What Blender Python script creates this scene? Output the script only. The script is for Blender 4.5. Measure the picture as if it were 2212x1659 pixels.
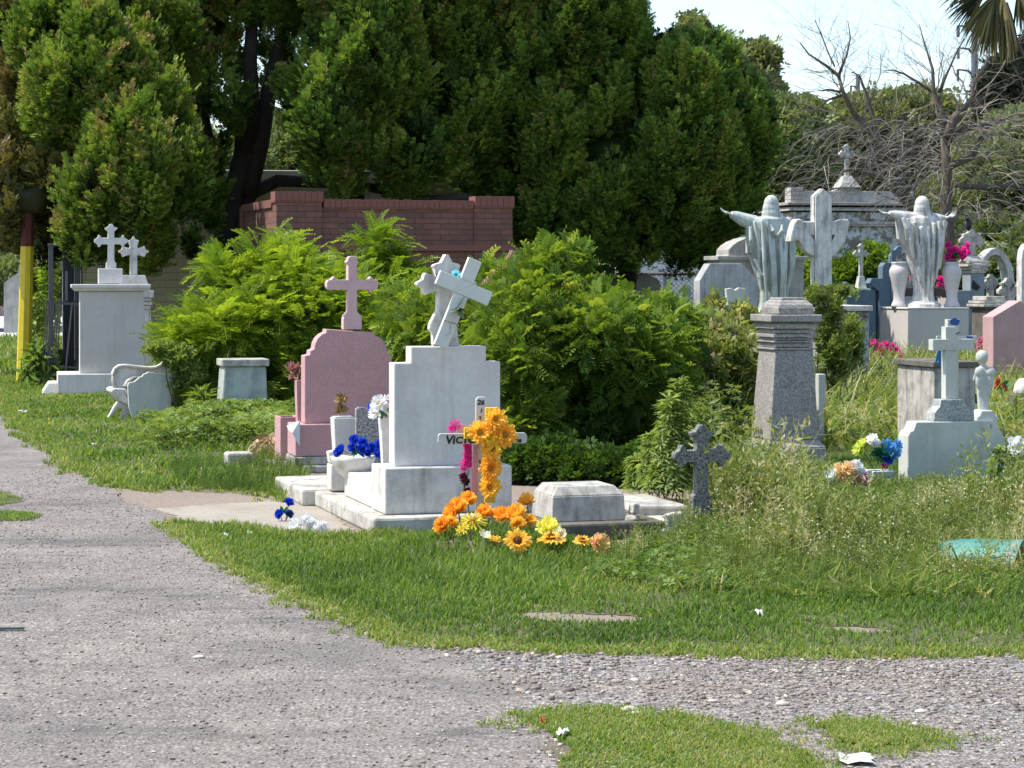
import bpy, bmesh, math, random
import numpy as np
from mathutils import Vector, Matrix

# ------------------------------------------------------------------ camera, sky, sun, exposure
for _o in list(bpy.data.objects): bpy.data.objects.remove(_o)
SC = bpy.context.scene
COL = SC.collection
cam_d = bpy.data.cameras.new('camera'); cam = bpy.data.objects.new('camera', cam_d); COL.objects.link(cam)
cam.location = (0, 0, 1.6); cam.rotation_euler = (math.radians(90), 0, 0)
cam_d.sensor_width = 36; cam_d.lens = 79.75; cam_d.shift_y = -0.1037
cam_d.clip_start = 0.1; cam_d.clip_end = 3000
SC.camera = cam
SUN_EL, SUN_AZ = 59.0, math.atan2(-0.05, -1.0)     # direction towards the sun, from +X counter-clockwise
W = bpy.data.worlds.new('World'); SC.world = W; W.use_nodes = True
_n = W.node_tree.nodes; _l = W.node_tree.links
for x in list(_n): _n.remove(x)
sky = _n.new('ShaderNodeTexSky'); sky.sky_type = 'NISHITA'; sky.sun_disc = False
sky.sun_elevation = math.radians(SUN_EL); sky.sun_rotation = math.pi/2 - SUN_AZ
sky.altitude = 0; sky.air_density = 1.0; sky.dust_density = 0.9; sky.ozone_density = 1.4
bg = _n.new('ShaderNodeBackground'); bg.inputs[1].default_value = 0.15
wo = _n.new('ShaderNodeOutputWorld'); _l.new(sky.outputs[0], bg.inputs[0]); _l.new(bg.outputs[0], wo.inputs[0])
sun_d = bpy.data.lights.new('sun', 'SUN'); sun_d.energy = 3.7; sun_d.angle = math.radians(0.5); sun_d.color = (1, .955, .88)
sun = bpy.data.objects.new('sun', sun_d); COL.objects.link(sun)
_el = math.radians(SUN_EL)
sdir = Vector((math.cos(_el)*math.cos(SUN_AZ), math.cos(_el)*math.sin(SUN_AZ), math.sin(_el)))
sun.rotation_euler = sdir.to_track_quat('Z', 'Y').to_euler(); sun.location = (-8, 10, 20)
SC.view_settings.view_transform = 'Standard'; SC.view_settings.look = 'None'
SC.view_settings.exposure = 0.92; SC.view_settings.gamma = 1.0
SC.render.engine = 'CYCLES'
SC.cycles.max_bounces = 8; SC.cycles.diffuse_bounces = 3; SC.cycles.glossy_bounces = 2
SC.cycles.transmission_bounces = 4; SC.cycles.transparent_max_bounces = 4

rng = np.random.default_rng(7); random.seed(7)
R = math.radians
A0 = R(16)                                          # the graves stand in rows turned by this much
K, CX, HY, CH = 4900., 1106., 600., 1.6             # survey of the photograph: focal length and eye level
def X(px, d): return (px-CX)/K*d
def Z(py, d): return CH-(py-HY)/K*d
def D(py): return CH*K/(py-HY)
def G(px, py): d = D(py); return (X(px, d), d)

# ------------------------------------------------------------------ materials
MATS = {}
def newmat(name):
    m = bpy.data.materials.new(name); m.use_nodes = True
    nt = m.node_tree; nt.nodes.clear()
    out = nt.nodes.new('ShaderNodeOutputMaterial'); b = nt.nodes.new('ShaderNodeBsdfPrincipled')
    nt.links.new(b.outputs[0], out.inputs[0])
    return m, nt, b, out
def nd(nt, t, **kw):
    n = nt.nodes.new(t)
    for k, v in kw.items():
        if k.startswith('i_'):
            n.inputs[int(k[2:]) if k[2:].isdigit() else k[2:]].default_value = v
        else: setattr(n, k, v)
    return n
def ramp(nt, fac, stops, interp='LINEAR'):
    r = nt.nodes.new('ShaderNodeValToRGB'); r.color_ramp.interpolation = interp
    e = r.color_ramp.elements
    while len(e) < len(stops): e.new(0.5)
    for i, (p, c) in enumerate(stops):
        e[i].position = p; e[i].color = (c, c, c, 1) if not isinstance(c, tuple) else (*c, 1)
    nt.links.new(fac, r.inputs[0]); return r
def noise(nt, vec, scale, detail=4, rough=.55, w=None):
    n = nd(nt, 'ShaderNodeTexNoise'); n.inputs['Scale'].default_value = scale
    n.inputs['Detail'].default_value = detail; n.inputs['Roughness'].default_value = rough
    nt.links.new(vec, n.inputs['Vector']); return n.outputs[0]
def coords(nt, kind='Object', scale=(1,1,1)):
    tc = nd(nt, 'ShaderNodeTexCoord'); mp = nd(nt, 'ShaderNodeMapping'); mp.inputs['Scale'].default_value = scale
    nt.links.new(tc.outputs[kind], mp.inputs[0]); return mp.outputs[0]
def mixc(nt, fac, a, b, mode='MIX'):
    m = nd(nt, 'ShaderNodeMix', data_type='RGBA', blend_type=mode)
    for i, v in ((0, fac), (6, a), (7, b)):
        if isinstance(v, (int, float)): m.inputs[i].default_value = v
        elif isinstance(v, tuple): m.inputs[i].default_value = (*v, 1)
        else: nt.links.new(v, m.inputs[i])
    return m.outputs[2]
def bump(nt, b, h, strength=.4, dist=.01):
    bp = nd(nt, 'ShaderNodeBump'); bp.inputs['Strength'].default_value = strength; bp.inputs['Distance'].default_value = dist
    nt.links.new(h, bp.inputs['Height']); nt.links.new(bp.outputs[0], b.inputs['Normal'])

def stone(name, col, dirt=(.12,.11,.09), amt=.35, streak=.3, rough=.85, scale=3., bumps=.3, crack=0., grain=0., patch=None, pamt=.5):
    """painted / weathered masonry: blotches, rain streaks, grain, hairline cracks, flaked patches"""
    if name in MATS: return MATS[name]
    m, nt, b, out = newmat(name); L = nt.links
    v = coords(nt)
    big = noise(nt, v, scale, 6, .65)
    c = mixc(nt, ramp(nt, big, [(.42, 0.), (.78, amt)]).outputs[0], col, dirt)
    fine = noise(nt, v, scale*14, 4, .7)
    c = mixc(nt, .22, c, ramp(nt, fine, [(.25, .35), (.75, 1.)]).outputs[0], 'MULTIPLY')
    if streak > 0:
        sv = coords(nt, 'Object', (16, 16, 1.3)); st = noise(nt, sv, 1., 5, .6)
        c = mixc(nt, ramp(nt, st, [(.5, 0.), (.8, streak)]).outputs[0], c, dirt)
    if patch:
        pn = noise(nt, v, scale*1.6, 8, .75)
        c = mixc(nt, ramp(nt, pn, [(1-pamt-.03, 0.), (1-pamt+.03, 1.)]).outputs[0], c, patch)
    if grain > 0:
        g = nd(nt, 'ShaderNodeTexVoronoi'); g.inputs['Scale'].default_value = 95; L.new(v, g.inputs['Vector'])
        g2 = noise(nt, v, 60, 3, .8)
        c = mixc(nt, ramp(nt, g2, [(.42, grain), (.56, 0.)]).outputs[0], c, (.03,.032,.03))
        c = mixc(nt, ramp(nt, g.outputs['Distance'], [(.0, grain*.8), (.25, 0.)]).outputs[0], c, (.6,.6,.57))
    h = fine
    if crack > 0:
        w = noise(nt, v, 4, 5, .7)
        vv = nd(nt, 'ShaderNodeVectorMath', operation='ADD'); L.new(v, vv.inputs[0])
        ws = nd(nt, 'ShaderNodeVectorMath', operation='SCALE'); ws.inputs[3].default_value = .8
        nn = nd(nt, 'ShaderNodeTexNoise'); nn.inputs['Scale'].default_value = 3.; nn.inputs['Detail'].default_value = 5; L.new(v, nn.inputs['Vector'])
        L.new(nn.outputs['Color'], ws.inputs[0]); L.new(ws.outputs[0], vv.inputs[1])
        vo = nd(nt, 'ShaderNodeTexVoronoi', feature='DISTANCE_TO_EDGE'); vo.inputs['Scale'].default_value = 1.7; L.new(vv.outputs[0], vo.inputs['Vector'])
        gate = ramp(nt, noise(nt, v, 2.1, 3), [(.56, 0.), (.64, 1.)]).outputs[0]
        ln = ramp(nt, vo.outputs['Distance'], [(0., crack*.7), (.0045, 0.)]).outputs[0]
        c = mixc(nt, mixc(nt, 1., ln, gate, 'MULTIPLY'), c, (.04,.037,.033))
    L.new(c, b.inputs['Base Color']); b.inputs['Roughness'].default_value = rough
    b.inputs['Specular IOR Level'].default_value = .25
    bump(nt, b, h, bumps, .006)
    MATS[name] = m; return m

def flat(name, col, rough=.6, metal=0., spec=.4, trans=0., var=.15):
    if name in MATS: return MATS[name]
    m, nt, b, out = newmat(name)
    v = coords(nt); n = noise(nt, v, 9, 4)
    dark = tuple(x*(1-var*2) for x in col)
    c = mixc(nt, n, col, dark); nt.links.new(c, b.inputs['Base Color'])
    b.inputs['Roughness'].default_value = rough; b.inputs['Metallic'].default_value = metal
    b.inputs['Specular IOR Level'].default_value = spec
    if trans > 0:
        tr = nd(nt, 'ShaderNodeBsdfTranslucent'); nt.links.new(c, tr.inputs[0])
        mx = nd(nt, 'ShaderNodeMixShader'); mx.inputs[0].default_value = trans
        nt.links.new(b.outputs[0], mx.inputs[1]); nt.links.new(tr.outputs[0], mx.inputs[2]); nt.links.new(mx.outputs[0], out.inputs[0])
    MATS[name] = m; return m

def leafm(name, stops, trans=.35, tcol=(1.25, 1.15, .5), rough=.5, spec=.25):
    """foliage: colour picked per leaf by its own 'tint' value"""
    if name in MATS: return MATS[name]
    m, nt, b, out = newmat(name)
    a = nd(nt, 'ShaderNodeAttribute', attribute_name='tint')
    r = ramp(nt, a.outputs['Fac'], stops).outputs[0]
    nt.links.new(r, b.inputs['Base Color']); b.inputs['Roughness'].default_value = rough; b.inputs['Specular IOR Level'].default_value = spec
    tr = nd(nt, 'ShaderNodeBsdfTranslucent'); tc = mixc(nt, 1., r, tcol, 'MULTIPLY')
    nt.links.new(tc, tr.inputs[0])
    mx = nd(nt, 'ShaderNodeMixShader'); mx.inputs[0].default_value = trans
    nt.links.new(b.outputs[0], mx.inputs[1]); nt.links.new(tr.outputs[0], mx.inputs[2]); nt.links.new(mx.outputs[0], out.inputs[0])
    MATS[name] = m; return m

def brickm(name, c1, c2, mortar, bw=.26, bh=.083, ms=.006, amt=.3):
    if name in MATS: return MATS[name]
    m, nt, b, out = newmat(name); L = nt.links
    tc = nd(nt, 'ShaderNodeTexCoord'); sx = nd(nt, 'ShaderNodeSeparateXYZ'); L.new(tc.outputs['Object'], sx.inputs[0])
    ad = nd(nt, 'ShaderNodeMath', operation='ADD'); L.new(sx.outputs[0], ad.inputs[0]); L.new(sx.outputs[1], ad.inputs[1])
    cb = nd(nt, 'ShaderNodeCombineXYZ'); L.new(ad.outputs[0], cb.inputs[0]); L.new(sx.outputs[2], cb.inputs[1])
    br = nd(nt, 'ShaderNodeTexBrick'); L.new(cb.outputs[0], br.inputs[0])
    br.inputs['Scale'].default_value = 1; br.inputs['Brick Width'].default_value = bw; br.inputs['Row Height'].default_value = bh
    br.inputs['Mortar Size'].default_value = ms; br.inputs['Mortar Smooth'].default_value = .2; br.inputs['Bias'].default_value = 0
    br.inputs['Color1'].default_value = (*c1, 1); br.inputs['Color2'].default_value = (*c2, 1); br.inputs['Mortar'].default_value = (*mortar, 1)
    n = noise(nt, tc.outputs['Object'], 2.5, 6, .7)
    c = mixc(nt, ramp(nt, n, [(.4, 0.), (.75, amt)]).outputs[0], br.outputs[0], tuple(x*.45 for x in c1))
    n2 = noise(nt, tc.outputs['Object'], 40, 4, .7)
    c = mixc(nt, .35, c, ramp(nt, n2, [(.3, .4), (.7, 1.)]).outputs[0], 'MULTIPLY')
    L.new(c, b.inputs['Base Color']); b.inputs['Roughness'].default_value = .9
    inv = nd(nt, 'ShaderNodeMath', operation='SUBTRACT'); inv.inputs[0].default_value = 1; L.new(br.outputs['Fac'], inv.inputs[1])
    bump(nt, b, inv.outputs[0], .6, .008)
    MATS[name] = m; return m

# ------------------------------------------------------------------ mesh building
class MB:
    def __init__(s): s.v = []; s.f = []
    def add(s, vs, fs):
        o = len(s.v); s.v += [tuple(p) for p in vs]; s.f += [tuple(i+o for i in f) for f in fs]; return s
    def box(s, x0, x1, y0, y1, z0, z1):
        return s.taper(x0, x1, y0, y1, z0, x0, x1, y0, y1, z1)
    def taper(s, x0, x1, y0, y1, z0, a0, a1, b0, b1, z1):
        return s.add([(x0,y0,z0),(x1,y0,z0),(x1,y1,z0),(x0,y1,z0),(a0,b0,z1),(a1,b0,z1),(a1,b1,z1),(a0,b1,z1)],
                     [(0,3,2,1),(4,5,6,7),(0,1,5,4),(1,2,6,5),(2,3,7,6),(3,0,4,7)])
    def prism(s, pts, y0, y1):
        n = len(pts); ar = sum(pts[i][0]*pts[(i+1)%n][1]-pts[(i+1)%n][0]*pts[i][1] for i in range(n))
        if ar < 0: pts = pts[::-1]
        vs = [(x, y0, z) for x, z in pts]+[(x, y1, z) for x, z in pts]
        fs = [tuple(range(n)), tuple(range(2*n-1, n-1, -1))]+[(i, i+n, (i+1)%n+n, (i+1)%n) for i in range(n)]
        return s.add(vs, fs)
    def lathe(s, prof, c=(0,0,0), n=20, cap=True, sx=1., sy=1., fn=None):
        vs = []; fs = []
        for k, (r, z) in enumerate(prof):
            for i in range(n):
                t = 2*math.pi*i/n; q = r*(fn(t, k/(len(prof)-1)) if fn else 1)
                vs.append((c[0]+q*math.cos(t)*sx, c[1]+q*math.sin(t)*sy, c[2]+z))
        for k in range(len(prof)-1):
            for i in range(n):
                j = (i+1) % n; fs.append((k*n+i, k*n+j, (k+1)*n+j, (k+1)*n+i))
        if cap: fs.append(tuple(range(n-1, -1, -1))); fs.append(tuple((len(prof)-1)*n+i for i in range(n)))
        return s.add(vs, fs)
    def tube(s, pts, rad, n=8, flat=1.):
        pts = [Vector(p) for p in pts]; vs = []; fs = []
        if not hasattr(rad, '__len__'): rad = [rad]*len(pts)
        ref = Vector((0,0,1)) if abs((pts[-1]-pts[0]).normalized().z) < .9 else Vector((0,1,0))
        for k, p in enumerate(pts):
            t = (pts[min(k+1, len(pts)-1)]-pts[max(k-1, 0)]).normalized()
            u = t.cross(ref).normalized(); w = u.cross(t).normalized()
            for i in range(n):
                a = 2*math.pi*i/n; vs.append(p+u*rad[k]*math.cos(a)+w*rad[k]*flat*math.sin(a))
        for k in range(len(pts)-1):
            for i in range(n):
                j = (i+1) % n; fs.append((k*n+i, k*n+j, (k+1)*n+j, (k+1)*n+i))
        fs.append(tuple(range(n-1, -1, -1))); fs.append(tuple((len(pts)-1)*n+i for i in range(n)))
        return s.add(vs, fs)
    def ball(s, c, r, n=10, m=7, sc=(1,1,1)):
        prof = [(r*math.sin(math.pi*k/(m-1)) if 0 < k < m-1 else r*.02, -r*math.cos(math.pi*k/(m-1))) for k in range(m)]
        b = MB().lathe(prof, (0,0,0), n); vs = [(c[0]+x*sc[0], c[1]+y*sc[1], c[2]+z*sc[2]) for x, y, z in b.v]
        return s.add(vs, b.f)
    def xf(s, M):
        s.v = [tuple(M @ Vector(p)) for p in s.v]; return s
    def build(s, name, mat, parent=None, bevel=0., smooth=False, jitter=0., remesh=0., sub=0, label=None):
        me = bpy.data.meshes.new(name); me.from_pydata(s.v, [], s.f); me.validate()
        bm = bmesh.new(); bm.from_mesh(me); bmesh.ops.recalc_face_normals(bm, faces=bm.faces); bm.to_mesh(me); bm.free()
        me.materials.append(mat)
        o = bpy.data.objects.new(name, me); COL.objects.link(o); o.parent = parent
        if bevel > 0:
            md = o.modifiers.new('bevel', 'BEVEL'); md.width = bevel; md.segments = 2; md.limit_method = 'ANGLE'; md.angle_limit = R(35)
        if remesh > 0:
            md = o.modifiers.new('remesh', 'REMESH'); md.mode = 'VOXEL'; md.voxel_size = remesh; md.use_smooth_shade = True
            sm = o.modifiers.new('smooth', 'SMOOTH'); sm.factor = .5; sm.iterations = 3
        if jitter > 0:
            if remesh == 0:
                sb = o.modifiers.new('sub', 'SUBSURF'); sb.subdivision_type = 'SIMPLE'; sb.levels = sb.render_levels = 4
            t = bpy.data.textures.new(name+'_rough', 'CLOUDS'); t.noise_scale = .12; t.noise_depth = 3
            dm = o.modifiers.new('rough', 'DISPLACE'); dm.texture = t; dm.strength = jitter; dm.mid_level = .5; dm.texture_coords = 'LOCAL'
        if smooth:
            for p in me.polygons: p.use_smooth = True
        if label: o['label'] = label
        return o

def thing(name, label, cat, loc=(0,0,0), rz=0., group=None, rot=None):
    o = bpy.data.objects.new(name, None); COL.objects.link(o); o.empty_display_size = .1
    o.location = loc; o.rotation_euler = rot if rot else (0, 0, rz)
    o['label'] = label; o['category'] = cat
    if group: o['group'] = group
    return o
def tag(o, label, cat, group=None, kind=None):
    o['label'] = label; o['category'] = cat
    if group: o['group'] = group
    if kind: o['kind'] = kind
    return o
def struct(o): o['kind'] = 'structure'; return o
class Fr:
    """local frame of a monument whose base centre is seen at (cx, by) from distance d"""
    def __init__(s, cx, d, a=A0, by=None):
        s.cx, s.d, s.a = cx, d, a; s.by = by if by is not None else HY+CH*K/d
        s.s = d/K; s.ca = math.cos(a); s.loc = (X(cx, d), d, Z(s.by, d))
    def x(s, px): return (px-s.cx)*s.s/s.ca
    def z(s, py): return (s.by-py)*s.s
    def P(s, pts): return [(s.x(a), s.z(b)) for a, b in pts]
    def at(s, px, py, y=0.):           # world point of a local one
        lx = s.x(px); return (s.loc[0]+lx*math.cos(s.a)-y*math.sin(s.a), s.loc[1]+lx*math.sin(s.a)+y*math.cos(s.a), Z(py, s.d))
    def thing(s, name, label, cat, group=None): return thing(name, label, cat, s.loc, s.a, group)

def arm(w, L, st):
    if st == 'flat': return [(w, L), (-w, L)]
    if st == 'bud': h = [(w, L-2.5*w), (1.75*w, L-1.95*w), (1.45*w, L-1.5*w), (1.0*w, L-1.3*w), (1.05*w, L-.8*w), (.8*w, L-.3*w), (.35*w, L)]
    if st == 'pt': h = [(w, L-2.3*w), (1.8*w, L-1.7*w), (1.95*w, L-1.25*w), (1.25*w, L-1.05*w), (.75*w, L-.6*w), (.55*w, L-.1*w), (0.15*w, L)]
    if st == 'star': h = [(w, L-2.6*w), (1.35*w, L-1.5*w), (1.5*w, L-1.25*w), (1.3*w, L-1.05*w), (.6*w, L-.85*w), (.15*w, L)]
    if st == 'round': h = [(w, L-.5*w), (.8*w, L-.15*w), (.4*w, L)]
    return h+[(-a, b) for a, b in h[::-1]]
def crossp(w, up, side, down, st='bud', foot=None, w2=None):
    w2 = w2 or w; p = []
    p += [(-t, u) for t, u in arm(w, up, st)]+[(w, w2)]
    p += [(u, t) for t, u in arm(w2, side, st)]+[(w, -w2)]
    p += [(fx, -fz) for fx, fz in foot]+[(-fx, -fz) for fx, fz in foot[::-1]] if foot else [(w, -down), (-w, -down)]
    p += [(-w, -w2)]+[(-u, -t) for t, u in arm(w2, side, st)]+[(-w, w2)]
    return p

# ------------------------------------------------------------------ vegetation
def frames(g, hint):
    """rotation matrices whose Z column is g and whose Y column is close to hint"""
    g = g/np.linalg.norm(g, axis=1, keepdims=True)
    x = np.cross(hint, g); ln = np.linalg.norm(x, axis=1, keepdims=True); bad = ln[:, 0] < 1e-4
    x[bad] = np.cross(np.array([.3, .5, .1]), g[bad]); x /= np.linalg.norm(x, axis=1, keepdims=True)
    y = np.cross(g, x); return np.stack([x, y, g], axis=2)
def scatter(name, tv, tf, pos, rot, sc, tint, mat, parent=None):
    """one mesh made of many small leaves; tf holds quads"""
    tv = np.asarray(tv, float); tf = np.asarray(tf, int); N = len(pos); n = len(tv)
    sc = np.asarray(sc)
    if sc.ndim == 1: sc = np.repeat(sc[:, None], 3, 1)
    V = np.einsum('nij,nkj->nki', rot, tv[None]*sc[:, None, :])+pos[:, None, :]
    F = tf[None]+(np.arange(N)*n)[:, None, None]
    V = V.reshape(-1, 3); F = F.reshape(-1, 4)
    me = bpy.data.meshes.new(name)
    me.vertices.add(len(V)); me.vertices.foreach_set('co', V.ravel().astype(np.float32))
    me.loops.add(F.size); me.loops.foreach_set('vertex_index', F.ravel().astype(np.int32))
    me.polygons.add(len(F)); me.polygons.foreach_set('loop_start', (np.arange(len(F))*4).astype(np.int32))
    try: me.polygons.foreach_set('loop_total', np.full(len(F), 4, np.int32))
    except Exception: pass
    at = me.attributes.new('tint', 'FLOAT', 'POINT'); at.data.foreach_set('value', np.repeat(tint, n).astype(np.float32))
    me.update(calc_edges=True)
    me.materials.append(mat); o = bpy.data.objects.new(name, me); COL.objects.link(o); o.parent = parent
    return o
def t_blade(bend=.35, w=.035):
    v = []; z = [0, .4, .75, 1.]; ww = [w, w*.9, w*.6, w*.1]
    for a, b in zip(z, ww): y = bend*a**2; v += [(-b, y, a*(1-.25*bend*a)), (b, y, a*(1-.25*bend*a))]
    return v, [(0,1,3,2), (2,3,5,4), (4,5,7,6)]
def t_spray(r):
    v = []; f = []
    def leaf(b, d, L, w):
        o = len(v); d = Vector(d).normalized(); n = Vector((d.z, 0, -d.x)); b = Vector(b)
        j = Vector((0, r.uniform(-.06, .06), 0))
        v.extend([tuple(b), tuple(b+d*L*.5+n*w+j), tuple(b+d*L), tuple(b+d*L*.5-n*w-j)]); f.append((o, o+1, o+2, o+3))
    leaf((0,0,0), (r.uniform(-.1,.1),0,1), 1., .07)
    for k in range(4):
        for s in (-1, 1):
            z = .12+.17*k+r.uniform(0,.06); leaf((0, r.uniform(-.08,.08), z), (s*r.uniform(.5,.95), r.uniform(-.5,.5), 1), r.uniform(.32,.5)*(1-.1*k), .075)
    return v, f
def t_pinnate(r, n=9, L=.34, w=.06, droop=.5, fold=.15):
    v = []; f = []
    def P(t): return Vector((0, t*(1-.15*droop*t), -droop*t*t))
    for k in range(n):
        t = .12+.88*k/(n-1)
        for s in (-1, 1):
            b = P(t); l = L*(1-.55*abs(t-.4)); d = Vector((s*1., .35+r.uniform(-.1,.1), -fold+r.uniform(-.15,.15))).normalized()
            m = Vector((0, w, 0)); o = len(v)
            v.extend([tuple(b), tuple(b+d*l*.5+m), tuple(b+d*l), tuple(b+d*l*.5-m)]); f.append((o, o+1, o+2, o+3))
    for k in range(3):
        a, b = P(k/3), P((k+1)/3); o = len(v); w2 = Vector((.012, 0, 0))
        v.extend([tuple(a-w2), tuple(a+w2), tuple(b+w2), tuple(b-w2)]); f.append((o, o+1, o+2, o+3))
    return v, f
def t_leaves(r, n=6, w=.2, spread=1., up=.5):
    v = []; f = []
    for k in range(n):
        a = 2*math.pi*k/n+r.uniform(-.4,.4); d = Vector((math.cos(a)*spread, math.sin(a)*spread, up+r.uniform(-.3,.3))).normalized()
        s = d.cross(Vector((0,0,1))).normalized()*w; L = r.uniform(.7, 1.); b = d*.12
        dr = Vector((0,0,-.15)); o = len(v)
        v.extend([tuple(b), tuple(b+d*L*.5+s), tuple(b+d*L+dr), tuple(b+d*L*.5-s)]); f.append((o, o+1, o+2, o+3))
    return v, f
def t_sprig(r, n=18):
    v = []; f = []
    def q(a, b, w):
        a = Vector(a); b = Vector(b); d = b-a; sd = d.cross(Vector((r.gauss(0,1), r.gauss(0,1), .3))).normalized()*w; o = len(v); m = a+d*.5
        v.extend([tuple(a), tuple(m+sd), tuple(b), tuple(m-sd)]); f.append((o,o+1,o+2,o+3))
    q((0,0,0), (.06,.03,1.), .012)
    for k in range(n):
        z = .2+.75*k/n; a = k*2.4; L = r.uniform(.07,.17)*(1.1-.4*k/n); d = Vector((math.cos(a), math.sin(a), r.uniform(.2,1.1))).normalized()
        b = Vector((.06*z, .03*z, z)); q(b, b+d*L, .013)
        if k % 2: e = b+d*L; q(e, e+Vector((r.gauss(0,.4), r.gauss(0,.4), 1)).normalized()*.06, .012); q(b+d*L*.5, b+d*L*.5+Vector((r.gauss(0,1), r.gauss(0,1), .8)).normalized()*.07, .013)
    return v, f
PR = random.Random(3)
SPRAY, PINN, PINNB = t_spray(PR), t_pinnate(PR, 11, .30, .035, .5), t_pinnate(PR, 7, .42, .09, .45)
LEAVES, HEMP = t_leaves(PR, 7, .2), t_leaves(PR, 8, .085, 1., .35)
SPRIG = t_sprig(PR)
def ell(cx, cy, rx, ry, d, rd): s = d/K; return ((X(cx, d), d, Z(cy, d)), (rx*s, rd, ry*s))
def unit(n):
    u = rng.normal(size=(n, 3)); return u/np.linalg.norm(u, axis=1, keepdims=True)
def shell(ells, n, inner=.75, back=.35, keep=.82):
    """points near the outer surface of a union of ellipsoids; fewer on the side turned away"""
    C = np.array([e[0] for e in ells]); RR = np.array([e[1] for e in ells])
    wgt = np.array([(r[0]*r[2])+(r[1]*r[2]) for r in RR]); wgt /= wgt.sum()
    out_p = []; out_n = []; got = 0
    while got < n:
        m = n; i = rng.choice(len(ells), m, p=wgt); u = unit(m)
        ok = (u[:, 1] < .25) | (rng.random(m) < back); i = i[ok]; u = u[ok]
        fr = 1-(1-inner)*rng.random(len(u))**1.5
        p = C[i]+u*RR[i]*fr[:, None]
        dd = np.linalg.norm((p[:, None]-C[None])/RR[None], axis=2); dd[np.arange(len(p)), i] = 9
        ok = (dd.min(axis=1) > keep*inner/.75 if len(ells) > 1 else np.ones(len(p), bool)) & (p[:, 2] > .02)
        nn = u/RR[i]; nn /= np.linalg.norm(nn, axis=1, keepdims=True)
        out_p.append(p[ok]); out_n.append(nn[ok]); got += ok.sum()
    return np.concatenate(out_p)[:n], np.concatenate(out_n)[:n]
def lump(name, ells, mat, parent, k=.8, amp=.2, seed=0):
    mb = MB()
    for e in ells:
        b = MB().ball((0,0,0), 1., 22, 14); r = random.Random(seed)
        ph = [r.uniform(0, 6) for _ in range(6)]
        vs = []
        for x, y, z in b.v:
            q = k*(1+amp*(math.sin(5*x+ph[0])*math.sin(4.3*z+ph[1])+.5*math.sin(9*y+ph[2])*math.sin(8*z+ph[3])))
            vs.append((e[0][0]+x*e[1][0]*q, e[0][1]+y*e[1][1]*q, max(.01, e[0][2]+z*e[1][2]*q)))
        mb.add(vs, b.f)
    o = mb.build(name, mat, parent, smooth=True)
    a = o.data.attributes.new('tint', 'FLOAT', 'POINT'); a.data.foreach_set('value', np.full(len(o.data.vertices), .1, np.float32))  # one dark tint over the whole lump, painting inner shade into it
    return o
def rnd(a, b, n): return a+(b-a)*rng.random(n)
def conifer(root, ells, nplume, per, mat, size=.15, pr=(.09, .2), core=.74, tint=(.25, .75), corek=True):
    ells = [(c_, tuple(max(q-.3, q*.5) for q in r_)) for c_, r_ in ells]
    cl = []
    for c_, r_ in ells:
        a_, b_, h_ = r_; k_ = int(4*math.pi*((a_*b_)**1.6/3+(a_*h_)**1.6/3+(b_*h_)**1.6/3)**(1/1.6)/.62)+2
        u = unit(k_); u = u[(u[:, 1] < .5) | (rng.random(k_) < .3)]
        for q in u:
            rr_ = rng.uniform(.24, .52)*min(1., .5+.5*min(r_)); o_ = rng.uniform(.82, 1.12)
            cl.append((tuple(np.array(c_)+q*np.array(r_)*o_+np.array([0, 0, .1])), (rr_, rr_, rr_*rng.uniform(1.1, 1.9))))
    nplume = int(nplume*2.3); per = int(per*.5)
    p, n = shell(cl, nplume, .8, .45, .78)
    rp = rnd(*pr, nplume)*(.7+.6*rng.random(nplume)**2)
    pt = np.clip(rng.normal((tint[0]+tint[1])/2, (tint[1]-tint[0])/2.2, nplume)+.16*wig(p[:, 0]+p[:, 1], p[:, 2], 1.7, 3.), 0.05, .93)  # clump tint drifts with position, putting sunlit variety into the leaf colour
    M = nplume*per; i = np.repeat(np.arange(nplume), per)
    u = unit(M); ax = n[i]*.45+np.array([0, 0, 1.])+unit(nplume)[i]*.25; ax /= np.linalg.norm(ax, axis=1, keepdims=True)
    al = np.sum(u*ax, axis=1, keepdims=True); u2 = u+ax*al*1.0                 # stretched along the plume's axis
    fr = rng.random(M)**.4*(1+.45*(rng.random(M) < .12))
    taper = 1-.45*np.clip(al, -1, 1)*(al > 0)
    lat = u-ax*al
    pos = p[i]+(lat*taper+ax*al*1.9)*(rp[i]*fr)[:, None]
    g = ax*1.2+u*.55+n[i]*.25+unit(M)*.38
    hint = u+n[i]*.6+unit(M)*.6
    sc = size*rnd(.6, 1.45, M)
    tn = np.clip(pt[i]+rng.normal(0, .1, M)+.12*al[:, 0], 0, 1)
    br = rng.random(nplume) < .05; tn = np.where(br[i] & (rng.random(M) < .4), .98, tn)
    o = scatter('crown', *SPRAY, pos, frames(g, hint), sc, tn, mat, root)
    if corek: lump('dark_crown_core', ells, mat, root, core-.2, .1)  # solid dark lump standing for the shaded inside of the crown
    return o
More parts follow.
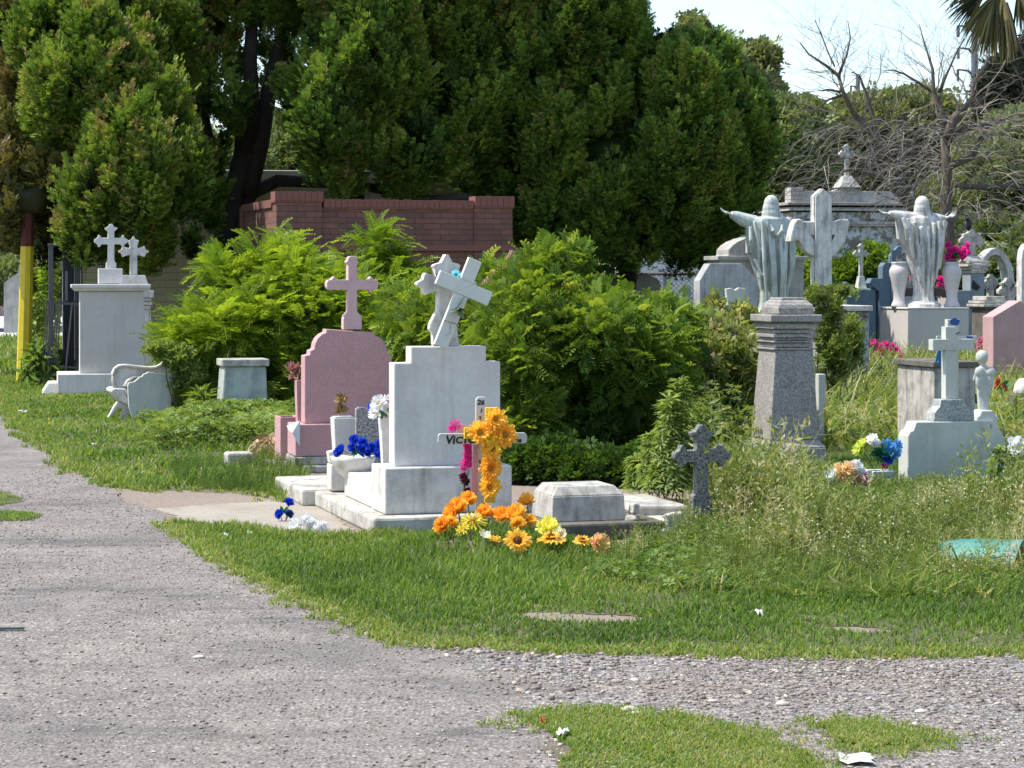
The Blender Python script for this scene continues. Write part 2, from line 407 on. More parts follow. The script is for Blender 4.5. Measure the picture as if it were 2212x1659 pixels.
def leafy(name, ells, n, tmpl, mat, parent, size, droopdir=.2, upb=.35, inner=.35, tint=(.1, .9), back=.6, zup=.35):
    p, nn = shell(ells, n, inner, back, .9)
    p = p+nn*((rng.random(n) < .12)*rng.random(n)*size*.9)[:, None]
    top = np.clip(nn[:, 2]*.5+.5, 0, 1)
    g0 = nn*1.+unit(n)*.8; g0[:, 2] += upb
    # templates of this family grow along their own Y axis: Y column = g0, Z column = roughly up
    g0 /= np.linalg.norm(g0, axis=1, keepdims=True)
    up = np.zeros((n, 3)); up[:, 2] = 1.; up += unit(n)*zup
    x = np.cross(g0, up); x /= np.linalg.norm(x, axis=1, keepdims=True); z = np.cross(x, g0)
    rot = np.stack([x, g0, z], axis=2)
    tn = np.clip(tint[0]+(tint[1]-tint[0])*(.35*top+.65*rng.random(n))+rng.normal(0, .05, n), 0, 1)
    return scatter(name, *tmpl, p, rot, size*rnd(.65, 1.25, n), tn, mat, parent)
def branches(mb, p, d, L, r, depth, rr, spread=.6, up=.1, droop=0., seg=4, kids=(2, 3)):
    """a limb that bends, tapers and forks"""
    pts = [Vector(p)]; dd = Vector(d).normalized()
    for k in range(seg):
        dd = (dd+Vector((rr.gauss(0, .16), rr.gauss(0, .16), rr.gauss(0, .12)+up*.25-droop*.3))).normalized()
        pts.append(pts[-1]+dd*L/seg)
    mb.tube(pts, [r*(1-.5*k/seg) for k in range(seg+1)], 5 if r > .015 else 3)
    if depth > 0:
        for k in range(rr.randint(*kids)):
            t = rr.uniform(.35, 1.) if k else 1.; q = pts[0].lerp(pts[-1], 0); i = min(seg, max(1, int(t*seg))); q = pts[i]
            nd_ = (dd+Vector((rr.gauss(0, spread), rr.gauss(0, spread), rr.gauss(0, spread*.7)))).normalized()
            branches(mb, q, nd_, L*rr.uniform(.55, .8), r*(1-.5*i/seg)*.68, depth-1, rr, spread, up, droop, max(3, seg-1), kids)
def inpoly(px, py, poly):
    r = np.zeros(len(px), bool); n = len(poly); j = n-1
    for i in range(n):
        xi, yi = poly[i]; xj, yj = poly[j]
        c = ((yi > py) != (yj > py)) & (px < (xj-xi)*(py-yi)/(yj-yi+1e-12)+xi); r ^= c; j = i
    return r
def wig(x, y, f=3., s=0.): return np.sin(x*f*1.3+s)*np.sin(y*f+1.7*s)+.5*np.sin(x*f*3.1+2*s+y*f)*np.sin(y*f*2.7-s)

# ------------------------------------------------------------------ shared materials
M_white = stone('white_paint', (.70,.665,.615), (.3,.26,.2), .45, .35, .7, 2.2, .2, .35)
M_white2 = stone('white_paint_worn', (.68,.645,.59), (.17,.145,.11), .75, .6, .8, 5, .35, .8)
M_conc = stone('pale_concrete', (.53,.50,.44), (.07,.065,.06), .9, .8, .9, 6, .6, .9)
M_concd = stone('dark_concrete', (.17,.155,.13), (.04,.037,.03), .8, .6, .95, 4, .6, .9)
M_slab = stone('slab_concrete', (.52,.50,.44), (.2,.17,.13), .8, .3, .9, 4, .7, .7, patch=(.25,.22,.18), pamt=.44)
M_pink = stone('pink_render', (.56,.33,.325), (.36,.21,.2), .4, .2, .9, 4, .5, 0, .16)
M_pinkl = stone('pale_pink_render', (.62,.43,.42), (.36,.22,.2), .5, .25, .9, 5, .4, .3)
M_gran = stone('dark_granite', (.25,.25,.225), (.1,.1,.09), .5, .25, .8, 3, .5, 0, .85)
M_obel = stone('obelisk_granite', (.40,.37,.335), (.15,.14,.125), .5, .3, .85, 4, .4, 0, .5)
M_grey = stone('grey_render', (.46,.45,.42), (.1,.1,.09), .7, .6, .9, 3, .4, .7)
M_marble = stone('weathered_marble', (.68,.665,.62), (.09,.08,.07), .7, .85, .8, 5, .5, 0)
M_verd = stone('bluish_statue', (.53,.58,.54), (.16,.14,.1), .6, .7, .85, 5, .4, 0)
M_pale = stone('pale_green_paint', (.55,.56,.49), (.2,.22,.2), .45, .3, .8, 3.2, .25, .5)
M_blue = stone('blue_grey_paint', (.14,.2,.25), (.06,.08,.1), .5, .3, .7, 3, .2, 0)
M_mold = stone('mouldy_wall', (.42,.42,.4), (.04,.04,.035), .95, .9, .95, 5, .6, 0, 0, (.1,.1,.085), .45)
M_peel = stone('peeling_whitewash', (.66,.68,.68), (.2,.18,.15), .5, .3, .95, 2.2, .5, 0, 0, (.2,.17,.13), .5)
M_bark = stone('dark_bark', (.055,.042,.033), (.02,.016,.013), .7, 0, .95, 6, 1., 0)
M_bark2 = stone('grey_bark', (.14,.115,.09), (.05,.04,.03), .7, 0, .95, 8, .8, 0)
M_twig = flat('dry_twig', (.25,.215,.18), .9)
M_twigl = flat('pale_twig', (.42,.38,.32), .9)
M_stem = flat('green_stem', (.13,.17,.05), .7)
M_black = flat('black_iron', (.018,.02,.025), .5, .3)
M_iron = flat('grey_iron', (.10,.10,.11), .5, .4)
M_brick = brickm('red_brick', (.25,.108,.078), (.165,.08,.064), (.085,.055,.046), amt=.7)
M_brickc = brickm('painted_brick', (.56,.52,.36), (.52,.48,.33), (.36,.33,.22), .4, .13, .008, .3)
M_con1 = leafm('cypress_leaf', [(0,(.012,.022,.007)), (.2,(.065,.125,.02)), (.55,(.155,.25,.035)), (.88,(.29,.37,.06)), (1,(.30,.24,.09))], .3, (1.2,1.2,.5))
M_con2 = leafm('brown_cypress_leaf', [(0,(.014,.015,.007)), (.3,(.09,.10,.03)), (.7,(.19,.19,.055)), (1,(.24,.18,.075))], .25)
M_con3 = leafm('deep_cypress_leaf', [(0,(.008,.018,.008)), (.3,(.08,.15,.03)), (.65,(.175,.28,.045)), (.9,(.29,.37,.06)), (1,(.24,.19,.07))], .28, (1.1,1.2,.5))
M_leuc = leafm('bright_leaf', [(0,(.06,.11,.015)), (.5,(.17,.27,.03)), (1,(.33,.42,.05))], .5, (1.35,1.3,.45))
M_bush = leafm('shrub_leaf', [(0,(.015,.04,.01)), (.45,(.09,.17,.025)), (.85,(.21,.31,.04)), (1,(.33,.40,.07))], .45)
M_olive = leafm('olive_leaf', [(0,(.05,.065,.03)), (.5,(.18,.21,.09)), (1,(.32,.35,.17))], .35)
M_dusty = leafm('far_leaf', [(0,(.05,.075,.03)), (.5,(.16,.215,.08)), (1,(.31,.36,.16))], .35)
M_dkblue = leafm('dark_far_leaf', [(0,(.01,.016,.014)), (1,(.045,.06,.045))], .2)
M_grass = leafm('grass_blade', [(0,(.05,.09,.018)), (.45,(.12,.215,.035)), (.8,(.23,.31,.065)), (1,(.47,.40,.21))], .5, (1.25,1.2,.5))
M_weed = leafm('weed_leaf', [(0,(.05,.09,.02)), (.45,(.16,.22,.05)), (.8,(.29,.33,.11)), (1,(.5,.44,.26))], .4)
M_cover = leafm('broad_cover_leaf', [(0,(.05,.10,.02)), (.5,(.13,.22,.04)), (1,(.26,.34,.09))], .4)
M_straw = leafm('straw', [(0,(.3,.24,.11)), (1,(.5,.42,.24))], .3)
M_hemp = leafm('pale_weed_leaf', [(0,(.06,.12,.025)), (.5,(.17,.26,.05)), (1,(.33,.40,.12))], .4)

def soil():
    m, nt, b, out = newmat('soil'); v = coords(nt)
    n1 = noise(nt, v, .8, 6, .6); n2 = noise(nt, v, 30, 5, .7)
    c = mixc(nt, n1, (.24,.18,.13), (.36,.29,.225)); c = mixc(nt, .85, c, ramp(nt, n2, [(.3,.4),(.7,1.)]).outputs[0], 'MULTIPLY')
    nt.links.new(c, b.inputs[0]); b.inputs['Roughness'].default_value = .95; bump(nt, b, n2, .6, .015); return m
def asphalt():
    m, nt, b, out = newmat('worn_asphalt'); L = nt.links; v = coords(nt)
    vo = nd(nt, 'ShaderNodeTexVoronoi'); vo.inputs['Scale'].default_value = 55; L.new(v, vo.inputs['Vector'])
    vo2 = nd(nt, 'ShaderNodeTexVoronoi'); vo2.inputs['Scale'].default_value = 120; L.new(v, vo2.inputs['Vector'])
    sc_ = nd(nt, 'ShaderNodeSeparateColor'); L.new(vo.outputs['Color'], sc_.inputs[0])
    sc2 = nd(nt, 'ShaderNodeSeparateColor'); L.new(vo2.outputs['Color'], sc2.inputs[0])
    c = ramp(nt, sc_.outputs[0], [(0,(.12,.103,.085)), (.5,(.235,.20,.170)), (.85,(.34,.295,.25)), (1,(.54,.485,.42))]).outputs[0]
    c2 = ramp(nt, sc2.outputs[1], [(0,(.13,.115,.098)), (.6,(.26,.225,.19)), (1,(.42,.37,.315))]).outputs[0]
    c = mixc(nt, .45, c, c2)
    e = ramp(nt, vo.outputs['Distance'], [(.35,0.),(.75,.45)]).outputs[0]; c = mixc(nt, e, c, (.13,.12,.12))
    n = noise(nt, v, .7, 6, .65); c = mixc(nt, ramp(nt, n, [(.46,0.),(.66,.6)]).outputs[0], c, (.125,.113,.10))
    n3 = noise(nt, coords(nt, 'Object', (.5, 2.2, 1)), .9, 6, .7); c = mixc(nt, ramp(nt, n3, [(.54,0.),(.68,.7)]).outputs[0], c, (.09,.082,.076))
    n6 = noise(nt, coords(nt, 'Object', (.22, .9, 1)), 1.3, 8, .75); c = mixc(nt, ramp(nt, n6, [(.56,0.),(.62,.6)]).outputs[0], c, (.075,.07,.066))
    n7 = noise(nt, v, 9, 6, .7); c = mixc(nt, .6, c, ramp(nt, n7, [(.3,.5),(.7,1.)]).outputs[0], 'MULTIPLY')
    n4 = noise(nt, v, 1.7, 4, .6); c = mixc(nt, ramp(nt, n4, [(.5,0.),(.75,.4)]).outputs[0], c, (.36,.31,.26))
    L.new(c, b.inputs[0]); b.inputs['Roughness'].default_value = .93; bump(nt, b, vo.outputs['Distance'], .8, .012); return m
def turf():
    m, nt, b, out = newmat('turf_soil'); v = coords(nt)
    n1 = noise(nt, v, 1.2, 6, .6); n2 = noise(nt, v, 60, 5, .7)
    c = ramp(nt, n1, [(.3,(.07,.085,.03)), (.5,(.13,.12,.055)), (.66,(.22,.18,.12))]).outputs[0]
    c = mixc(nt, .6, c, ramp(nt, n2, [(.3,.3),(.7,1.)]).outputs[0], 'MULTIPLY')
    nt.links.new(c, b.inputs[0]); b.inputs['Roughness'].default_value = .95; bump(nt, b, n2, .8, .02); return m
def track():
    m, nt, b, out = newmat('dirt_and_gravel'); L = nt.links; v = coords(nt)
    vo = nd(nt, 'ShaderNodeTexVoronoi'); vo.inputs['Scale'].default_value = 60; L.new(v, vo.inputs['Vector'])
    sc_ = nd(nt, 'ShaderNodeSeparateColor'); L.new(vo.outputs['Color'], sc_.inputs[0])
    st = ramp(nt, sc_.outputs[0], [(0,(.08,.075,.075)), (.5,(.20,.18,.165)), (1,(.46,.42,.37))]).outputs[0]
    n2 = noise(nt, v, 45, 6, .75); dirt = mixc(nt, .6, mixc(nt, noise(nt, v, 1.6, 5), (.27,.205,.15), (.36,.29,.23)), ramp(nt, n2, [(.3,.45),(.7,1.)]).outputs[0], 'MULTIPLY')
    n1 = noise(nt, coords(nt, 'Object', (.55, 1.6, 1)), 1.1, 7, .7)
    c = mixc(nt, ramp(nt, n1, [(.47,.97),(.70,.35)]).outputs[0], dirt, st); n5 = noise(nt, v, 5, 5, .7)
    c = mixc(nt, .5, c, ramp(nt, n5, [(.3,.5),(.7,1.)]).outputs[0], 'MULTIPLY')
    L.new(c, b.inputs[0]); b.inputs['Roughness'].default_value = .95; bump(nt, b, vo.outputs['Distance'], .9, .014); return m
M_soil, M_asph, M_turf = soil(), asphalt(), turf()

# ------------------------------------------------------------------ ground, road, lawns
def GP(pts): return [G(*p) for p in pts]
g = MB().add([(-260,-40,0),(260,-40,0),(260,520,0),(-260,520,0)], [(0,1,2,3)]); g.v = [(x, y, 0) for x, y, z in g.v]
struct(g.build('ground', M_soil))

def height(x, y):
    mx, my = G(1060, 1195)
    return .13*np.exp(-(((x-mx)/.45)**2+((y-my)/.42)**2))
def sheet(name, polys, cell, z, mat, wob=.05, f=4., s=0., holes=(), lift=True):
    allp = np.array([q for p in polys for q in p]); x0, y0 = allp.min(0)-.3; x1, y1 = allp.max(0)+.3
    nx, ny = int((x1-x0)/cell)+1, int((y1-y0)/cell)+1
    gx, gy = np.meshgrid(x0+np.arange(nx)*cell, y0+np.arange(ny)*cell)
    cx, cy = gx.ravel()+cell/2, gy.ravel()+cell/2
    wx = cx+wob*wig(cx, cy, f, s); wy = cy+wob*wig(cy, cx, f, s+2)
    k = np.zeros(len(cx), bool)
    for p in polys: k |= inpoly(wx, wy, p)
    for p in holes: k &= ~inpoly(wx, wy, p)
    idx = np.nonzero(k)[0]; iy, ix = idx//nx, idx % nx; W1 = nx+1
    vid = np.stack([iy*W1+ix, iy*W1+ix+1, (iy+1)*W1+ix+1, (iy+1)*W1+ix], 1)
    u, inv = np.unique(vid, return_inverse=True); inv = inv.reshape(vid.shape)
    vx = x0+(u % W1)*cell; vy = y0+(u//W1)*cell
    jx = vx+cell*.3*np.sin(vx*91+vy*37); jy = vy+cell*.3*np.sin(vx*53-vy*71)
    vz = z+(height(vx, vy) if lift else .0)
    me = bpy.data.meshes.new(name); me.from_pydata(np.stack([jx, jy, vz+0*vx], 1).tolist(), [], inv.tolist())
    me.materials.append(mat); o = bpy.data.objects.new(name, me); COL.objects.link(o)
    for p_ in me.polygons: p_.use_smooth = True
    return struct(o)
ROAD = [[(-6, 3), (6, 3), (9, 8), *GP([(2600,1425),(2212,1415),(1700,1418),(1250,1408),(950,1398),(850,1390),(790,1345),(700,1315),(600,1275),(500,1225),(430,1172),(375,1125),(330,1100),(270,1085),(225,1040),(140,1000),(90,965),(40,930),(10,880),(-15,830),(-300,800)]), (-14, 20)]]
sheet('road', ROAD, .05, .001, M_asph, .03, 6., 0., lift=False)
struct(MB().add([(-60,110,.004),(-60,62,.004),(-12,62,.004),(-5,110,.004)], [(0,1,2,3)]).build('far_road', stone('far_concrete_road', (.5,.48,.45), (.3,.28,.25), .4, 0, .9, .5, .1)))
SLABP = [GP([(335,1100),(470,1090),(640,1078),(700,1085),(760,1150),(700,1165),(620,1158),(480,1133),(400,1126)])]
sheet('path', SLABP, .04, .003, stone('path_concrete', (.34,.305,.25), (.24,.19,.14), .8, 0, .95, 2.5, .7, patch=(.27,.22,.17), pamt=.42), .02, 7., 1., lift=False)
L_FRONT = GP([(380,1130),(480,1142),(600,1160),(690,1166),(800,1165),(880,1150),(950,1130),(1150,1140),(1330,1185),(1440,1192),(1490,1150),(1520,1080),(1640,1030),(1800,1010),(2300,990),(2700,1000),(2700,1415),(2212,1408),(1900,1412),(1700,1413),(1560,1418),(1450,1405),(1200,1402),(1050,1388),(950,1390),(860,1384),(820,1350),(730,1322),(640,1285),(560,1245),(480,1205),(430,1165)])
L_LEFT = GP([(-10,815),(10,870),(45,930),(110,972),(165,1010),(225,1030),(240,1050),(330,1062),(440,1052),(560,1062),(640,1085),(660,1020),(640,985),(640,900),(560,840),(430,800),(240,790),(120,795),(60,780),(0,775),(-200,760),(-200,810)])
L_BIG = [(-2.9, 22.5), *GP([(640,960),(700,930),(1400,900),(1500,1060),(1800,1020),(2400,1000),(2900,960)]), (14, 30), (16, 60), (-16, 60), (-14, 42), (-7.6, 40), (-6.4, 33)]
L_B1 = GP([(1150,1562),(1240,1545),(1330,1542),(1400,1553),(1500,1570),(1600,1592),(1690,1640),(1740,1675),(1800,1700),(1800,1750),(1100,1750),(1230,1690),(1215,1640),(1190,1600)])
L_B2 = GP([(1770,1572),(1840,1565),(1900,1566),(1980,1585),(2020,1603),(1950,1612),(1880,1622),(1800,1605)])
L_SM1 = GP([(-150,1055),(15,1062),(35,1075),(45,1085),(10,1092),(-150,1095)]); L_SM2 = GP([(-150,1100),(40,1106),(88,1115),(60,1124),(-150,1128)])
BARE = [GP([(1095,1325),(1180,1322),(1300,1330),(1400,1336),(1440,1343),(1300,1346),(1180,1342)]), GP([(1740,1352),(1850,1352),(1960,1362),(1850,1366)])]
L_FARL = [(-60, 36), (-8.1, 36), (-8.3, 61), (-60, 61)]
TRACK = [GP([(900,1392),(1060,1396),(1400,1408),(1700,1418),(2700,1418),(2700,1760),(1260,1760),(1190,1640),(1130,1560),(1150,1500),(1080,1450)])]
sheet('side_track', TRACK, .04, .002, track(), .14, 5., 4., lift=False)
sheet('lawn', [L_FRONT], .04, .003, M_turf, .04, 6., 1., BARE)
sheet('lawn_far_left', [L_LEFT], .05, .003, M_turf, .05, 5., 2.)
sheet('lawn_verge', [L_B1, L_B2, L_SM1, L_SM2], .03, .004, M_turf, .05, 9., 3.)
sheet('lawn_back', [L_BIG], .3, .002, M_turf, .1, 1., 3.)
sheet('lawn_far', [L_FARL], .5, .007, M_turf, .1, 1., 3., lift=False)

def blades(name, label, poly, n, h, w=.035, tint=(.15, .7), bend=.4, holes=(), mat=None, wob=.04, s=1., dens=None, lean=.35, edge=True, cat='grass', zoff=.0):
    p = np.array(poly); x0, y0 = p.min(0); x1, y1 = p.max(0); got = []
    tot = 0
    while tot < n:
        # nearer ground gets more blades, since it shows larger
        x = rnd(x0, x1, n*2); y = rnd(y0, y1, n*2)
        wx = x+wob*wig(x, y, 6., s); wy = y+wob*wig(y, x, 6., s+2); k = inpoly(wx, wy, poly)
        for q in holes: k &= ~(inpoly(wx, wy, q) & (rng.random(len(x)) < .93))
        k &= rng.random(len(x)) < np.clip(.8+.35*wig(x, y, 2.3, s+5), .45, 1)
        if dens is not None: k &= rng.random(len(x)) < dens(x, y)
        k &= np.abs(x/y) < .34 
        got.append(np.stack([x[k], y[k]], 1)); tot += k.sum()
    q = np.concatenate(got)[:n]; n = len(q)
    hh = h(q[:, 0], q[:, 1])*rnd(.55, 1.25, n)
    pos = np.stack([q[:, 0], q[:, 1], height(q[:, 0], q[:, 1])+zoff], 1)
    gdir = np.zeros((n, 3)); gdir[:, 2] = 1; gdir += unit(n)*lean; gdir[:, 2] = np.abs(gdir[:, 2])
    hint = unit(n); hint[:, 2] = 0
    ww = np.clip(hh, .03, .5)
    sc = np.stack([ww*0+w*(.6+1.2*rng.random(n)), hh, hh], 1)
    tn = np.clip(rnd(tint[0], tint[1], n)+.16*wig(q[:, 0], q[:, 1], 1.6, s)+(rng.random(n) < .05)*.35, 0, 1)
    tv, tf = t_blade(bend, 1.)
    o = scatter(name, tv, tf, pos, frames(gdir, hint), sc, tn, mat or M_grass)
    return tag(o, label, cat, kind='stuff')
def fringe(name, label, line, n, spread, h, tint, s, w=.003):
    L_ = np.array(GP(line)); seg = np.linalg.norm(np.diff(L_, axis=0), axis=1); i = rng.choice(len(seg), n, p=seg/seg.sum()); t = rng.random(n)[:, None]
    q = L_[i]*(1-t)+L_[i+1]*t; tu = (rng.random(n)*n/14).astype(int); cen = rng.normal(size=(n, 2))*spread
    q = q[tu % n]+cen[tu % n]+rng.normal(size=(n, 2))*.02
    pos = np.stack([q[:, 0], q[:, 1], np.full(n, .004)], 1); gd = np.zeros((n, 3)); gd[:, 2] = 1; gd += unit(n)*.6; gd[:, 2] = np.abs(gd[:, 2])
    hh = h*rnd(.4, 1.4, n); o = scatter(name, *t_blade(.6, 1.), pos, frames(gd, unit(n)), np.stack([w*(.6+rng.random(n)), hh, hh], 1), np.clip(rnd(tint[0], tint[1], n), 0, 1), M_grass)
    return tag(o, label, 'grass', kind='stuff')
E1 = [(380,1130),(430,1168),(480,1208),(560,1248),(640,1288),(730,1326),(820,1356),(860,1388),(950,1394),(1050,1392),(1200,1406),(1450,1410),(1700,1418),(1900,1416),(2212,1412),(2400,1415)]
fringe('grass', 'loose dry tufts creeping from the front verge onto the gravel', E1, 16000, .07, .030, (.5, 1.), 1)
fringe('grass', 'stray tufts around the lower grass islands', [(1150,1562),(1240,1545),(1330,1542),(1400,1553),(1500,1570),(1600,1592),(1690,1640),(1760,1675)], 9000, .07, .022, (.5, 1.), 2, .0022)
fringe('grass', 'stray tufts around the small grass patch on the track', [(1760,1575),(1840,1565),(1980,1585),(2030,1605),(1950,1615),(1880,1622),(1780,1608)], 3000, .07, .02, (.5, 1.), 3, .0022)
fringe('grass', 'ragged tufts where the left grass meets the road', [(-10,815),(10,870),(45,930),(110,972),(165,1010),(225,1030),(240,1052),(330,1062),(440,1056),(560,1064),(640,1080)], 12000, .10, .05, (.3, 1.), 4, .004)
fringe('grass', 'thin dry tufts on the soil in front of the grave slab', [(480,1142),(600,1160),(690,1166),(800,1163),(880,1150)], 5000, .06, .05, (.3, 1.), 5)
mxm, mym = G(1050, 1225)
def h_front(x, y):
    lush = np.exp(-(((x-mxm)/.6)**2+((y-mym)/.9)**2))
    right = np.clip((y-11.9)/1.2, 0, 1)*np.clip((x-.6)/.8, 0, 1)
    edge = np.clip((y-9.7)/1.6, 0, 1)
    return .025+.02*edge+.055*lush+.09*right+.01*wig(x, y, 4.)
blades('grass', 'short mown grass on the front verge beside the gravel road', L_FRONT, 190000, h_front, .0028, (.1, .7), .5, BARE)
def h_left(x, y): return .05+.09*np.exp(-(((x+1.9)/.9)**2+((y-17.6)/1.0)**2))+.02*wig(x, y, 3.)
blades('grass', 'bright green grass in front of the white bench and tomb', L_LEFT, 70000, h_left, .006, (.25, .8), .5, s=2.)
blades('grass', 'worn yellowish grass islands in the gravel at the bottom of the photo', L_B1, 24000, lambda x, y: .022+.006*wig(x, y, 5.), .0025, (.4, .9), .6, s=3.)
for q_, nn_ in ((L_B2, 10000), (L_SM1, 3000), (L_SM2, 4000)):
    blades('grass', 'small grass island on the gravel road', q_, nn_, lambda x, y: .022+0*x, .0025, (.4, .9), .6, s=3.)
L_RB = GP([(1480,1010),(1640,990),(1800,975),(2300,985),(2700,1000),(2900,840),(2900,740),(1700,720),(1450,760),(1400,900),(1420,1010)])
blades('tall_grass', 'long wild grass with dry stalks between the graves on the right', L_RB, 70000, lambda x, y: np.clip((y-15.)/5., .12, 1)*(.40+.1*wig(x, y, 1.)), .0105, (.25, .95), .9, mat=M_weed, lean=.5, s=4., cat='grass')
blades('tall_grass', 'fresh green long grass behind the white headstone at the right', L_RB, 30000, lambda x, y: np.clip((y-15.)/5., .12, 1)*(.42+.1*wig(x, y, 1.)), .012, (.2, .9), .8, lean=.5, s=15.)
blades('tall_grass', 'wild grass among the stones far back on the right', [(1.5, 29), (12, 29), (14, 48), (1, 48)], 20000, lambda x, y: .5+.1*wig(x, y, 1.), .014, (.3, .9), .8, mat=M_weed, lean=.5, s=5.)
blades('grass', 'sunlit grass by the far concrete road on the left', [(-22, 36), (-7.9, 36), (-8.3, 61), (-22, 61)], 9000, lambda x, y: .15+0*x, .012, (.3, .8), .5, s=6.)

def cover(name, label, poly, n, size, tmpl, mat, h, tint=(.2, .9), s=1., cat='weeds', fade=None, zmin=.02):
    p = np.array(poly); x0, y0 = p.min(0); x1, y1 = p.max(0); got = []; tot = 0
    while tot < n:
        x = rnd(x0, x1, n); y = rnd(y0, y1, n); k = inpoly(x+.08*wig(x, y, 5, s), y+.08*wig(y, x, 5, s+1), poly)
        k &= rng.random(n) < np.clip(.65+.55*wig(x, y, 2.7, s+3), .1, 1)
        if fade: k &= rng.random(n) < np.clip((y-fade[0]+.35*wig(x, y, 1.9, s))/fade[1], .03, 1)
        got.append(np.stack([x[k], y[k]], 1)); tot += k.sum()
    q = np.concatenate(got)[:n]; hh = h(q[:, 0], q[:, 1])
    z = height(q[:, 0], q[:, 1])+zmin+hh*rng.random(n)**.7
    up = np.zeros((n, 3)); up[:, 2] = 1.; up += unit(n)*.55; hint = unit(n)
    tn = np.clip(rnd(tint[0], tint[1], n)+.15*wig(q[:, 0], q[:, 1], 2., s), 0, 1)
    o = scatter(name, *tmpl, np.stack([q[:, 0], q[:, 1], z], 1), frames(up, hint), size*rnd(.5, 1.3, n), tn, mat)
    return tag(o, label, cat, kind='stuff')
C_R = GP([(1490,1200),(1520,1130),(1650,1090),(1900,1090),(2400,1090),(2400,1290),(2212,1290),(2000,1300),(1800,1300),(1600,1292),(1400,1270),(1250,1255),(1350,1215)])
cover('ground_cover', 'leafy green ground cover at the front of the right-hand plots', C_R, 15000, .040, LEAVES, M_cover, lambda x, y: .01+.15*np.clip((y-11.1)/2.2, 0, 1), (.1, .95), fade=(11.2, 1.3), zmin=.008)
def h_weed(x, y):
    r_ = x/y*K+CX; cut = np.interp(r_, [1450, 1520, 1600, 1750, 1785, 1960, 2000, 2150, 2300], [1090, 1110, 1020, 1030, 1105, 1105, 1085, 1085, 1010])
    return np.clip(1.6-(cut-600)/K*y-height(x, y), .03, .42)*np.clip((y-11.2)/2.6, .08, 1)*(1+.35*wig(x, y, 3.))
C_F = GP([(1500,1200),(1500,1100),(1620,1030),(1800,1010),(2400,1010),(2400,1265),(2000,1270),(1750,1250),(1600,1225)])
cover('feathery_weeds', 'pale feathery weeds in front of the obelisk and white headstone', C_F, 11000, .036, HEMP, M_weed, lambda x, y: h_weed(x, y)*.75, (.15, 1.), s=2.)
def sprigs(name, label, poly, n, h, mat, tint, s, cat='weeds', lean=.3, tmpl=None):
    p = np.array(poly); x0, y0 = p.min(0); x1, y1 = p.max(0); got = []; tot = 0
    while tot < n:
        x = rnd(x0, x1, n); y = rnd(y0, y1, n); k = inpoly(x+.1*wig(x, y, 5, s), y+.1*wig(y, x, 5, s+1), poly)
        k &= rng.random(n) < np.clip(.6+.7*wig(x, y, 2.1, s+3), .06, 1)
        got.append(np.stack([x[k], y[k]], 1)); tot += k.sum()
    q = np.concatenate(got)[:n]; hh = h(q[:, 0], q[:, 1])*rnd(.5, 1.35, n)
    up = np.zeros((n, 3)); up[:, 2] = 1.; up += unit(n)*lean
    tn = np.clip(rnd(tint[0], tint[1], n)+.2*wig(q[:, 0], q[:, 1], 2., s), 0, 1)
    o = scatter(name, *(tmpl or SPRIG), np.stack([q[:, 0], q[:, 1], height(q[:, 0], q[:, 1])], 1), frames(up, unit(n)), hh, tn, mat)
    return tag(o, label, cat, kind='stuff')
sprigs('feathery_weeds', 'wispy flowering weeds standing above the ground cover on the right', C_F, 15000, lambda x, y: h_weed(x, y)*.95+.02, M_weed, (.3, 1.), 2.)
blades('tall_grass', 'loose grass growing up through the leafy ground cover at the front right', C_R, 9000, lambda x, y: .10+.05*wig(x, y, 2.), .0035, (.3, 1.), .8, lean=.6, s=12.)
sprigs('feathery_weeds', 'fine pale weeds mixed into the ground cover at the front right', C_R, 7000, lambda x, y: .09+.12*np.clip((y-11.4)/1.5, 0, 1), M_weed, (.2, .9), 13., lean=.5)
SPECK = ([(-.5,0,0),(0,.1,-.4),(.5,0,0),(0,-.1,.4)], [(0,1,2,3)])
def specks(name, label, poly, n, h, size, mat, s):
    p = np.array(poly); x0, y0 = p.min(0); x1, y1 = p.max(0); got = []; tot = 0
    while tot < n:
        x = rnd(x0, x1, n); y = rnd(y0, y1, n); k = inpoly(x, y, poly) & (rng.random(n) < np.clip(.4+.9*wig(x, y, 2.4, s), .03, 1)); got.append(np.stack([x[k], y[k]], 1)); tot += k.sum()
    q = np.concatenate(got)[:n]; z = height(q[:, 0], q[:, 1])+h(q[:, 0], q[:, 1])*rnd(.75, 1.3, n)
    o = scatter(name, *SPECK, np.stack([q[:, 0], q[:, 1], z], 1), frames(unit(n), unit(n)), size*rnd(.5, 1.4, n), rng.random(n), mat); return tag(o, label, 'flowers', kind='stuff')
specks('tiny_weed_flowers', 'tiny cream flowers dotted over the feathery weeds on the right', C_F, 9000, lambda x, y: h_weed(x, y)*1.0+.02, .010, leafm('cream_speck', [(0,(.45,.45,.28)), (1,(.8,.78,.6))], .3), 2.)
sprigs('feathery_weeds', 'taller sparse wild stalks rising out of the weeds on the right', C_F, 700, lambda x, y: h_weed(x, y)*1.35+.10, M_weed, (.45, 1.), 21., lean=.35)
blades('tall_grass', 'dry arching stalks above the weeds on the right', C_F, 1500, lambda x, y: h_weed(x, y)*1.2+.10, .0022, (.75, 1.), .9, mat=M_weed, lean=.5, s=22.)
C_O = GP([(1490,1060),(1560,1090),(1800,1050),(1900,990),(1800,960),(1500,960)])
sprigs('leafy_weeds', 'tall fresh green weeds crowding the foot of the obelisk', C_O, 2600, lambda x, y: np.clip(1.6-(1000-600)/K*y, .1, .42), M_cover, (.3, 1.), 14.)
sprigs('leafy_weeds', 'upright weeds scattered through the ground cover at the front right', C_R, 9000, lambda x, y: .08+.10*np.clip((y-11.6)/1.5, 0, 1), M_cover, (.2, 1.), 5.)
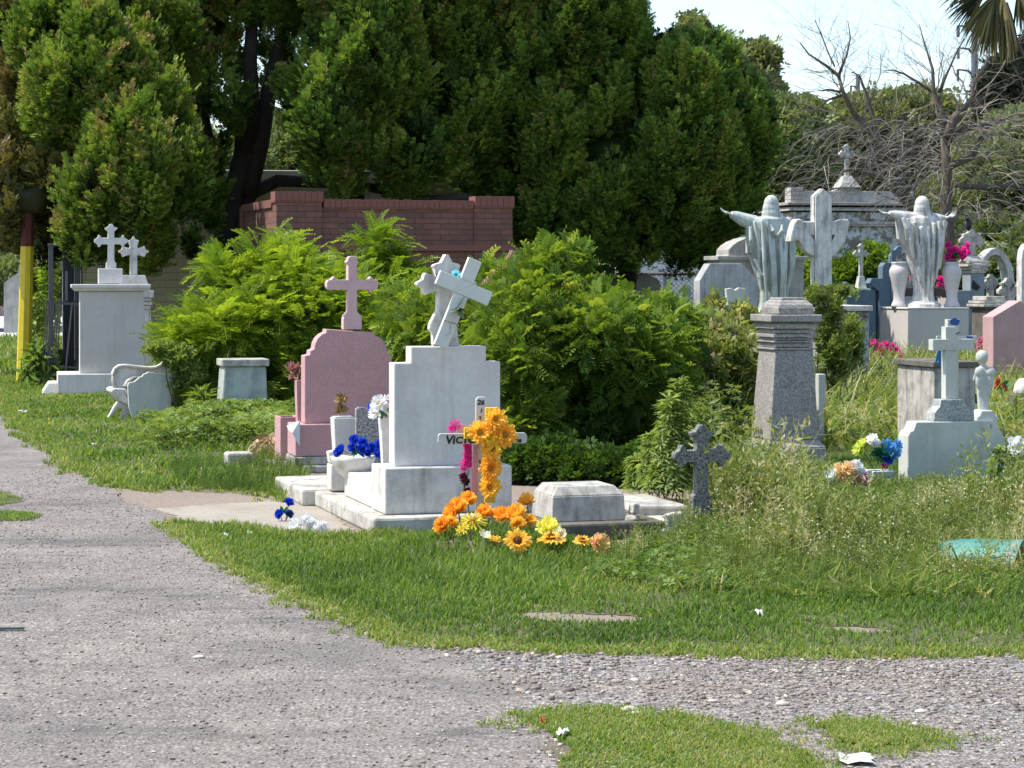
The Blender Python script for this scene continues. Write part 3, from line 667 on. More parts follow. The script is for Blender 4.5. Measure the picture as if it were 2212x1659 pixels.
blades('tall_grass', 'arching coarse grass blades in front of the turquoise drum', GP([(1900,1262),(2300,1262),(2300,1200),(1950,1215)]), 1500, lambda x, y: .15+0*x, .005, (.3, 1.), .9, lean=.7, s=7.)
blades('tall_grass', 'coarse pale grass between the granite cross and the obelisk', GP([(1480,1010),(1660,990),(1660,880),(1500,900)]), 5000, lambda x, y: .55+.15*wig(x, y, 1.), .008, (.3, 1.), .8, mat=M_weed, lean=.6, s=8.)
C_L = GP([(300,940),(450,905),(640,905),(660,985),(560,960),(430,975),(320,975)])
cover('leafy_weeds', 'low leafy weeds in front of the bench and stone block', C_L, 3800, .055, LEAVES, M_hemp, lambda x, y: .20+.06*wig(x, y, 2.), (.1, .9), s=3.)
C_D = GP([(1400,1000),(1480,1090),(1660,1010),(1650,880),(1400,880)])
cover('leafy_weeds', 'tangled weeds behind the small granite cross', C_D, 6000, .055, LEAVES, M_weed, lambda x, y: .55+.2*wig(x, y, 2.), (.1, .9), s=4.)
C_E = GP([(1790,1000),(2300,1000),(2300,800),(1790,800)])
cover('leafy_weeds', 'patchy weeds in the long grass behind the white headstone', C_E, 5000, .05, HEMP, M_weed, lambda x, y: np.clip((y-15.3)/4., .1, 1)*(.4+.1*wig(x, y, 2.)), (.3, 1.), s=5.)

# pebbles
def pebbles(name, label, polys, n, s0, s1, mat, flatk=.55, dens=None):
    b = MB().ball((0,0,0), 1., 6, 4); V = np.array(b.v); 
    F = [f for f in b.f if len(f) == 4]
    got = []; tot = 0; allp = np.array([q for p in polys for q in p]); x0, y0 = allp.min(0); x1, y1 = allp.max(0)
    while tot < n:
        x = rnd(max(x0, -4), min(x1, 5), n*2); y = rnd(max(y0, 7), min(y1, 22), n*2); k = np.zeros(len(x), bool)
        for p in polys: k |= inpoly(x, y, p)
        k &= np.abs(x/y) < .25
        if dens is not None: k &= rng.random(len(x)) < dens(x, y)
        got.append(np.stack([x[k], y[k]], 1)); tot += k.sum()
    q = np.concatenate(got)[:n]; s_ = s0+(s1-s0)*rng.random(n)**5
    sc = np.stack([s_*rnd(.7, 1.6, n), s_*rnd(.7, 1.3, n), s_*flatk*rnd(.6, 1.2, n)], 1)
    up = np.zeros((n, 3)); up[:, 2] = 1; up += unit(n)*.2
    o = scatter(name, V, F, np.stack([q[:, 0], q[:, 1], .004+s_*.1], 1), frames(up, unit(n)), sc, rng.random(n), mat)
    return tag(o, label, 'gravel', kind='stuff')
M_peb = leafm('pebble', [(0,(.12,.10,.082)), (.3,(.22,.182,.148)), (.8,(.33,.275,.222)), (1,(.54,.475,.40))], 0., rough=.85)
GRAVR = GP([(1000,1400),(1200,1408),(1700,1420),(2400,1418),(2400,1750),(1250,1750),(1150,1560),(1180,1500)])
pebbles('gravel', 'loose pebbles spread over the worn road', ROAD, 17000, .0025, .009, M_peb, .4)
pebbles('gravel', 'coarser gravel on the side track at the lower right', [GRAVR], 6500, .0025, .013, M_peb, .45, lambda x, y: np.clip(.4+.7*wig(x, y, 1.5, 2.), .06, 1))
pebbles('gravel', 'crumbled stones along the road edge', [GP([(360,1125),(430,1165),(560,1245),(700,1310),(860,1380),(1050,1392),(1200,1400),(1200,1425),(900,1400),(820,1390),(660,1310),(480,1230),(380,1150)])], 2200, .003, .018, M_peb, .6)
pebbles('gravel', 'loose grey and white stones where the side track leaves the road', [GP([(930,1405),(1500,1415),(1500,1460),(1260,1530),(1080,1500)])], 420, .005, .020, M_peb, .5, lambda x, y: np.clip(.3+.8*wig(x, y, 2.5, 4.), .03, 1))
def rock(px, py, w, h, label, mat, zz=.0):
    x, y = G(px, py); s_ = y/K
    b = MB().ball((0,0,0), 1., 12, 8); r = random.Random(int(px)); ph = [r.uniform(0, 6) for _ in range(3)]
    b.v = [(q*w*s_/2*(1+.15*math.sin(3*q+ph[0])), e*w*s_/2*.8, t*h*s_/2*(1+.2*math.sin(4*q+2*e+ph[1]))+h*s_*.35) for q, e, t in b.v]
    o = b.build('stone', mat, smooth=True); o.location = (x, y, zz); tag(o, label, 'stone', 'stones on the road')
M_rk = stone('river_stone', (.5,.45,.38), (.3,.27,.22), .5, 0, .8, 20, .3)
for a in [(1358,1538,52,14,'flat pale stone at the top edge of the lower grass island'),(1372,1548,34,14,'rounder pale stone just below the flat one by the grass island'),
          (1690,1524,34,12,'pale stone in the side track above the small grass patch'),(1992,1540,30,10,'pale flat stone right of the small grass patch'),(1975,1570,22,12,'small rounded stone on the small grass patch edge'),
          (1540,1517,26,9,'small grey stone in the middle of the side track'),(775,1213,30,8,'flat white stone on the front lawn'),(430,1421,32,7,'pale flat stone sunk in the road on the left')]:
    rock(*a[:4], a[4], M_rk)

# ------------------------------------------------------------------ big structures at the back
def painted_building():
    f = Fr(160, 40, R(8)); t = f.thing('painted_brick_building', 'cream painted brick building in deep shade behind the cypress trees', 'building')
    H_ = f.z(385); w = 9.5
    MB().box(0, w, 0, 5, 0, H_).build('wall', M_brickc, t)
    MB().box(-.12, w+.12, -.12, 5.12, H_+.002, H_+.16).build('roof', flat('white_fascia_and_lit_edge', (.75,.75,.72), .6), t, .01)
    wx0, wx1 = f.x(437), f.x(488)
    fr = MB().box(wx0-.04, wx1+.04, -.035, -.002, f.z(602), f.z(543)).build('window', M_black, t, .004)
    MB().box(wx0, wx1, -.045, -.037, f.z(598), f.z(547)).build('pane', flat('dark_glass', (.01,.012,.014), .1, 0, .8), fr)
    MB().box(-.03, .12, -.03, .3, 0, H_-.01).build('lit_corner_strip', flat('white_fascia_and_lit_edge', (.75,.75,.72)), t)  # white strip painting the sunlit corner edge of the wall
painted_building()

def brick_enclosure():
    f = Fr(598, 33.2); t = f.thing('brick_enclosure', 'dark red brick enclosure wall with raised corner piers under the cypress', 'brick wall')
    x1 = f.x(1104); zc = f.z(429); zp = f.z(413); zb = f.z(532); dep = 3.2; T = .26
    xa, xb = f.x(692), f.x(1022)
    mb = MB()
    mb.box(.02, x1-.02, 0, T, 0, zc-.12)                       # front
    mb.box(.0, T, T+.002, dep, 0, zc-.12); mb.box(x1-T, x1, T+.002, dep, 0, zc-.12); mb.box(T+.002, x1-T-.002, dep-T, dep, 0, zc-.12)
    mb.build('wall', M_brick, t)
    MB().box(-.012, xa, -.03, T+.03, 0, zp-.14).build('pier', M_brick, t)
    MB().box(xb, x1+.012, -.03, T+.03, 0, zp-.16).build('pier', M_brick, t)
    MB().box(-.03, .33, dep-.3, dep+.03, 0, zp-.14).build('pier', M_brick, t)
    mc = [flat('brick_a', (.24,.10,.075), .9), flat('brick_b', (.13,.06,.055), .9), flat('brick_c', (.22,.095,.072), .9)]
    def coping(x0, x1_, z0, z1, y0, y1, name='coping'):
        m_ = MB(); n = max(1, int((x1_-x0)/.085)); wv = (x1_-x0)/n
        for k in range(n):
            j = random.uniform(-.006, .006); m_.box(x0+k*wv+.003, x0+(k+1)*wv-.003, y0+j, y1, z0+.004, z1+j*.6)
        m_.box(x0+.006, x1_-.006, y0+.012, y1-.012, z0-.02, z1-.02)
        m_.build(name, mc[0], t)
    coping(-.04, xa+.02, zp-.14, zp, -.06, T+.05); coping(xa+.03, xb-.01, zc-.12, zc, -.035, T+.03); coping(xb-.0, x1+.04, zp-.2, zp-.04, -.06, T+.05)
    m_ = MB()
    for k in range(18):
        y = T+.06+k*(dep-.45)/18; m_.box(-.03, T, y, y+(dep-.45)/18-.006, zc-.118, zc)
    m_.build('coping', mc[2], t)
    MB().box(-.06, x1+.06, -.065, -.031, zb-.06, zb+.03).build('string_course', mc[2], t, .004)
    MB().box(-.06, -.013, -.03, dep, zb-.06, zb+.03).build('string_course', mc[2], t, .004)
brick_enclosure()

def mausoleum():
    f = Fr(1712, 55, R(12)); t = f.thing('mausoleum', 'old flaking whitewashed mausoleum with moulded parapet and a stone cross on top', 'mausoleum')
    x1 = f.x(1985); M_br = brickm('old_whitewashed_brick', (.62,.58,.52), (.45,.36,.3), (.25,.22,.2), .3, .1, .012, .9)
    zt = f.z(450)
    MB().box(0, x1, 0, 3.4, 0, f.z(470)).build('wall', M_peel, t)
    MB().box(-.02, f.x(1740), -.05, .4, 0, f.z(490)).build('pilaster', M_br, t)
    MB().box(f.x(1790), f.x(1812), -.05, -.002, 0, f.z(500)).build('pilaster', M_br, t)
    for k, (a, b_, q) in enumerate([(488,478,.1),(474,458,.03),(455,447,.12),(443,437,.18)]):
        MB().box(-q, x1+q, -q, 3.4+q, f.z(a), f.z(b_)).build('cornice', M_br if k != 1 else M_peel, t, .01)
    MB().box(-.02, x1, 0, .3, f.z(437)+.002, f.z(412)).build('parapet', M_grey, t, .01)
    MB().box(-.06, f.x(1735), -.03, .4, f.z(437)+.003, f.z(405)).build('parapet', M_br, t, .01)
    MB().prism(f.P([(1775,436),(1790,420),(1810,408),(1835,404),(1850,404),(1868,412),(1880,436)]), .05, .3).build('pediment', M_grey, t, .01)
    cx = f.x(1838)
    MB().taper(cx-.28, cx+.28, -.1, .46, f.z(404)+.002, cx-.1, cx+.1, .08, .28, f.z(378)).build('cross_base', M_grey, t, .01)
    q = crossp(.05, .24, .2, .55, 'pt'); MB().prism([(cx+a, f.z(378)+.54+b_) for a, b_ in q], .12, .22).build('cross', M_marble, t, .01)
    MB().box(f.x(1985), f.x(2075), 1., 3., 0, f.z(500)).build('side_wing', M_peel, t)
mausoleum()
def white_building():
    f = Fr(1330, 58, R(10)); t = f.thing('low_white_building', 'low white rendered building behind the chain link fence beyond the cypress', 'building')
    MB().box(0, f.x(1720), 0, 5, 0, f.z(490)).build('wall', stone('white_render', (.66,.68,.7), (.4,.4,.4), .3, .2, .9, 1.5, .2), t)
    MB().box(-.1, f.x(1720)+.1, -.1, 5.1, f.z(490)+.002, f.z(482)).build('roof', M_grey, t)
    MB().box(f.x(1640), f.x(1668), -.05, -.002, f.z(520), f.z(500)).build('window', M_grey, t)
white_building()
def far_house():
    f = Fr(55, 95, R(5)); t = f.thing('far_house', 'pinkish house front glimpsed behind the yellow post at the far left', 'house')
    MB().box(-4, 3, 0, 6, 0, f.z(545)).build('wall', flat('house_wall', (.5,.35,.3), .9), t)
    MB().prism([(-4.4, f.z(545)), (3.4, f.z(545)), (-.5, f.z(510))], -.4, 6.4).build('roof', flat('clay_roof', (.45,.2,.14), .9), t)
far_house()

def chain_fence():
    d = 46; x0, x1 = X(1300, d), X(1505, d); t = thing('chain_link_fence', 'rusty topped chain link fence in front of the low white building', 'fence', (x0, d, 0))
    L = x1-x0; h = Z(592, d)
    mr = flat('rusty_pipe', (.12,.06,.04), .8); mg = flat('zinc_wire', (.3,.31,.31), .5, .4)
    MB().tube([(0,0,h),(L,0,h)], .03, 6).build('rail', mr, t)
    for k in range(4): MB().tube([(k*L/3, .0, 0), (k*L/3, 0, h+.05)], .035, 6).build('post', mg, t)
    m_ = MB(); s_ = .1; n = int((L+h)/s_)
    for k in range(n):
        a = k*s_
        for sgn in (0, 1):
            p0 = (min(a, L), max(0, a-L)); p1 = (max(0, a-h), min(a, h))
            if sgn: p0, p1 = (L-p0[0], p0[1]), (L-p1[0], p1[1])
            if abs(p0[0]-p1[0]) > .02: m_.tube([(p0[0], .01*sgn, p0[1]), (p1[0], .01*sgn, p1[1])], .006, 3)
    m_.build('mesh_panel', mg, t)
chain_fence()

def power_pole(px, d, top, arms, label, w=.22):
    t = thing('power_pole', label, 'utility pole', (X(px, d), d, 0), group='power poles against the sky')
    h = Z(top, d); mg = flat('far_grey_metal', (.13,.15,.18), .7); md = flat('far_dark_metal', (.07,.08,.1), .7)
    MB().tube([(0,0,0), (0,0,h)], [w, w*.55], 8).build('pole', mg, t)
    for (ax, ay, tip) in arms:
        z = Z(ay, d); x = (ax-px)/K*d
        a = MB().tube([(0, 0, z-.3), (x*.35, 0, z-.05), (x, 0, z)], [w*.3, w*.25, w*.15], 5).build('cross_arm', md, t)
        MB().tube([(x, 0, z), (x, 0, Z(tip, d))], w*.28, 5).build('insulator', md, a)
power_pole(2105, 85, 30, [(2070,55,80),(2070,103,127),(2069,150,175)], 'tall grey power pole with three left arms beside the palm fronds', .2)
power_pole(1853, 120, 160, [(1838,185,198),(1834,205,215)], 'distant power pole rising between the bare trees', .2)

# ------------------------------------------------------------------ trees
def trunk(root, specs, mat, name='trunk', n=10):
    mb = MB()
    for pts, rad in specs: mb.tube([(a-root.location.x, b-root.location.y, c) for a, b, c in pts], rad, n)
    o = mb.build(name, mat, root, smooth=True); return o
def loc_ells(root, ells): return [((e[0][0]-root.location.x, e[0][1]-root.location.y, e[0][2]), e[1]) for e in ells]
def TP(px, py, d): return (X(px, d), d, Z(py, d))
def tree(name, label, px, d, ells, trunks, nplume, per, mat, **kw):
    root = thing(name, label, 'tree', (X(px, d), d, 0), group='cypress trees')
    if trunks: trunk(root, trunks, M_bark)
    conifer(root, loc_ells(root, ells), nplume, per, mat, **kw); return root

tree('cypress_tree', 'brownish cypress at the far left edge, its crown hanging over the yellow post', -60, 37.5,
     [ell(-20,200,230,260,37.5,1.4), ell(0,400,170,170,37,1.1), ell(80,70,180,190,38,1.3), ell(60,330,120,170,36.6,.9), ell(-60,-80,220,160,38,1.3), ell(40,470,80,70,36.6,.5), ell(65,425,115,110,34.3,.6), ell(-10,430,120,130,35.0,.8), ell(120,420,90,100,35.6,.7)],
     [([TP(-60,835,37.5), TP(-55,500,37.5), TP(-30,200,37.5)], [.2,.17,.1])], 560, 110, M_con2, size=.16)
tree('cypress_tree', 'bright green cypress crown bulging over the two white cross tombs', 250, 36,
     [ell(205,260,150,170,34.4,1.0), ell(270,400,170,150,34,1.0), ell(315,330,110,170,34.6,.9), ell(215,470,110,90,34.6,.5), ell(320,500,95,70,34.8,.4), ell(280,545,70,48,35,.35), ell(180,120,140,120,35,1.), ell(300,130,130,120,36,1.)],
     [([TP(260,790,36), TP(255,500,36), TP(230,250,36), TP(220,0,36)], [.18,.15,.1,.06])], 520, 120, M_con1, size=.15, tint=(.3, .8))
tree('cypress_tree', 'many trunked old cypress between the cream building and the brick enclosure', 500, 38,
     [ell(370,10,210,120,38,1.2), ell(420,200,80,120,38.5,.7), ell(445,330,40,90,38,.5), ell(620,20,120,100,38,1.0), ell(440,420,35,80,37.4,.35), ell(500,250,28,34,37,.3), ell(480,-140,420,150,38,2.), ell(455,170,30,60,37.4,.4),
      ell(540,20,110,90,38.4,.8), ell(620,120,75,75,38.4,.6), ell(600,170,50,60,38.8,.4), ell(430,110,100,90,37.8,.8), ell(420,500,30,50,37.3,.3)],
     [([TP(497,790,38), TP(500,620,38), TP(478,520,38), TP(505,420,38), TP(530,330,38)], [.22,.2,.17,.17,.2]),
      ([TP(525,350,38), TP(525,250,38), TP(500,150,38), TP(480,30,38), TP(470,-100,38)], [.16,.13,.1,.08,.05]),
      ([TP(530,340,38), TP(545,250,37.8), TP(540,130,37.6), TP(550,-50,37.5)], [.15,.14,.12,.07]),
      ([TP(535,420,38), TP(560,310,38), TP(580,200,38), TP(600,110,38), TP(640,0,38)], [.16,.17,.14,.11,.07]),
      ([TP(505,450,38), TP(470,380,38), TP(450,290,38), TP(430,170,38)], [.1,.09,.08,.05]),
      ([TP(510,520,38.1), TP(540,420,38.2), TP(600,390,38.2), TP(700,395,38.0), TP(800,405,37.6), TP(930,430,37.4), TP(1020,425,37.2)], [.13,.13,.11,.09,.08,.07,.06])],
     430, 115, M_con3, size=.15)
tree('cypress_tree', 'cypress with pale green plumes spreading over the brick enclosure', 760, 38.6,
     [ell(715,250,105,130,36.4,.9), ell(672,330,70,85,36.4,.7), ell(790,300,130,110,37,.9), ell(770,110,130,130,36.4,.9), ell(830,330,120,95,36.8,.8), ell(720,370,100,55,36.6,.6), ell(900,180,170,190,37.6,1.2), ell(730,20,150,140,37.6,1.2), ell(860,-60,300,150,38,1.6), ell(920,340,120,80,37.4,.8)],
     [([TP(760,780,38.6), TP(770,500,38.6), TP(760,200,38.3), TP(770,0,38)], [.2,.17,.12,.07])], 680, 120, M_con3, size=.15, tint=(.3,.75))
tree('cypress_tree', 'huge dark green domed cypress in the middle with its skirt nearly on the shrubs', 1270, 39.5,
     [ell(1060,170,190,210,38.4,1.4), ell(1160,70,230,180,38.6,1.6), ell(1325,330,310,235,39.4,2.2), ell(1415,240,165,125,39,1.3), ell(1490,330,175,190,39.2,1.4), ell(1380,460,200,125,39,1.3), ell(1200,380,160,160,39,1.2), ell(1100,330,130,120,38.6,.9), ell(1250,520,150,75,39.4,.8), ell(1130,-90,230,160,39,1.8), ell(1330,110,130,120,38.8,1.), ell(1560,310,110,120,39.4,1.), ell(1490,480,100,95,39.6,.9)],
     [([TP(1270,800,39.5), TP(1265,560,39.5), TP(1280,300,39.5)], [.3,.27,.2]), ([TP(1190,800,39.6), TP(1150,540,39.4), TP(1080,400,39)], [.2,.16,.1]), ([TP(1330,800,39.8), TP(1360,560,39.8), TP(1420,400,39.5)], [.2,.16,.1])],
     1450, 125, M_con3, size=.155, core=.8, tint=(.3, .72))

def broad_tree(label, px, d, ells, n, mat, size, tmpl=LEAVES, name='broadleaf_tree', group='trees behind the graves', twig=False, inner=.3):
    root = thing(name, label, 'tree', (X(px, d), d, 0), group=group)
    mb = MB(); rr = random.Random(int(px)); L_ = loc_ells(root, ells)
    for e in L_:
        c = Vector(e[0]); mb.tube([(0,0,0), (c.x*.3, c.y*.3, c.z*.45), tuple(c)], [.18, .11, .04], 6)
        for k in range(4):
            u = Vector((rr.gauss(0,1), rr.gauss(0,1), abs(rr.gauss(0,1)))).normalized(); mb.tube([tuple(c), tuple(c+Vector((u.x*e[1][0], u.y*e[1][1], u.z*e[1][2]))*.8)], [.04, .012], 4)
    mb.build('trunk', M_bark2, root, smooth=True)
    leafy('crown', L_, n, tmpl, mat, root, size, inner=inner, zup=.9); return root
broad_tree('grey green tree showing over the right shoulder of the big cypress', 1560, 62, [ell(1560,170,80,80,62,1.5), ell(1620,220,70,90,62,1.3), ell(1500,80,34,50,62,.6), ell(1530,130,50,60,62,.7), ell(1650,270,60,100,62,1.), ell(1640,130,40,40,62,.7), ell(1680,330,60,90,62,1.)], 9000, M_olive, .26)
broad_tree('green tree just right of the big cypress above the white building', 1680, 60, [ell(1690,330,90,120,60,1.6), ell(1650,420,90,100,60,1.3), ell(1740,300,60,90,60,1.1), ell(1640,520,90,80,60,1.3), ell(1760,400,70,70,60,1.)], 12000, M_dusty, .24)
broad_tree('round olive green tree behind the mausoleum and bare branches', 1900, 66, [ell(1900,300,140,100,66,2.), ell(1980,290,110,100,66,1.8), ell(1830,350,80,90,66,1.4), ell(1950,400,180,90,66,2.)], 13000, M_olive, .26)
broad_tree('yellow green bushy tree behind the pink vases at the right edge', 2150, 58, [ell(2160,400,120,130,58,2.), ell(2080,470,110,100,58,1.5), ell(2210,300,90,70,58,1.4), ell(2150,520,140,80,57,1.3)], 13000, M_dusty, .2)
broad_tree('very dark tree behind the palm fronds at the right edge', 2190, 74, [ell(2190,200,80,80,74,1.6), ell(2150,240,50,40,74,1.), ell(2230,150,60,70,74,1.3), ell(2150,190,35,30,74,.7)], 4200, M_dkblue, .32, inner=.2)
for k, (px, lab) in enumerate([(-60, 'sunlit tree beyond the far road at the left edge'), (60, 'tree beyond the far road behind the yellow post')]):
    broad_tree(lab, px, 70+k*4, [ell(px,560,110,110,70+k*4,2.), ell(px+60,470,100,90,70+k*4,2.), ell(px-20,600,110,50,68,1.5)], 8000, M_dusty, .24, group='trees beyond the far road')
for k, (px, lab) in enumerate([(330, 'pale green tree beyond the cream building on the left'), (590, 'pale green tree seen through the gap beside the old cypress trunks'), (840, 'pale green tree seen between the brick enclosure and the cypress plumes')]):
    broad_tree(lab, px, 62, [ell(px,380,150,110,62,2.), ell(px-40,450,160,80,62,2.), ell(px+50,330,90,90,62,1.5)], 9000, M_dusty, .25, group='trees behind the cream building')
broad_tree('low green bushes filling the back of the graveyard beside the mausoleum', 1640, 52, [ell(1700,590,60,50,50,.8), ell(1640,600,80,40,53,.8), ell(1740,620,60,50,48,.8)], 5000, M_bush, .16, LEAVES, 'background_bush', 'bushes behind the graves')
broad_tree('green bush in front of the flaking mausoleum wall', 1870, 50, [ell(1850,600,60,50,50,.7), ell(1890,570,35,40,50,.5)], 2500, M_bush, .16, LEAVES, 'background_bush', 'bushes behind the graves')
broad_tree('dark hedge mass behind the arch and stone crosses', 2150, 54, [ell(2130,590,140,60,54,1.), ell(2250,560,90,90,54,1.)], 8000, M_dusty, .17, LEAVES, 'background_bush', 'bushes behind the graves')

def bare_tree(label, d, mains, seed, twigs, box, extra=2):
    rr = random.Random(seed); px0 = mains[0][0][0][0]
    root = thing('bare_tree', label, 'tree', (X(px0, d), d, 0), group='bare trees')
    tr = MB(); br = MB(); tw = MB(); ox, oy = root.location.x, d
    for pts, rad in mains:
        P = [Vector((X(a, d)-ox, rr.uniform(-.2,.2), Z(b, d))) for a, b in pts]
        tr.tube(P, rad, 7)
        for k in range(1, len(P)):
            for _ in range(extra):
                t = rr.random(); q = P[k-1].lerp(P[k], t); dd = (P[k]-P[k-1]).normalized()
                nd_ = (dd+Vector((rr.gauss(0,.75), rr.gauss(0,.6), rr.gauss(.1,.5)))).normalized()
                branches(br, q, nd_, rr.uniform(.5, 1.2), rad[k]*.26+.002, 3, rr, .5, .15, .1, 4, (2, 3))
    x0, x1, y0, y1 = box
    for k in range(twigs):
        # drooping dry twigs
        sx, sy = rr.uniform(x0, x1), y0+(y1-y0)*rr.random()**1.2
        p = Vector((X(sx, d)-ox, rr.uniform(-1.2, 1.0), Z(sy, d))); dx = (1 if sx > px0 else -1)*rr.uniform(.1, 1.)
        L = rr.uniform(.3, 1.1); P = [p]; v = Vector((dx, rr.gauss(0,.3), rr.uniform(-.1,.6))).normalized()
        for j in range(4): v = (v+Vector((rr.gauss(0,.15), rr.gauss(0,.1), -.38))).normalized(); P.append(P[-1]+v*L/4)
        (tw if rr.random() < .3 else br).tube(P, [.007,.0065,.006,.005,.003], 3)
    tr.build('trunk', M_bark2, root, smooth=True); br.build('branches', M_twig, root); q_ = tw.build('pale_twigs', M_twigl, root); q_['kind'] = 'stuff'
bare_tree('bare thorny tree with a brown trunk behind the right-hand statue', 44,
    [([(2055,640),(2050,520),(2046,463),(2050,380),(2043,298)], [.16,.14,.125,.10,.09]),
     ([(2043,298),(2035,240),(2017,198),(2015,150),(2005,110),(1997,83),(1990,50)], [.08,.05,.042,.03,.02,.014,.008]),
     ([(2043,298),(2056,258),(2080,235),(2099,218),(2103,180),(2120,150),(2135,125)], [.1,.09,.07,.06,.035,.025,.012]),
     ([(2017,198),(1980,175),(1950,160),(1925,153),(1905,155)], [.03,.025,.02,.014,.008]),
     ([(2050,290),(2100,275),(2150,265),(2200,245),(2240,250)], [.06,.05,.04,.03,.02]),
     ([(2050,360),(2100,340),(2120,300),(2135,270)], [.07,.06,.05,.03]),
     ([(2060,400),(2130,405),(2190,400),(2240,410)], [.06,.05,.04,.03]),
     ([(2030,200),(2045,160),(2070,110),(2080,85)], [.035,.025,.018,.01])], 5, 380, (1900, 2260, 250, 470), 3)
bare_tree('bare leaning tree with forked dead branches above the mausoleum', 46,
    [([(1985,640),(1975,470),(1960,430),(1935,370),(1917,345),(1888,291),(1845,241),(1818,198),(1812,165)], [.11,.10,.09,.085,.075,.07,.055,.04,.035]),
     ([(1812,165),(1800,150),(1779,142),(1750,115),(1726,93)], [.045,.035,.03,.018,.01]),
     ([(1812,165),(1822,140),(1828,120),(1838,80),(1834,43)], [.035,.03,.02,.015,.008]),
     ([(1895,300),(1885,250),(1875,215),(1855,165),(1840,155)], [.05,.045,.035,.02,.01]),
     ([(1818,198),(1790,192),(1770,197)], [.03,.02,.01]),
     ([(1820,205),(1790,215),(1750,245)], [.03,.022,.012]),
     ([(1800,145),(1790,110),(1775,70),(1758,45)], [.02,.016,.012,.008]),
     ([(1965,450),(1900,380),(1840,365),(1790,380)], [.07,.05,.035,.02])], 9, 260, (1740, 2040, 270, 420), 3)

def palm():
    d = 24; root = thing('fan_palm', 'hanging dry fan palm fronds at the top right corner', 'palm tree', (X(2290, d), d, 0))
    MB().tube([(0,0,0), (0.05,0,2.5), (0,0,Z(-60,d))], [.28,.22,.2], 12).build('trunk', M_bark2, root, smooth=True)
    rr = random.Random(4)
    mp = leafm('palm_leaf', [(0,(.02,.025,.012)), (.5,(.08,.085,.03)), (.8,(.22,.17,.07)), (1,(.42,.36,.18))], .25, rough=.6)
    def frond(cx, cy, ang, spread, L, n, tint0):
        c = Vector((X(cx, d)-root.location.x, rr.uniform(-.2,.2), Z(cy, d))); V = []; F = []; T = []
        for k in range(n):
            a = ang+spread*(k/(n-1)-.5)+rr.gauss(0,.03); l = L*rr.uniform(.75, 1.05)*(1-.25*abs(k/(n-1)-.5)); w = .012
            dv = Vector((math.sin(a), rr.gauss(0,.16), -math.cos(a))).normalized(); pts = [c]
            q = c.copy(); v = dv.copy()
            for j in range(4): q = q+v*l/4; pts.append(q.copy()); v = (v+Vector((0,0,-.13))).normalized()
            side = Vector((math.cos(a), .5*rr.gauss(0,1), math.sin(a))).normalized()
            tn = min(1, max(0, tint0+rr.gauss(0,.22))); ws = [w*.7, w*1.1, w, w*.6, w*.1]
            for j in range(4):
                o = len(V); V += [pts[j]-side*ws[j], pts[j]+side*ws[j], pts[j+1]+side*ws[j+1], pts[j+1]-side*ws[j+1]]; F.append((o,o+1,o+2,o+3)); T += [tn]*4
        me = bpy.data.meshes.new('frond'); me.from_pydata([tuple(p) for p in V], [], F); me.materials.append(mp)
        at = me.attributes.new('tint', 'FLOAT', 'POINT'); at.data.foreach_set('value', T)
        o = bpy.data.objects.new('frond', me); COL.objects.link(o); o.parent = root
    for cx, cy, a, sp, L, n, t in [(2150,-12,-.45,1.0,.72,44,.4),(2155,-15,-.15,.9,.75,44,.5),(2160,-12,.1,.7,.78,40,.6),(2165,-10,.0,.6,.72,36,.75),(2140,-25,-.9,.8,.6,30,.25),
                                   (2200,-20,.3,.9,.5,30,.35),(2230,-20,.5,.9,.7,34,.35),(2175,5,.05,.5,.66,30,.7),(2120,-45,-1.2,.7,.55,22,.2),(2260,-10,.2,1.2,.8,40,.5)]:
        frond(cx, cy, a, sp, L, n, t)
    MB().tube([(X(2165,d)-root.location.x,0,Z(-12,d)), (-.1,0,Z(-70,d))], [.02,.03], 6).build('stalk', M_bark2, root)
    MB().tube([(X(2290,d)-root.location.x,0,Z(180,d)), (X(2230,d)-root.location.x,0,Z(150,d)), (X(2185,d)-root.location.x,0,Z(70,d)), (X(2165,d)-root.location.x,0,Z(-12,d))], [.03,.02,.016,.012], 6).build('stalk', M_bark2, root)
palm()

# ------------------------------------------------------------------ shrubs
def shrub(name, label, cat, px, d, ells, n, tmpl, mat, size, stems=(), group=None, inner=.35, tint=(.1,.9), core=None, zup=.35):
    root = thing(name, label, cat, (X(px, d), d, 0), group=group); L_ = loc_ells(root, ells)
    mb = MB(); rr = random.Random(int(px))
    for e in L_:
        for k in range(4):
            c = Vector(e[0]); u = Vector((rr.uniform(-.7,.7)*e[1][0], rr.uniform(-.7,.7)*e[1][1], rr.uniform(0,.8)*e[1][2]))
            q = c+u; b = Vector((q.x*.35+rr.uniform(-.15,.15), q.y*.35, 0)); mb.tube([b, b.lerp(q, .5)+Vector((rr.gauss(0,.04), 0, .06)), q], [.009,.007,.003], 5)
    mb.build('stems', flat('woody_stem', (.07,.065,.035), .9), root)
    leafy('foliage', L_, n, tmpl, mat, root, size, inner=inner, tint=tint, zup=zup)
    if tmpl is PINNB: leafy('foliage', L_, int(n*.7), LEAVES, mat, root, size*.46, inner=max(.2, inner-.1), tint=(min(1, tint[0]+.15), 1.), zup=.9)
    if core: lump('dark_foliage_core', [L_[i] for i in core], mat, root, .72, .12)  # dark lumps stand in for shade in the heart of the shrub
    return root
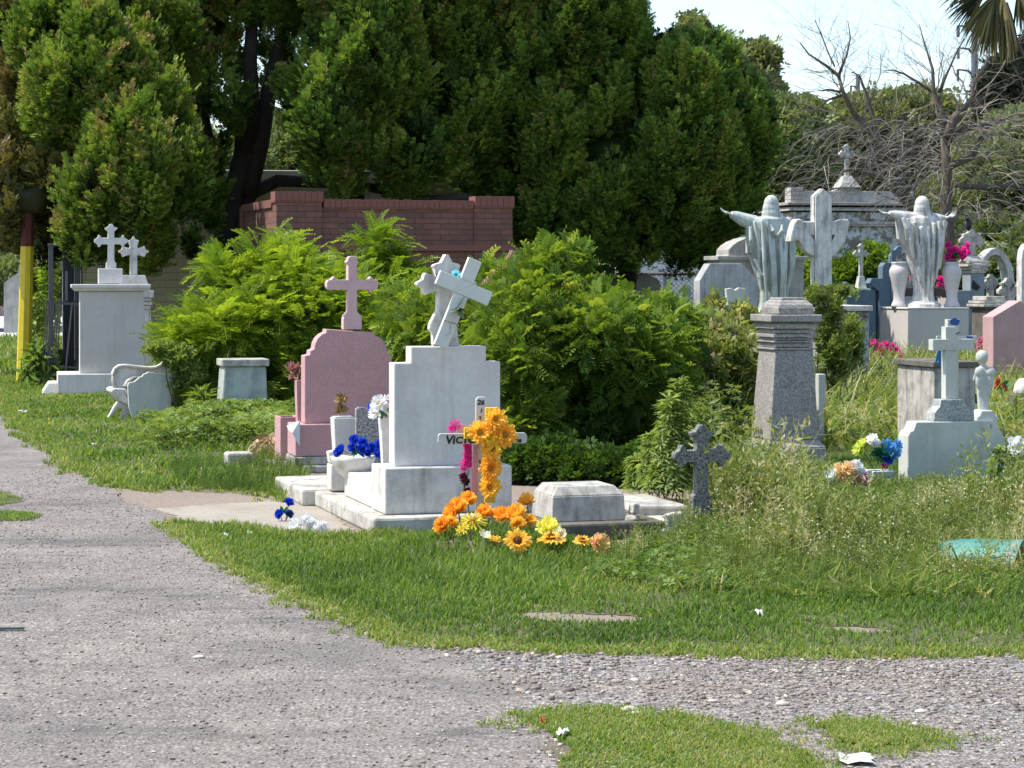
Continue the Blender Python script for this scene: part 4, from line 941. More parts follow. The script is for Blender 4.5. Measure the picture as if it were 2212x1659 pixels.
shrub('feathery_shrub', 'bright lime green feathery leaved shrub filling the space left of the pink headstone', 'shrub', 620, 27,
      [ell(590,690,130,85,27,1.), ell(640,620,75,70,27,.7), ell(480,720,100,65,26.6,.8), ell(420,740,60,40,26.4,.5), ell(700,680,110,80,27,.9), ell(640,790,150,80,27,1.), ell(520,640,45,50,27,.4), ell(800,720,90,70,27,.8), ell(610,560,26,40,27,.2), ell(470,590,22,34,27,.2), ell(560,600,40,50,27,.3)],
      7600, PINN, M_leuc, .27, core=[5], tint=(.1, 1.))
shrub('feathery_shrub', 'lower dark part of the feathery thicket behind the stone block', 'shrub', 560, 27.8,
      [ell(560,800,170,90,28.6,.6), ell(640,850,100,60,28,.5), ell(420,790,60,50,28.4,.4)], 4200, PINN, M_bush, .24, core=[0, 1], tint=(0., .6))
shrub('feathery_shrub', 'tall feathery shrub rising behind the pink stone cross', 'shrub', 815, 28,
      [ell(815,570,42,70,28,.3), ell(830,620,70,50,28,.5), ell(790,640,60,50,28,.5), ell(812,520,16,30,28,.15), ell(880,690,90,70,27.6,.6)], 1500, PINN, M_leuc, .27, tint=(.0,.75))
shrub('leafy_shrub', 'mid green shrub behind the white headstone and its star cross', 'shrub', 960, 21,
      [ell(960,720,110,90,21,.6), ell(1040,760,110,120,20.6,.6), ell(900,690,60,60,22,.4), ell(1060,650,50,70,21,.3)], 4800, PINNB, M_bush, .155, tint=(.25,1.), zup=.9)
shrub('leafy_shrub', 'large green shrub with a dark hollow behind the low chamfered tomb', 'shrub', 1200, 19.2,
      [ell(1170,690,110,110,19.4,.8), ell(1190,600,60,60,19.4,.4), ell(1120,780,100,120,19,.7), ell(1280,730,120,100,19.2,.8), ell(1370,790,110,110,19.2,.7), ell(1200,860,170,150,19.8,.5), ell(1330,900,120,130,19.8,.5), ell(1230,555,22,25,19.4,.15), ell(1140,940,60,110,18.6,.4), ell(1430,720,70,60,19.6,.4)],
      11500, PINNB, M_bush, .145, core=[5, 6], tint=(.15,1.), zup=.9)
shrub('leafy_shrub', 'low undergrowth tinted dark as shade in the hollow behind the low chamfered tomb', 'shrub', 1270, 18.3,
      [ell(1180,1010,110,65,17.7,.3), ell(1290,1020,110,55,17.5,.3), ell(1390,1015,80,55,17.4,.3), ell(1240,940,140,70,18.9,.3)], 4200, LEAVES, M_bush, .07, tint=(.0,.45), zup=.8, core=[0,1,2])  # dark leaf tints put the shade of the hollow into the colour
shrub('leafy_shrub', 'yellowish green shrub right of the dark hollow, below the grey headstone', 'shrub', 1480, 20.5,
      [ell(1450,760,80,90,20.5,.5), ell(1520,790,90,110,20.5,.6), ell(1580,820,70,120,20.5,.5), ell(1600,720,50,60,21,.3), ell(1470,870,80,90,20.2,.5), ell(1545,700,24,60,21,.2)], 5200, LEAVES, M_weed, .10, tint=(.2,1.), zup=.9, inner=.1)
shrub('creeping_vine', 'leafy vine climbing between the obelisk and the slab tomb', 'vine', 1790, 24,
      [ell(1795,680,26,45,24,.2), ell(1765,640,24,24,24,.2), ell(1815,632,45,16,28.8,.2), ell(1800,770,34,60,24,.3), ell(1840,740,25,60,25,.3), ell(1780,720,20,40,24,.2)], 1500, LEAVES, M_weed, .07, tint=(.0,.8), zup=.9, inner=.0)
shrub('flowering_vine', 'white flowering vine scrambling over the end of the bench', 'vine', 390, 25.6,
      [ell(385,775,30,28,25.6,.2), ell(350,755,28,20,25.6,.2), ell(410,830,40,50,25.8,.3), ell(430,880,60,50,25.8,.3)], 1500, LEAVES, M_hemp, .075, tint=(.2,1.), zup=.8)
sprigs('leafy_weeds', 'low dusty weeds at the edge of the worn path beside the urn slab', GP([(520,1055),(640,1075),(655,1010),(600,990),(500,1010)]), 900, lambda x, y: .13+0*x, M_weed, (.0, .7), 9.)
sprigs('leafy_weeds', 'rough weeds along the lower edge of the left grass by the worn path', GP([(330,1050),(640,1075),(640,1020),(400,1000)]), 2500, lambda x, y: .10+0*x, M_cover, (.0, .7), 10.)
def herb(label, px, py, h, n, mat, tmpl=HEMP, size=.11, lean=0., name='weed_plant', group='tall single weeds', rad=.09):
    x, y = G(px, py); root = thing(name, label, 'weed', (x, y, float(height(x, y))), group=group); s_ = y/K; H_ = h*s_
    rr = random.Random(int(px*7+py)); mb = MB(); top = Vector((lean*H_, 0, H_)); mb.tube([(0,0,0), (lean*H_*.3, 0, H_*.5), top], [.006,.005,.002], 5)
    p = []; 
    for k in range(n):
        t = .12+.88*(k+rr.random())/n; a = k*2.4+rr.random(); r_ = rad*(1.15-t)*rr.uniform(.5,1.3)+.01
        p.append((lean*H_*t+math.cos(a)*r_, math.sin(a)*r_, H_*t+r_*.3))
    p = np.array(p); g_ = p.copy()*0; g_[:, 0] = p[:, 0]-lean*H_*.5; g_[:, 1] = p[:, 1]; g_[:, 2] = .12; g_ += unit(n)*.04
    mb.build('stem', M_stem, root); scatter('leaves', *tmpl, p, frames(g_, unit(n)), size*rnd(.6,1.2,n), rng.random(n)*.8+.1, mat, root); return root
for k, (px, h, ln) in enumerate([(1440,230,.05),(1475,270,-.02),(1425,150,-.1),(1500,200,.1),(1460,130,.2),(1405,90,-.3)]):
    herb(['tall pale jagged leaved weed leaning beside the small granite cross','tallest jagged leaved weed behind the small granite cross','short jagged leaved weed at the edge of the dark hollow','jagged leaved weed right behind the granite cross arm','low jagged leaved weed at the cracked slab','lowest jagged leaved weed spilling onto the slab'][k], px, 1095-k*3, h, 110, M_hemp, HEMP, .095, ln, rad=.13, group='jagged weeds by the granite cross')
herb('big leaved weed standing in front of the stone block', 565, 905, 75, 26, M_hemp, HEMP, .2, .1, rad=.12)
herb('bushy weed in front of the bench back', 440, 912, 60, 26, M_hemp, HEMP, .2, -.1, rad=.12)
herb('dark leaved sucker in front of the white headstone at the right', 2150, 1120, 150, 42, M_bush, LEAVES, .07, .08, rad=.09)
herb('second leafy sucker leaning against the white headstone', 2105, 1125, 90, 34, M_bush, LEAVES, .06, -.1, rad=.09)
herb('tall dark leafed stem in front of the grey headstone', 1482, 770, 150, 40, M_bush, LEAVES, .13, .02, rad=.08)
herb('silvery leaved weed below the granite cross', 1640, 1165, 55, 10, stone('silver_leaf', (.4,.44,.36), (.3,.33,.27), .3, 0), LEAVES, .09, 0, rad=.05)
def seedhead(px, py, d, h, label):
    x = X(px, d); s_ = d/K; z0 = Z(py, d); root = thing('seeding_grass', label, 'grass stalk', (x, d, 0), group='seeding grass stalks'); rr = random.Random(px)
    H_ = h*s_; mb = MB().tube([(0,0,0), (.02,0,z0*.6), (0.03,0,z0)], [.006,.005,.003], 4); m2 = MB()
    for k in range(60):
        t = k/60; r_ = .09*(1-t)+.01; a = k*2.4; b = Vector((.03, 0, z0-H_*(1-t))); q = b+Vector((math.cos(a)*r_, math.sin(a)*r_, r_*.9))
        m2.tube([b, q], [.002,.002], 3); m2.ball(q, .010, 4, 4, (1,1,1.8))
    mb.build('stalk', M_straw if False else M_twigl, root); m2.build('seed_head', flat('seed_brown', (.38,.24,.16), .9), root)
for a in [(1098,545,20.5,60,'tallest reddish seed head right of the leaning white cross'),(1072,575,20.5,50,'shorter reddish seed head just right of the leaning white cross'),(1050,600,20.5,45,'seed head close behind the arm of the leaning white cross'),(1000,590,21,30,'seed head behind the star cross')]: seedhead(*a)

# ------------------------------------------------------------------ monuments on the left
def tomb_left():
    f = Fr(215, 31.2, R(12)); t = f.thing('cross_tomb', 'plain white tomb pier with projecting cap and budded cross, nearest the yellow post', 'tomb', 'white cross tombs')
    MB().box(f.x(128), f.x(330), -.06, .95, 0, f.z(807)).build('step', M_white, t, .012)
    MB().taper(f.x(128)-.22, f.x(128)-.002, -.02, .8, 0, f.x(128)-.12, f.x(128)-.002, .02, .7, f.z(826)).build('lower_step', M_white, t, .01)
    MB().box(f.x(174), f.x(309), .04, .46, f.z(807)+.002, f.z(629)).build('body', stone('soft_grey_paint', (.58,.545,.49), (.3,.27,.22), .35, .25, .85, 2, .25, .3), t, .01)
    MB().taper(f.x(164), f.x(318), .0, .5, f.z(629)+.002, f.x(158), f.x(321), -.03, .53, f.z(622)).box(f.x(156), f.x(322), -.04, .54, f.z(622)+.001, f.z(614)).build('cap', M_white, t, .008)
    MB().box(f.x(213), f.x(264), .1, .36, f.z(613), f.z(580)).build('pedestal', M_white, t, .008)
    w = 7*f.s; c = f.x(240); zc = f.z(520); q = crossp(w, f.z(483)-zc, (276-240)*f.s, zc-f.z(580)-.002, 'pt', [(w,zc-f.z(562)),(w*1.3,zc-f.z(566)),(w*1.6,zc-f.z(569)),(w*1.6,zc-f.z(579.6))])
    MB().prism([(c+a, zc+b) for a, b in q], .17, .27).build('cross', M_white, t, .006)
tomb_left()
def tomb_second():
    f = Fr(290, 32.5, R(12)); t = f.thing('cross_tomb', 'taller stained tapering tomb with moulded neck and grey cross, half hidden behind the plain one', 'tomb', 'white cross tombs')
    MB().taper(f.x(255), f.x(340), 0, .6, 0, f.x(262), f.x(324), .05, .55, f.z(668)).build('shaft', M_white2, t, .01)
    for k, (a, b, q) in enumerate([(668,660,2),(659,652,5),(651,644,3),(643,628,8)]):
        MB().box(f.x(260-q), f.x(323+q), .05-q*.006, .55+q*.006, f.z(a)+.002, f.z(b)).build('moulding', M_white2, t, .006)
    MB().taper(f.x(258), f.x(324), .05, .5, f.z(627), f.x(266), f.x(314), .12, .42, f.z(594)).build('cap', M_grey, t, .006)
    w = 8*f.s; c = f.x(290); zc = f.z(543); q = crossp(w, f.z(510)-zc, 33*f.s, zc-f.z(593.5), 'star')
    MB().prism([(c+a, zc+b) for a, b in q], .2, .3).build('cross', M_white2, t, .006)
tomb_second()

def yellow_post():
    d = 34.4; x = X(51, d); t = thing('yellow_post', 'leaning faceted post painted yellow with a dark red top at the far left', 'post', (x, d, 0), rot=(0, R(1.5), 0))
    h = Z(532, d); my = stone('yellow_paint', (.66,.52,.035), (.3,.22,.03), .45, .2, .6, 5, .2, .4)
    MB().lathe([(.115,0),(.10,h)], n=8).build('post_shaft', my, t, .004)
    MB().lathe([(.099,h+.002),(.094,h+.9)], n=8).build('post_top', flat('dark_red_paint', (.11,.03,.02), .8), t, .004)
yellow_post()

def iron_gate():
    d = 33.6; x = X(100, d); t = thing('iron_gate', 'tall dark iron gate with close vertical bars beside the first white tomb', 'gate', (X(105,d), d, 0), R(14))
    s = d/K; W_ = 58*s; z0, z1 = .12, Z(532, d)
    m = MB(); m.box(0, .07, 0, .05, z0, z1); m.box(W_, W_+.05, 0, .05, z0, z1); m.box(-.01, W_+.06, -.005, .055, z1+.001, z1+.045); m.box(.071, W_-.001, .005, .045, Z(655,d), Z(655,d)+.03); m.build('frame', M_iron, t, .004)
    for k in range(9):
        a = .235+k*.022*1.35; MB().box(a, a+.018, .0, .022, z0, z1-.03).build('bar', M_black, t)
    MB().box(.21, W_-.02, .03, .04, .1, z1-.04).build('backing_sheet', M_black, t)
    MB().box(.24, .28, -.02, -.002, Z(650,d), Z(585,d)).build('lock_plate', flat('lock_grey', (.12,.12,.14), .5), t, .003)
    t2 = thing('iron_fence_panel', 'lower leaning panel of rusty grey railings in front of the tall gate', 'fence', (X(86,33.2), 33.2, 0), R(14), rot=(R(2), R(4), R(14)))
    h = Z(650, 33.2)
    for k in range(7): MB().box(k*.035, k*.035+.018, 0, .012, .1, h).build('bar', M_iron, t2)
    MB().box(-.01, .62, .013, .03, h-.03, h).build('rail', M_iron, t2); MB().box(-.01, .62, .013, .03, .3, .33).build('rail', M_iron, t2)
    for a in (.12, .38, .56): MB().tube([(a, .05, h), (a-.03, .0, 0.05)], .017, 5).build('strut', M_iron, t2)
iron_gate()
t = thing('white_pipe', 'white painted pipe standing behind the iron gate', 'pipe', (X(143,37),37,0)); MB().tube([(0,0,0),(0,0,Z(470,37))], .065, 12).build('pipe_shaft', M_white, t, smooth=True)
herb('dark grassy clump at the foot of the yellow post', 88, 835, 70, 60, M_bush, HEMP, .3, 0, rad=.25, group='plants by the gate')
herb('bright broad leaved climber behind the iron gate', 95, 780, 230, 90, M_leuc, LEAVES, .2, .05, rad=.2, group='plants by the gate')
herb('dusty shrub seen between the post and the gate', 82, 790, 150, 80, M_hemp, LEAVES, .16, 0, rad=.25, group='plants by the gate')
herb('dark tuft filling the bottom of the fence beside the tomb step', 115, 828, 55, 60, M_bush, HEMP, .3, 0, rad=.3, group='plants by the gate')
def dark_shape():
    d = 92; t = thing('parked_vehicle', 'dark rear end of a vehicle showing beside the yellow post on the far road', 'vehicle', (X(60,d), d, 0), R(5))
    MB().prism([(-.45,.25),(-.5,.8),(-.35,1.35),(.2,1.45),(2.2,1.45),(2.8,.9),(3.4,.8),(3.4,.25)], 0, 1.6).build('body', flat('black_vehicle', (.02,.02,.025), .3, 0, .6), t, .05)
    MB().lathe([(.3,-.1),(.33,-.05),(.33,.1)], n=16).xf(Matrix.Translation((.0,0,.33)) @ Matrix.Rotation(R(90), 4, 'X')).build('wheel', M_black, t)
    MB().lathe([(.3,-.1),(.33,-.05),(.33,.1)], n=16).xf(Matrix.Translation((2.7,0,.33)) @ Matrix.Rotation(R(90), 4, 'X')).build('wheel', M_black, t)
dark_shape()
t = thing('far_headstone', 'grey stepped headstone beyond the far road behind the yellow post', 'headstone', (X(38,66),66,0))
MB().prism([(-.4,0),(.4,0),(.4,1.5),(.3,1.7),(.25,2.3),(.06,2.3),(.02,1.75),(-.2,1.6),(-.4,1.45)], 0, .2).build('slab', M_grey, t)

def bench():
    f = Fr(330, 25.6, R(18)); t = f.thing('concrete_bench', 'white concrete bench with scrolled arm, seen from behind with a broken backrest edge', 'bench')
    M_b = stone('bench_cement', (.54,.55,.49), (.25,.27,.24), .4, .2, .9, 5, .3, .4); P = f.P
    MB().prism(P([(281,878),(279,832),(281,826),(292,824),(298,819),(303,814),(308,813),(311,808),(317,806),(321,803),(350,808),(400,811),(404,850),(404,908),(290,908)]), 0, .06).build('backrest', M_b, t, .005)
    arm_ = [(263,862),(259,846),(254,832),(252,818),(252,806),(256,797),(264,791),(276,790),(300,793),(326,796),(340,795),(352,789),(361,780),(368,772),(392,772),(392,880),(300,880),(290,862)]
    MB().prism(P(arm_), .16, .25).build('armrest', M_white2, t, .012)
    rim = [(f.x(a), .15, f.z(b)) for a, b in arm_[:14]]; MB().tube(rim, [.020]*14, 8).build('rim', M_white2, t, smooth=True)
    MB().tube([(f.x(a), .10, f.z(b)) for a, b in [(284,860),(277,846),(277,834),(282,824),(292,817),(306,815)]], [.03,.03,.03,.028,.02,.01], 8).build('scroll', M_conc, t, smooth=True)
    MB().prism(P([(248,846),(249,840),(256,838),(290,840),(290,868),(284,873),(275,872),(266,867),(257,858)]), .08, .55).build('seat', M_white2, t, .015)
    for dy, dx in ((.12, 0), (.12, 120)):
        q = MB().prism([(a+dx*f.s, b) for a, b in P([(262,866),(286,876),(286,912),(262,912),(270,896),(272,884),(262,880),(252,896),(240,912),(232,912),(246,894),(254,878)])], dy, dy+.09).build('leg', M_white2, t, .008)
bench()
def stone_block():
    f = Fr(525, 25.2); t = f.thing('stone_block', 'square pale blue stone block with cracked corner in the shrub right of the bench', 'pedestal')
    MB().taper(f.x(479), f.x(578), 0, .42, 0, f.x(487), f.x(574), .02, .40, f.z(792)).build('body', stone('pale_blue_cracked', (.46,.50,.46), (.1,.1,.09), .65, .4, .9, 4, .5, 1., patch=(.13,.13,.12), pamt=.34), t, .015)
    MB().box(f.x(482), f.x(580), -.012, .44, f.z(792)+.002, f.z(776)).build('cap', M_conc, t, .01)
stone_block()

# ------------------------------------------------------------------ flowers
FM = {}
def petm(name, c0, c1, trans=.4):
    if name in FM: return FM[name]
    m, nt, b, out = newmat(name); a = nd(nt, 'ShaderNodeAttribute', attribute_name='tint')
    r = ramp(nt, a.outputs['Fac'], [(0, c0), (1, c1)]).outputs[0]; nt.links.new(r, b.inputs[0]); b.inputs['Roughness'].default_value = .6
    tr = nd(nt, 'ShaderNodeBsdfTranslucent'); nt.links.new(r, tr.inputs[0]); mx = nd(nt, 'ShaderNodeMixShader'); mx.inputs[0].default_value = trans
    nt.links.new(b.outputs[0], mx.inputs[1]); nt.links.new(tr.outputs[0], mx.inputs[2]); nt.links.new(mx.outputs[0], out.inputs[0]); FM[name] = m; return m
P_or = petm('orange_petal', (.85,.28,.01), (1.,.56,.06)); P_yo = petm('amber_petal', (.88,.36,.01), (1.,.62,.07)); P_ye = petm('yellow_petal', (.80,.50,.01), (.95,.80,.07))
P_wh = petm('white_petal', (.7,.7,.68), (.85,.85,.83)); P_bl = petm('blue_petal', (.005,.02,.30), (.01,.07,.65)); P_pk = petm('pink_petal', (.60,.01,.22), (.95,.06,.45))
P_cr = petm('cream_petal', (.75,.62,.35), (.9,.85,.6)); P_lb = petm('sky_blue_petal', (.03,.14,.42), (.12,.38,.70)); P_gy = petm('lime_petal', (.5,.6,.05), (.75,.8,.15))
P_pe = petm('peach_petal', (.8,.4,.18), (.95,.75,.4)); P_mg = petm('magenta_petal', (.3,.01,.15), (.7,.1,.4)); P_rd = petm('red_petal', (.5,.02,.01), (.9,.2,.08)); P_lp = petm('rose_petal', (.55,.10,.2), (.8,.3,.4))
P_gr = petm('cloth_leaf', (.01,.10,.05), (.02,.22,.10), .3); P_dry = petm('dry_leaf', (.22,.13,.06), (.5,.36,.18), .3); P_wine = petm('wine_petal', (.06,.0,.02), (.2,.01,.05))
C_br = flat('brown_centre', (.09,.03,.01), .9); C_ye = flat('yellow_centre', (.5,.33,.04), .8); C_gold = flat('gold_centre', (.42,.27,.05), .8)
def tinted(name, V, F, T, mat, parent):
    me = bpy.data.meshes.new(name); me.from_pydata([tuple(p) for p in V], [], F); me.materials.append(mat)
    at = me.attributes.new('tint', 'FLOAT', 'POINT'); at.data.foreach_set('value', T)
    o = bpy.data.objects.new(name, me); COL.objects.link(o); o.parent = parent; return o
def flower(parent, c, nrm, Rr, mat, n=10, layers=2, cup=.25, cmat=None, cr=.2, ruffle=.12, w=None, seed=0, name='petals', squash=1.):
    rr = random.Random(seed); nrm = Vector(nrm).normalized(); c = Vector(c)
    u = nrm.cross(Vector((.13,.2,1))).normalized(); v = nrm.cross(u)
    V = []; F = []; T = []
    for l in range(layers):
        rl = Rr*(1-.62*l/max(1, layers)); cu = cup+l*(.75/max(1, layers)) ; ph = l*.5*math.pi/n*2+rr.random()
        for k in range(n):
            a = ph+2*math.pi*k/n+rr.gauss(0,.05); R2 = rl*rr.uniform(.86,1.08); ww = (w or 1.15*math.pi/n)
            for j, q in enumerate([.08,.4,.75,1.]):
                for s in (-1, 0, 1):
                    aw = ww*s*(.9,.95,1.,.45)[j]; rad_ = R2*q*(1 if s == 0 else .97)
                    h = Rr*(cu*q**1.5*1.1+ruffle*rr.gauss(0,1)*q*.6+(.03 if s == 0 else 0))-l*Rr*.0
                    V.append(c+u*math.cos(a+aw)*rad_+v*math.sin(a+aw)*rad_*squash+nrm*h); T.append(min(1, max(0, .25+.75*q+rr.gauss(0,.12)-l*.05)))
            o = len(V)-12
            for j in range(3):
                for s in range(2): F.append((o+j*3+s, o+j*3+s+1, o+(j+1)*3+s+1, o+(j+1)*3+s))
    o = tinted(name, V, F, T, mat, parent)
    if cmat:
        mb = MB(); mb.ball(c+nrm*Rr*.08, Rr*cr, 8, 6)
        for k in range(26):
            a = k*2.4; r_ = Rr*cr*math.sqrt(k/26)*1.25; mb.ball(c+u*math.cos(a)*r_+v*math.sin(a)*r_+nrm*Rr*(.16+.06*rr.random()), Rr*.035, 4, 4)
        mb.build('flower_centre', cmat, o)
    return o
def leafset(parent, c, nrm, Rr, mat, n=6, seed=0, name='leaves', up=.2, w=.3):
    rr = random.Random(seed); V = []; F = []; T = []; c = Vector(c)
    for k in range(n):
        d = (Vector(nrm).normalized()*up+Vector((rr.gauss(0,1), rr.gauss(0,.6), rr.gauss(0,.8)))).normalized(); L = Rr*rr.uniform(.7,1.2)
        s = d.cross(Vector((rr.gauss(0,1), rr.gauss(0,1), 1))).normalized()*L*w; n_ = d.cross(s).normalized()*L*.08; o = len(V); tt = rr.random()
        V += [c, c+d*L*.3+s*.8, c+d*L*.35+n_, c+d*L*.3-s*.8, c+d*L*.7+s*.7, c+d*L*.7-s*.7, c+d*L]; T += [tt]*7
        F += [(o,o+2,o+1), (o,o+3,o+2), (o+1,o+2,o+6,o+4), (o+2,o+3,o+5,o+6)]
    return tinted(name, V, F, T, mat, parent)
def bouquet(name, label, loc, specs, group=None, cat='flowers', leaf=None, rz=0.):
    """specs: (dx, dz, dy, radius, petals, n, layers, centre) with offsets in metres from loc"""
    t = thing(name, label, cat, loc, rz, group); sd = int(abs(loc[0])*1000)
    mb = MB()
    for k, (dx, dz, dy, r_, mat, n, ly, cm) in enumerate(specs):
        flower(t, (dx, dy, dz), (dx*2+random.uniform(-.3,.3)*r_*3, -.11-abs(dy), .06+dz*.4), r_, mat, n, ly, .3, cm, seed=sd+k, name='blossom')
        mb.tube([(dx, dy, dz-.002), (dx*.4, dy*.5+.01, max(0, dz-.12)*.4)], .003, 4)
    mb.build('stems', M_stem, t)
    if leaf: leafset(t, (0, .0, sum(s[1] for s in specs)/len(specs)*.8), (0,-1,.5), leaf[0], P_gr, leaf[1], sd)
    return t

# ------------------------------------------------------------------ pink grave
def pink_grave():
    f = Fr(750, 18.7); t = f.thing('pink_headstone', 'large pink rendered headstone with stepped curved shoulders and a pink cross on top', 'headstone')
    MB().box(f.x(600), f.x(800), -.05, .7, 0, f.z(1003)).build('kerb', M_conc, t, .012)
    MB().box(f.x(640), f.x(858), -.02, .42, f.z(1003)+.002, f.z(985)).build('footing', M_conc, t, .01)
    MB().box(f.x(641), f.x(862), 0, .36, f.z(985)+.003, f.z(915)).build('plinth', M_pink, t, .008)
    L = [(664,914),(664,768),(675,766),(676,757),(684,754),(686,742),(691,731),(700,722),(709,718),(710,711)]
    Rr_ = [(x_, y_) for x_, y_ in [(812,719),(813,726),(824,730),(834,740),(838,752),(840,763),(848,768),(849,776),(850,914)]]
    MB().prism(f.P(L+Rr_), .07, .235).build('slab', M_pink, t, .006)
    w = 10*f.s; c = f.x(767); zc = f.z(615); q = crossp(w, f.z(553)-zc, 57*f.s, 0, 'round', [(w,zc-f.z(672)),(w*1.25,zc-f.z(676)),(w*1.8,zc-f.z(682)),(w*2.05,zc-f.z(690)),(w*2.05,zc-f.z(712.5))], 11*f.s)
    q2 = []
    for a, b in q: q2.append((a, b))
    m_ = MB().prism([(c+a, zc+b) for a, b in q2], .1, .19)
    for (a, b) in [(-1,1),(1,1),(1,-1)]:                     # little points near the ends of the arms
        x = c+a*41*f.s; z = zc+b*11*f.s; m_.prism([(x-.035, z-b*.01), (x+.0-a*.0, z+b*.028), (x+.035, z-b*.01)], .102, .188)
    for a in (-1, 1): m_.prism([(c+a*w*.9, f.z(572)), (c+a*w*1.45, f.z(566)), (c+a*w*.9, f.z(560))], .102, .188)
    m_.build('cross', M_pinkl, t, .005)
    # narrow flared vase and a square box, both pink, against its left side
    v = Fr(646, 18.9); tv = v.thing('pink_vase', 'tall thin flared pink vase against the left side of the pink headstone', 'vase')
    MB().taper(v.x(645), v.x(654), 0, .06, 0, v.x(640), v.x(657), -.02, .09, v.z(821)).build('vase_body', M_pink, tv, .003)
    b = Fr(620, 19.1); tb = b.thing('pink_planter', 'small open pink box planter left of the pink headstone', 'planter')
    m_ = MB(); x0, x1, zt = b.x(606), b.x(648), b.z(901)
    m_.box(x0, x1, 0, .02, 0, zt); m_.box(x0, x1, .25, .27, 0, zt); m_.box(x0, x0+.02, .021, .249, 0, zt); m_.box(x1-.02, x1, .021, .249, 0, zt); m_.build('box_walls', M_pink, tb, .003)
    t3 = thing('dried_flowers', 'dried reddish flowers in the thin pink vase', 'flowers', (X(645,18.95), 18.95, Z(821,18.9)))
    leafset(t3, (0,.02,.02), (0,0,1), .13, P_dry, 26, 5, 'dry_leaves', 1.3, .14)
    leafset(t3, (-.05,.02,.06), (0,0,1), .10, petm('dusty_rose', (.3,.1,.1), (.55,.3,.28)), 22, 6, 'dry_petals', .9, .3)
    t4 = thing('paper_cone', 'crumpled white paper beside the pink plinth', 'paper', (X(640,18.55), 18.55, Z(935,18.55)-.0))
    MB().add([(-.08,0,.06),(.03,.02,.10),(.03,-.02,-.11),(-.03,-.03,.0),(-.06,-.02,.02)], [(0,1,3,4),(1,2,3)]).build('paper_sheet', flat('paper', (.75,.75,.73), .7), t4)
    # heap of dry palm leaves
    x, y = G(598, 990); t5 = thing('dry_palm_leaves', 'heap of dry tan palm leaves at the foot of the pink plinth', 'dry leaves', (x, y, 0)); rr = random.Random(2); V = []; F = []; T = []
    for k in range(90):
        a = rr.uniform(-.22,.1); p = Vector((a, rr.uniform(-.08,.15), rr.uniform(.1,.23)*(1-abs(a+.02)*1.6))); dd = Vector((rr.uniform(-1,.7), rr.uniform(-.9,.1), rr.uniform(-.9,-.1))).normalized(); L = rr.uniform(.1,.24)
        s = dd.cross(Vector((rr.gauss(0,1), rr.gauss(0,1), rr.gauss(0,1)))).normalized()*.013; o = len(V); q = p+dd*L*.5+Vector((0,0,.02)); e = p+dd*L; e.z = max(e.z, .01); q.z = max(q.z, .012)
        V += [p-s, p+s, q+s, q-s, e+s*.3, e-s*.3]; F += [(o,o+1,o+2,o+3), (o+3,o+2,o+4,o+5)]; T += [rr.random()]*6
    tinted('palm_leaf_heap', V, F, T, petm('tan_leaf', (.25,.14,.06), (.68,.5,.27), .2), t5)
    s_ = Fr(525, 18.8); ts = s_.thing('kerb_stone', 'low pale kerb stone half hidden in the grass left of the dry palm leaves', 'kerb stone'); MB().box(s_.x(492), s_.x(548), 0, .2, 0, s_.z(978)).build('kerb_block', M_conc, ts, .02)
pink_grave()

# ------------------------------------------------------------------ the white grave in the middle
FW = Fr(970, 14.35)
def white_grave():
    f = FW; t = f.thing('white_grave', 'big white stepped headstone on a white base and worn slab in the middle', 'grave')
    zt = .11
    MB().box(f.x(798), f.x(1112), -.16, 1.75, 0, zt).build('slab', M_slab, t, .018)
    MB().box(f.x(834), f.x(1106), 0, .40, zt+.002, f.z(1008)).build('plinth', M_white2, t, .01)
    MB().box(f.x(834)+.01, f.x(1106)-.02, .402, 1.3, zt+.002, .285).build('ledger', M_white, t, .012)
    L = [(861,1007),(861,672+111-1),(897,782),(897,750)]
    MB().prism(f.P([(860,1008),(860,784),(896,784),(896,749),(1058,749),(1058,783),(1089,783),(1089,1008)]), .09, .24).build('headstone', M_white, t, .007)
    # the star-ended cross that belongs to the tomb
    w = 21.5*f.s; c = f.x(977); zc = f.z(613)
    foot = [(w*.9,zc-f.z(665)), (w*1.0,zc-f.z(700)), (w*1.25,zc-f.z(748.5))]
    q = crossp(w*.95, f.z(549)-zc, 67*f.s, 0, 'star', foot, 16*f.s)
    o = MB().prism([(c+a, zc+b) for a, b in q], .13, .21).build('cross', M_white2, t, .006)
    MB().prism([(c+(a-977)*f.s, f.z(b)) for a, b in [(955,665),(946,680),(936,700),(934,712),(942,720),(943,748),(962,748),(966,690)]], .105, .165).build('ornament', M_white2, t, .01)
white_grave()
def side_slab():
    f = Fr(700, 15.9); t = f.thing('side_slab', 'worn concrete slab carrying the urn left of the white grave', 'slab')
    MB().box(f.x(654), f.x(800), -.0, 1.1, 0, f.z(1056)).build('slab', M_slab, t, .018)
side_slab()
